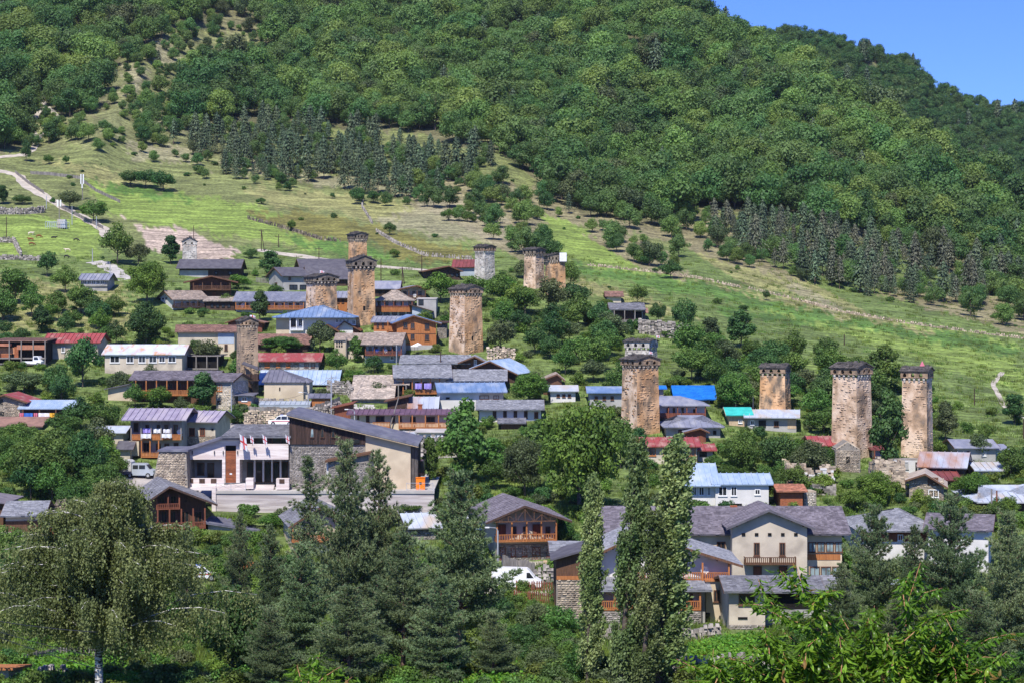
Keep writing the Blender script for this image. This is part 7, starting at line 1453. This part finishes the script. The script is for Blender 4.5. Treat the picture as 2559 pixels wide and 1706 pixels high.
rubble_wall([(-30, 536), (50, 536), (62, 536), (110, 532)], 1.6, 'grey stone wall across the pasture at the left', 'stone_grey', .9)
rubble_wall([(-30, 605), (34, 607), (52, 640)], 1.2, 'dark stone wall round the small field at the left edge', 'stone_grey')
rubble_wall([(-30, 648), (60, 650), (110, 652)], .9, 'low stone wall at the foot of the pasture', 'stone_grey')
rubble_wall([(1470, 664), (1560, 674), (1640, 682), (1740, 696), (1850, 720)], .35, 'upper part of the pale stone wall across the right meadow', 'stone_warm', .4, .26, skip=.12)
rubble_wall([(1870, 722), (1980, 748), (2110, 782), (2260, 808), (2420, 830), (2600, 852)], .35, 'lower part of the pale stone wall across the right meadow', 'stone_warm', .4, .26, skip=.12)
rubble_wall([(620, 548), (720, 575), (800, 600), (850, 605)], .5, 'dark field wall below the olive field', 'stone_dark', .4, .26, skip=.15)
rubble_wall([(940, 580), (985, 608), (1060, 640), (1180, 650)], .5, 'curving field wall behind the main tower', 'stone_grey', .4, .26, skip=.15)
rubble_wall([(910, 472), (905, 520), (930, 560)], .5, 'thin field wall running up to the conifers', 'stone_grey', .4, .26, skip=.15)
rubble_wall([(612, 1064), (660, 1060), (735, 1058)], 2.3, 'rubble retaining wall behind the parked white car', 'stone_warm', .7, .42)
rubble_wall([(775, 1056), (810, 1050), (850, 1040)], 2.4, 'rubble wall beside the pale climbing lane', 'stone_grey', .7, .42)
rubble_wall([(1046, 1132), (1090, 1132), (1130, 1130)], 2.6, 'rubble wall under the white washing', 'stone_grey', .7, .42)
rubble_wall([(1336, 1462), (1360, 1460), (1390, 1460)], 2.0, 'dry stone wall behind the white van', 'stone_grey', .7, .4)
rubble_wall([(1480, 1596), (1560, 1598), (1700, 1602), (1800, 1590)], 1.0, 'low stone wall at the foot of the lodge', 'stone_grey', .6, .3)
rubble_wall([(1660, 1690), (1760, 1686), (1860, 1680), (1960, 1676)], 1.2, 'stone wall at the bottom under the potato patch', 'stone_grey', .6, .22)
rubble_wall([(120, 1300), (200, 1290), (290, 1268)], 2.2, 'dark grey lane wall behind the birch', 'stone_dark', .6, .45)
rubble_wall([(105, 1706), (135, 1700), (160, 1700)], .9, 'broken concrete slab wall at the bottom left', 'stone_grey', .7, .3)
rubble_wall([(1600, 832), (1640, 838), (1690, 846), (1720, 850)], 3.0, 'rocky terrace wall below the open grey hut', 'stone_grey', 1.6, .8)
rubble_wall([(1220, 900), (1250, 898), (1285, 902)], 2.2, 'tumbled wall behind the grey shingled roofs', 'stone_warm', .8, .5)
rubble_wall([(640, 1008), (700, 1010), (770, 1012)], .7, 'low wall in front of the church', 'stone_grey')
rubble_wall([(820, 985), (870, 985), (880, 1000)], 2.2, 'grey stone wall between the church houses and the tan barn', 'stone_grey')

# roofless ruins laid stone by stone, with real openings
def ruin(label, u0, u1, vt, vb, holes, m='stone_warm', dp=5, seed=1, plaster=None):
    d = depth((u0+u1)/2, vb); P = ray(u0, vb, d); root = empty('ruined_house', P); tagged(root, label, 'ruin'); fr = Frame(P, 0.0); g = random.Random(seed); b = MB(); b2 = MB()
    W = fr.loc(u1, vb, 1, 0).x; Ht = (vb-vt)/F*d; hs = [(fr.loc(a, c, 1, 0), fr.loc(e, f, 1, 0)) for a, c, e, f in holes]
    def wall(ax, a0, a1, off, hol):
        z = -1.0
        while z < Ht+.4:
            hh = .28*g.uniform(.85, 1.15); x = a0
            while x < a1:
                w = g.uniform(.3, .62); xm = x+w/2; jag = Ht*(.92+.13*math.sin(xm*1.3+seed)+.09*math.sin(xm*3.1+seed*2))
                if z < jag and not any(h0.x < xm < h1.x and h1.z < z+hh/2 < h0.z for h0, h1 in hol):
                    e = g.uniform(-.05, .05); t = b2 if plaster and g.random() < .6 and z > .2 and z < jag-.5 and ax == 'x' else b
                    if ax == 'x': t.box(x, x+w+.02, off+e, off+.6+e, z, z+hh+.02)
                    else: t.box(off+e, off+.6+e, x, x+w+.02, z, z+hh+.02)
                x += w
            z += hh
    wall('x', 0, W, 0, hs); wall('x', 0, W, dp, []); wall('y', .6, dp, 0, []); wall('y', .6, dp, W-.6, [])
    b.obj('stones', m, root)['kind'] = 'stuff'
    if b2.v: b2.obj('plastered_stones', plaster, root)['kind'] = 'stuff'
ruin('roofless ruin with window holes and a broken wall top behind the orange tiled shed', 1966, 2010, 1158, 1212, [(1972, 1176, 1984, 1200), (1990, 1178, 1996, 1196)], 'stone_warm', seed=2)
ruin('roofless ruin with pale plastered piers right of the first roofless one', 2010, 2082, 1166, 1216, [(2014, 1182, 2020, 1200), (2034, 1180, 2042, 1206), (2052, 1182, 2060, 1198), (2070, 1180, 2076, 1198)], 'stone_warm', seed=3, plaster='plaster_white')
ruin('tall broken stone wall with a narrow slit between the two right towers', 2190, 2264, 1158, 1236, [(2224, 1176, 2230, 1192)], 'stone_warm', seed=5, dp=6)
ruin('low stone store with a dark doorway below the plastered ruin', 2030, 2084, 1212, 1236, [(2044, 1220, 2060, 1236)], 'stone_grey', seed=8, dp=4)

# wooden porch and slanting stair on the left tower
p = ray(612, 950, depth(615, 986)-1.2); r = empty('tower_porch', p); tagged(r, 'dark covered wooden porch with slanting stair on the left tower', 'porch')
b = MB(); k = p.y/F
b.prism([(0, 0), (38*k, 0), (38*k, .2), (0, .2)], -1.6, .6, 'y'); b.box(0, 38*k, -1.6, -1.5, .2, 1.2); b.obj('gallery', 'wood_dark', r)
b = MB(); b.slab([(-.3, -1.9, 3.1), (40*k, -1.9, 1.9), (40*k, .6, 2.2), (-.3, .6, 3.4)], .15); b.obj('roof', 'roof_charcoal', r)
for x in (.1, 18*k, 37*k): MB().box(x-.07, x+.07, -1.6, -1.46, .2, 2.6).obj('post', 'wood_dark', r)
b = MB(); b.slab([(12*k, -1.5, .0), (38*k, -1.5, -4.2), (38*k, -.5, -4.2), (12*k, -.5, .0)], .5); b.obj('stair', 'wood_dark', r)

# ---------------------------------------------------------------- poles, lamps, masts, cables
def pole(u, vt, vb, label, kind='plain', m='wood_grey', lean=0.0, dy=0.0):
    p = at(u, vb)+Vector((0, dy, 0)); h = (vb-vt)/F*p.y; r = empty('utility_pole' if kind != 'lamp' else 'street_lamp', p); tagged(r, label, 'pole' if kind != 'lamp' else 'street lamp')
    w = .13; MB().bar((0, 0, -1), (lean, 0, h), w, 6, w*.7).obj('pole', m, r)
    if kind == 'cross': MB().box(-.9, .9, -.06, .06, h-.5, h-.38).box(-.9, -.82, -.05, .05, h-.38, h-.2).box(.82, .9, -.05, .05, h-.38, h-.2).box(-.04, .04, -.05, .05, h, h+.18).obj('cross_arm', m, r)
    if kind == 'a': MB().bar((0, .1, h*.95), (h*.16, .1, -1), .11, 5).obj('strut', m, r); MB().box(-.6, .6, -.07, .07, h-.45, h-.3).obj('cross_arm', m, r)
    if kind == 'lamp':
        MB().tube([(0, 0, h), (-.25, -.1, h+.35), (-1.1, -.3, h+.45)], [.06, .05, .04], 5).obj('arm', m, r); MB().box(-1.6, -1.0, -.42, -.18, h+.36, h+.5).obj('lamp_head', 'frame_white', r)
    return p+Vector((lean, 0, h-.3))
PL_ = []
for a in ((653, 574, 628, 'braced double pole standing in the meadow', 'a', 'wood_dark'), (696, 587, 618, 'thin pole just right of the braced double pole', 'cross', 'wood_dark'), (797, 618, 650, 'pole behind the charcoal barns', 'cross', 'wood_dark'),
          (952, 645, 702, 'dark pole right of the main tower', 'plain', 'wood_dark'), (1005, 667, 710, 'pole with transformer box right of the main tower', 'a', 'wood_dark'), (1054, 638, 680, 'pole left of the dusty red barn roof', 'cross', 'wood_dark'),
          (484, 564, 600, 'pole behind the small pale tower', 'plain', 'wood_dark'), (16, 542, 594, 'dark pole in the pasture at the left edge', 'plain', 'wood_dark'), (828, 937, 1054, 'tall pale pole right of the church', 'cross', 'metal_pole'),
          (991, 862, 912, 'pole at the corner of the tan shingled house', 'plain', 'metal_pole'), (1101, 880, 925, 'pole between the grey shingled roofs', 'cross', 'wood_dark'), (1228, 950, 1000, 'white pole before the blue ribbed roof', 'plain', 'metal_pole'),
          (865, 842, 905, 'slim pole beside the cream turret', 'plain', 'wood_grey'), (2435, 970, 1012, 'pole in the right meadow', 'plain', 'wood_dark'), (2558, 1046, 1095, 'pole at the right edge of the meadow', 'plain', 'wood_dark'), (2110, 835, 862, 'pole on the meadow behind the thicket', 'plain', 'wood_dark'),
          (1882, 990, 1040, 'thin mast on the teal annexe', 'plain', 'iron_dark'), (1703, 1028, 1066, 'mast rising from the lilac-grey hip roof', 'plain', 'iron_dark'), (578, 960, 1040, 'silver pole at the end of the purple-brown chalet', 'plain', 'metal_pole'),
          (231, 622, 656, 'pale post beside the concrete lane', 'plain', 'metal_pole'), (275, 660, 684, 'short post near the row-windowed house', 'plain', 'metal_pole'), (116, 490, 522, 'white post beside the dirt track', 'plain', 'metal_pole'), (180, 515, 562, 'second white post beside the dirt track', 'plain', 'metal_pole'),
          (241, 541, 572, 'third white post beside the dirt track', 'plain', 'metal_pole'), (966, 992, 1080, 'leaning pale pole before the purple-roofed house', 'plain', 'wood_grey', 2.0), (870, 1085, 1120, 'pole behind the museum roof', 'plain', 'metal_pole'), (528, 1060, 1100, 'short pole beside the street lamp', 'plain', 'wood_grey'),
          (2478, 1220, 1290, 'wooden pole before the pale hip roof', 'plain', 'wood_grey'), (2491, 1225, 1290, 'rusty pole before the pale hip roof', 'plain', 'wood_red'), (2450, 1345, 1400, 'thin curved pole by the white gabled house', 'plain', 'metal_pole')):
    PL_.append((a[0], pole(*a)))
pole(498, 1062, 1120, 'street lamp in front of the lilac-roofed guesthouse', 'lamp', 'metal_pole'); pole(770, 985, 1034, 'street lamp above the wall behind the museum', 'lamp', 'metal_pole'); pole(886, 1028, 1080, 'street lamp at the purple-roofed house', 'lamp', 'metal_pole'); pole(1244, 1325, 1440, 'slender grey lamp post left of the half-timbered house', 'lamp', 'metal_pole')
def cable(a, b, sag, label, r=.022, n=14):
    pts = [a+(b-a)*(i/n)-Vector((0, 0, sag*4*(i/n)*(1-i/n))) for i in range(n+1)]; o = MB().tube(pts, [r]*(n+1), 4).obj('overhead_cable', 'iron_dark'); tagged(o, label, 'cable')
T_ = dict(PL_)
cable(T_[828], T_[991], 2, 'overhead cable from the tall pale pole to the tan shingled house'); cable(T_[828], T_[578], 3, 'overhead cable from the tall pale pole to the silver pole'); cable(T_[1101], T_[1228], 1, 'overhead cable over the blue ribbed roof')
cable(T_[653], T_[797], 1.5, 'overhead cable across the meadow left'); cable(T_[1005], T_[1054], 1, 'overhead cable across the meadow right'); cable(T_[828], T_[966], 2, 'overhead cable from the tall pale pole to the leaning pole')
a = ray(-260, 1500, 118); bq = ray(215, 1640, 124)
for i, (v0, v1) in enumerate(((1530, 1578), (1538, 1640), (1546, 1668))): cable(ray(-120, v0, 118), ray(240, v1, 126), .15, ('uppermost', 'middle', 'lowest')[i]+' of the three cables crossing the bottom left corner', .03)
def mast(u, vt, vb, label, cols):
    p = at(u, vb); h = (vb-vt)/F*p.y; r = empty('phone_mast', p); tagged(r, label, 'phone mast'); MB().bar((0, 0, -1), (0, 0, h), .16, 6, .1).obj('pole', 'wood_grey', r)
    for dx, z0, z1 in cols: MB().box(dx-.15, dx+.15, -.45, -.2, h*z0, h*z1).obj('antenna', 'frame_white', r)
mast(206, 436, 500, 'phone mast with white antenna panels in the upper field', [(-.35, .62, 1), (.35, .62, 1), (0, .45, .62)]); mast(148, 500, 560, 'phone mast with two white antenna panels beside the dirt track', [(-.3, .72, 1), (.45, .72, 1)])
p = at(142, 570); r = empty('equipment_compound', p); tagged(r, 'pale blue fenced equipment cabinet on the pasture', 'equipment cabinet'); MB().box(.3, 2.4, -.8, .8, 0, 2.2).obj('cabinet', 'metal_white', r)
b = MB()
for i in range(11):
    x = -2.7+i*.56
    for y in (-1.3, 1.6): b.box(x-.04, x+.04, y-.03, y+.03, -.3, 1.7)
b.box(-2.7, 2.9, -1.33, -1.27, 1.5, 1.6).box(-2.7, 2.9, 1.57, 1.63, 1.5, 1.6).box(-2.7, 2.9, -1.33, -1.27, .3, .4); b.obj('enclosure', 'plaster_blue', r)

# ---------------------------------------------------------------- cattle
def cow_mesh(graze):
    V = [(0, 0, 1.05), (.45, 0, 1.08), (.85, 0, 1.08), (-.45, 0, 1.05), (-.85, 0, 1.08), (1.15, 0, 1.22 if not graze else .85), (1.42, 0, 1.36 if not graze else .42), (1.72, 0, 1.22 if not graze else .16)]
    Rr = [.36, .35, .29, .36, .30, .19, .15, .10]; E = [(0, 1), (1, 2), (0, 3), (3, 4), (2, 5), (5, 6), (6, 7)]
    for x, j in ((.75, 2), (-.82, 4)):
        for s in (-1, 1):
            n = len(V); V += [(x, s*.2, .72), (x+(.06 if x > 0 else -.10), s*.2, .40), (x+.02, s*.2, .04)]; Rr += [.15, .075, .07]; E += [(j, n), (n, n+1), (n+1, n+2)]
    n = len(V); V += [(-1.12, 0, 1.0), (-1.16, 0, .5)]; Rr += [.04, .035]; E += [(4, n), (n, n+1)]
    for s in (-1, 1): n = len(V); V.append((V[6][0]-.04, s*.22, V[6][2]+.1)); Rr.append(.045); E.append((6, n))
    me = bpy.data.meshes.new('cow'); me.from_pydata(V, E, []); o = bpy.data.objects.new('cow', me); COL.objects.link(o); m = o.modifiers.new('skin', 'SKIN')
    for d, r_ in zip(me.skin_vertices[0].data, Rr): d.radius = (r_, r_)
    me.skin_vertices[0].data[0].use_root = True; s = o.modifiers.new('sub', 'SUBSURF'); s.levels = s.render_levels = 1
    dg = bpy.context.evaluated_depsgraph_get(); me2 = bpy.data.meshes.new_from_object(o.evaluated_get(dg)); bpy.data.objects.remove(o); return me2
CG, CS = cow_mesh(True), cow_mesh(False)
for i, (u, v, m, sg, lab) in enumerate(((77, 588, 'hide_cream', 1, 'cream cow standing highest in the pasture'), (97, 595, 'hide_brown', 1, 'reddish cow grazing just right of the cream one'), (77, 603, 'hide_brown', -1, 'reddish cow grazing below the cream one'), (79, 614, 'hide_brown', 1, 'lowest of the reddish cows in the pasture'),
        (134, 595, 'hide_black', 1, 'dark cow lying in the middle of the pasture'), (190, 604, 'hide_black', 1, 'black cow grazing alone at the right of the pasture'), (169, 630, 'hide_cream', -1, 'cream and tan cow near the bushes'), (166, 646, 'hide_black', 1, 'black and white cow at the bottom of the pasture'))):
    me = (CG if i % 2 else CS).copy(); me.materials.clear(); me.materials.append(MATS[m]); o = link('cow', me, None, at(u, v, -.4 if i == 4 else 0)); o.rotation_euler.z = (0 if sg > 0 else math.pi)+random.uniform(-.5, .5); o.scale = (.62,)*3; tagged(o, lab, 'cow', 'cattle in the pasture')

# ---------------------------------------------------------------- vehicles
def vehicle(name, cat, label, u, v, rz, L, W, prof, glass, wheels, m, roofz=None, extra=None, d=None):
    p = at(u, v) if d is None else ray(u, v, d); r = empty(name, p, rz); tagged(r, label, cat)
    b = MB(); n = len(prof); zs = max(z for x, z in prof)
    def wy(z): return W/2*(1-.13*max(0, (z-.9))/(zs-.9+.01)) if zs > 1.2 else W/2
    v_ = [(x, -wy(z), z) for x, z in prof]+[(x, wy(z), z) for x, z in prof]
    b.add(v_, [tuple(range(n)), tuple(range(2*n-1, n-1, -1))]+[(i, n+i, n+(i+1) % n, (i+1) % n) for i in range(n)]); b.obj('body', m, r)
    for poly in glass:
        for s in (-1, 1):
            vv = [(x, s*(wy(z)+.012), z) for x, z in poly]; vi = [(x, s*(wy(z)-.05), z) for x, z in poly]; k = len(poly); g = MB(); g.add(vv+vi, [tuple(range(k)), tuple(range(2*k-1, k-1, -1))]+[(i, (i+1) % k, k+(i+1) % k, k+i) for i in range(k)]); g.obj('side_window', 'glass_dark', r)
    for x, rad in wheels:
        for s in (-1, 1):
            w = MB(); w.bar((x, s*(W/2-.2), rad), (x, s*(W/2+.02), rad), rad, 14); t = w.obj('wheel', 'rubber', r); MB().bar((x, s*(W/2+.0), rad), (x, s*(W/2+.035), rad), rad*.55, 10).obj('rim', 'metal_pole', t)
    if extra: extra(r, wy)
    return r
def van_extra(r, wy):
    MB().slab([(2.12, -.80, 1.42), (2.12, .80, 1.42), (1.55, .74, 2.05), (1.55, -.74, 2.05)], .03).obj('windscreen', 'glass_dark', r); MB().box(2.78, 2.86, -.85, -.55, .8, 1.0).obj('headlight', 'glass_pale', r); MB().box(2.78, 2.86, .55, .85, .8, 1.0).obj('headlight', 'glass_pale', r); MB().box(2.75, 2.92, -.9, .9, .35, .6).obj('bumper', 'rubber', r)
    MB().box(-2.93, -2.88, -.88, -.7, 1.0, 1.5).obj('tail_light', 'paint_orange', r)
vehicle('van', 'van', 'white high-roofed van parked behind the rusty picket fence', 1292, 1470, R(-3), 5.8, 2.0, [(-2.9, .35), (2.75, .35), (2.88, .6), (2.8, 1.0), (2.15, 1.38), (1.5, 2.15), (1.2, 2.42), (-2.7, 2.5), (-2.9, 2.3)], [[(1.15, 1.38), (2.0, 1.38), (1.5, 2.0), (1.15, 2.0)]], [(1.9, .36), (-1.8, .36)], 'paint_white', extra=van_extra)
def truck_extra(r, wy):
    MB().slab([(2.0, -.78, 1.35), (2.0, .78, 1.35), (1.5, .72, 1.95), (1.5, -.72, 1.95)], .03).obj('windscreen', 'glass_dark', r); b = MB()
    n = 16; g = random.Random(3)
    prof = [(-4.6, .95), (-.75, .95), (-.75, 2.35), (-1.1, 2.6), (-4.3, 2.6), (-4.6, 2.35)]; b.prism(prof, -1.05, 1.05, 'y'); b.obj('canvas_cover', 'canvas', r)
    b = MB()
    for i in range(12): x = -4.45+i*.32; b.bar((x, -1.06, .98), (x+.12, -1.06, 2.35), .03, 4)
    b.obj('canvas_folds', 'canvas', r)['kind'] = 'stuff'; MB().box(-4.65, -.7, -1.08, 1.08, .62, .948).obj('bed', 'metal_slate', r); MB().box(2.55, 2.63, -.85, -.5, .85, 1.08).obj('headlight', 'glass_pale', r); MB().box(2.5, 2.68, -.92, .92, .4, .65).obj('bumper', 'rubber', r)
vehicle('canvas_truck', 'truck', 'silver double-cab truck with a grey canvas cover left of the stone bastion', 345, 1192, R(-5), 5, 2.0, [(-.7, .4), (2.5, .4), (2.62, .7), (2.5, 1.1), (1.95, 1.32), (1.4, 1.98), (1.1, 2.12), (-.7, 2.12)], [[(-.55, 1.35), (.25, 1.35), (.25, 1.9), (-.55, 1.9)], [(.4, 1.35), (1.3, 1.35), (1.3, 1.9), (.4, 1.9)]], [(1.75, .38), (-3.2, .38), (-.95, .38)], 'paint_silver', extra=truck_extra)
def suv_extra(r, wy):
    MB().box(-1.6, 1.7, -.935, -.925, .78, .88).obj('stripe', 'paint_red', r); MB().box(-1.6, 1.7, .925, .935, .78, .88).obj('stripe', 'paint_red', r); MB().box(2.2, 2.28, -.8, -.5, .75, .92).obj('headlight', 'glass_pale', r)
    MB().slab([(1.15, -.75, 1.1), (1.15, .75, 1.1), (.62, .68, 1.62), (.62, -.68, 1.62)], .03).obj('windscreen', 'glass_dark', r); MB().box(-.1, .3, -.5, .5, 1.8, 1.88).obj('light_bar', 'paint_blue', r)
SUVP = [(-2.2, .35), (2.15, .35), (2.25, .65), (2.15, .98), (1.2, 1.08), (.6, 1.68), (.3, 1.8), (-1.9, 1.8), (-2.2, 1.1)]; SUVG = [[(.1, 1.12), (1.0, 1.12), (.55, 1.6), (.1, 1.65)], [(-.95, 1.12), (0, 1.12), (0, 1.65), (-.95, 1.65)], [(-1.9, 1.12), (-1.05, 1.12), (-1.05, 1.65), (-1.75, 1.65)]]
vehicle('estate_car', 'car', 'white off-road car with a red stripe parked behind the museum', 706, 1063, R(174), 4.4, 1.86, SUVP, SUVG, [(1.4, .37), (-1.35, .37)], 'paint_white', extra=suv_extra)
vehicle('patrol_car', 'car', 'white patrol car with blue panels glimpsed through the pines', 494, 1450, R(20), 4.4, 1.86, SUVP, SUVG, [(1.4, .37), (-1.35, .37)], 'paint_white', extra=suv_extra)
vehicle('pickup_truck', 'truck', 'small white lorry cab beside the unfinished brick building', 84, 915, R(-12), 4, 1.8, [(-1.9, .5), (1.9, .5), (1.95, 1.0), (1.6, 1.25), (1.25, 1.95), (.3, 1.95), (.25, 1.0), (-1.9, 1.0)], [[(.45, 1.25), (1.4, 1.25), (1.15, 1.8), (.45, 1.8)]], [(1.25, .38), (-1.2, .38)], 'paint_white')

# ---------------------------------------------------------------- washing, parasols, stacks
def cloth(p, w, h, m, lab, grp='washing hung on the balconies'):
    b = MB(); n = 6
    for j in range(4):
        for i in range(n+1): b.v.append((w*i/n, .05*math.sin(i*1.9+p.x)*(1+j), -h*j/3*(1+.08*math.sin(i*2.3+p.x))))
    for j in range(3):
        for i in range(n): k = j*(n+1)+i; b.f.append((k, k+1, k+n+2, k+n+1)); b.mi.append(0)
    o = b.obj('washing', m, None, loc=p); o.modifiers.new('thickness', 'SOLIDIFY').thickness = .01; tagged(o, lab, 'washing', grp)
d = HOUSES['laundry'][1].P.y-1.4; k = d/F
for u, v, w, h, m, lab in ((357, 1069, 20, 12, 'cloth_violet', 'violet sheets drying at the left of the upper gallery'), (383, 1070, 21, 11, 'cloth_white', 'pale sheet drying in the middle of the upper gallery'), (408, 1071, 18, 10, 'cloth_white', 'white sheet drying right of the middle on the upper gallery'),
                           (352, 1083, 25, 11, 'cloth_white', 'white blanket over the gallery rail at the left'), (404, 1083, 25, 10, 'cloth_white', 'white and pink blanket over the gallery rail at the right')): cloth(ray(u, v, d-(.35 if v > 1080 else -.2)), w*k, h*k, m, lab)
d = HOUSES['blueL'][1].P.y-1.5; k = d/F
for u, w, m, lab in ((48, 11, 'cloth_pink', 'pink cloth at the left end under the pale blue roof'), (60, 22, 'cloth_blue', 'deep blue cloth under the pale blue roof'), (84, 10, 'cloth_pink', 'red and white cloth under the pale blue roof'), (96, 30, 'cloth_white', 'row of pinkish white washing under the pale blue roof'), (116, 20, 'cloth_yellow', 'yellow cloth at the right end under the pale blue roof')): cloth(ray(u, 1031, d), w*k, 11*k, m, lab)
d = HOUSES['bigshinA'][1].P.y-1.4; k = d/F
for u, w in ((1037, 17), (1060, 18)): cloth(ray(u, 957, d), w*k, 14*k, 'cloth_violet', 'lavender-blue sheet hung %s on the porch of the grey shingled farmhouse' % ('left' if u < 1050 else 'right'))
d = HOUSES['whitewash'][1].P.y-1.2; k = d/F
for u, w, lab in ((1076, 12, 'small white cloth left in the yard right of the museum'), (1092, 15, 'white sheet right in the yard right of the museum')): cloth(ray(u, 1087, d), w*k, 15*k, 'cloth_white', lab)
d = HOUSES['tanroof'][1].P.y-1.3; k = d/F
for u, w, m in ((938, 8, 'cloth_blue'), (958, 10, 'cloth_white'), (974, 12, 'iron_dark')): cloth(ray(u, 872, d), w*k, 10*k, m, {'cloth_blue': 'blue shirt', 'cloth_white': 'white towel', 'iron_dark': 'dark trousers'}[m]+' hung on the porch of the tan shingled house')
def parasol(u, v, lab):
    p = at(u, v); r = empty('parasol', p); tagged(r, lab, 'parasol', 'cream parasols'); MB().bar((0, 0, -.3), (0, 0, 2.5), .04, 5).obj('pole', 'wood_brown', r); b = MB(); n = 8
    b.v.append((0, 0, 2.75)); [b.v.append((1.4*math.cos(i*math.pi/4), 1.4*math.sin(i*math.pi/4), 2.2)) for i in range(n)]
    for i in range(n): b.f.append((0, 1+i, 1+(i+1) % n)); b.mi.append(0)
    r.scale = (.6, .6, .8); o = b.obj('canopy', 'cloth_white', r); o.modifiers.new('t', 'SOLIDIFY').thickness = .03
parasol(1036, 888, 'cream parasol, lower of two beside the orange timber house'); parasol(1044, 884, 'cream parasol, upper of two beside the orange timber house')
def stack(u, v, w, h, m, name, lab, cat, d=None):
    p = at(u, v) if d is None else ray(u, v, d); k = p.y/F; g = random.Random(int(u)); r = empty(name, p); tagged(r, lab, cat); rows = max(2, int(h*k/.16))
    for j in range(rows): MB().box(-w*k/2+g.uniform(-.2, .2), w*k/2+g.uniform(-.2, .2), -.5, .5, j*.17-.1, j*.17+.045).obj('plank', m, r)
stack(1372, 1408, 30, 12, 'wood_tan', 'lumber_stack', 'pale lumber stack beside the half-timbered house', 'lumber stack'); stack(608, 1420, 46, 22, 'wood_orange', 'lumber_stack', 'orange lumber heap behind the front pines', 'lumber stack'); stack(1400, 1503, 26, 10, 'wood_orange', 'lumber_stack', 'boards piled on the yard by the lodge', 'lumber stack')
p = ray(867, 1064, 300); o = MB().bar((0, 0, -1.2), (0, 0, .3), .75, 14).obj('water_tank', 'cloth_blue', None, loc=p); tagged(o, 'blue water tank peeping over the museum roof', 'water tank')
for u, v, d_ in ((1805, 1155, 318), (2410, 1193, 305), (1610+205, 1075, 338)):
    r = empty('satellite_dish', ray(u, v, d_)); tagged(r, {1805: 'white satellite dish on a post above the two-tone pale blue roof', 2410: 'white dish by the silvery rusty roof', 1815: 'white dish at the end of the lilac-grey hip roof'}[u], 'satellite dish'); sat_dish(r, Vector((0, 0, 0)), .6); MB().bar((0, .05, -3), (0, .05, 0), .04, 5).obj('post', 'metal_pole', r)

# ---------------------------------------------------------------- the air: thin mountain haze
def haze():
    m = bpy.data.materials.new('haze'); m.use_nodes = True; N = m.node_tree.nodes; L = m.node_tree.links; N.remove(N['Principled BSDF'])
    v = N.new('ShaderNodeVolumePrincipled'); v.inputs['Color'].default_value = (.80, .88, 1.0, 1); v.inputs['Density'].default_value = HAZE; v.inputs['Anisotropy'].default_value = .3
    L.new(v.outputs[0], N['Material Output'].inputs['Volume']); MATS['haze'] = m
    o = MB().box(-1400, 1700, -120, 1900, -260, 420).obj('haze', 'haze'); o['kind'] = 'stuff'; o['label'] = 'faint blue haze over the valley'
HAZE = .00004
haze()
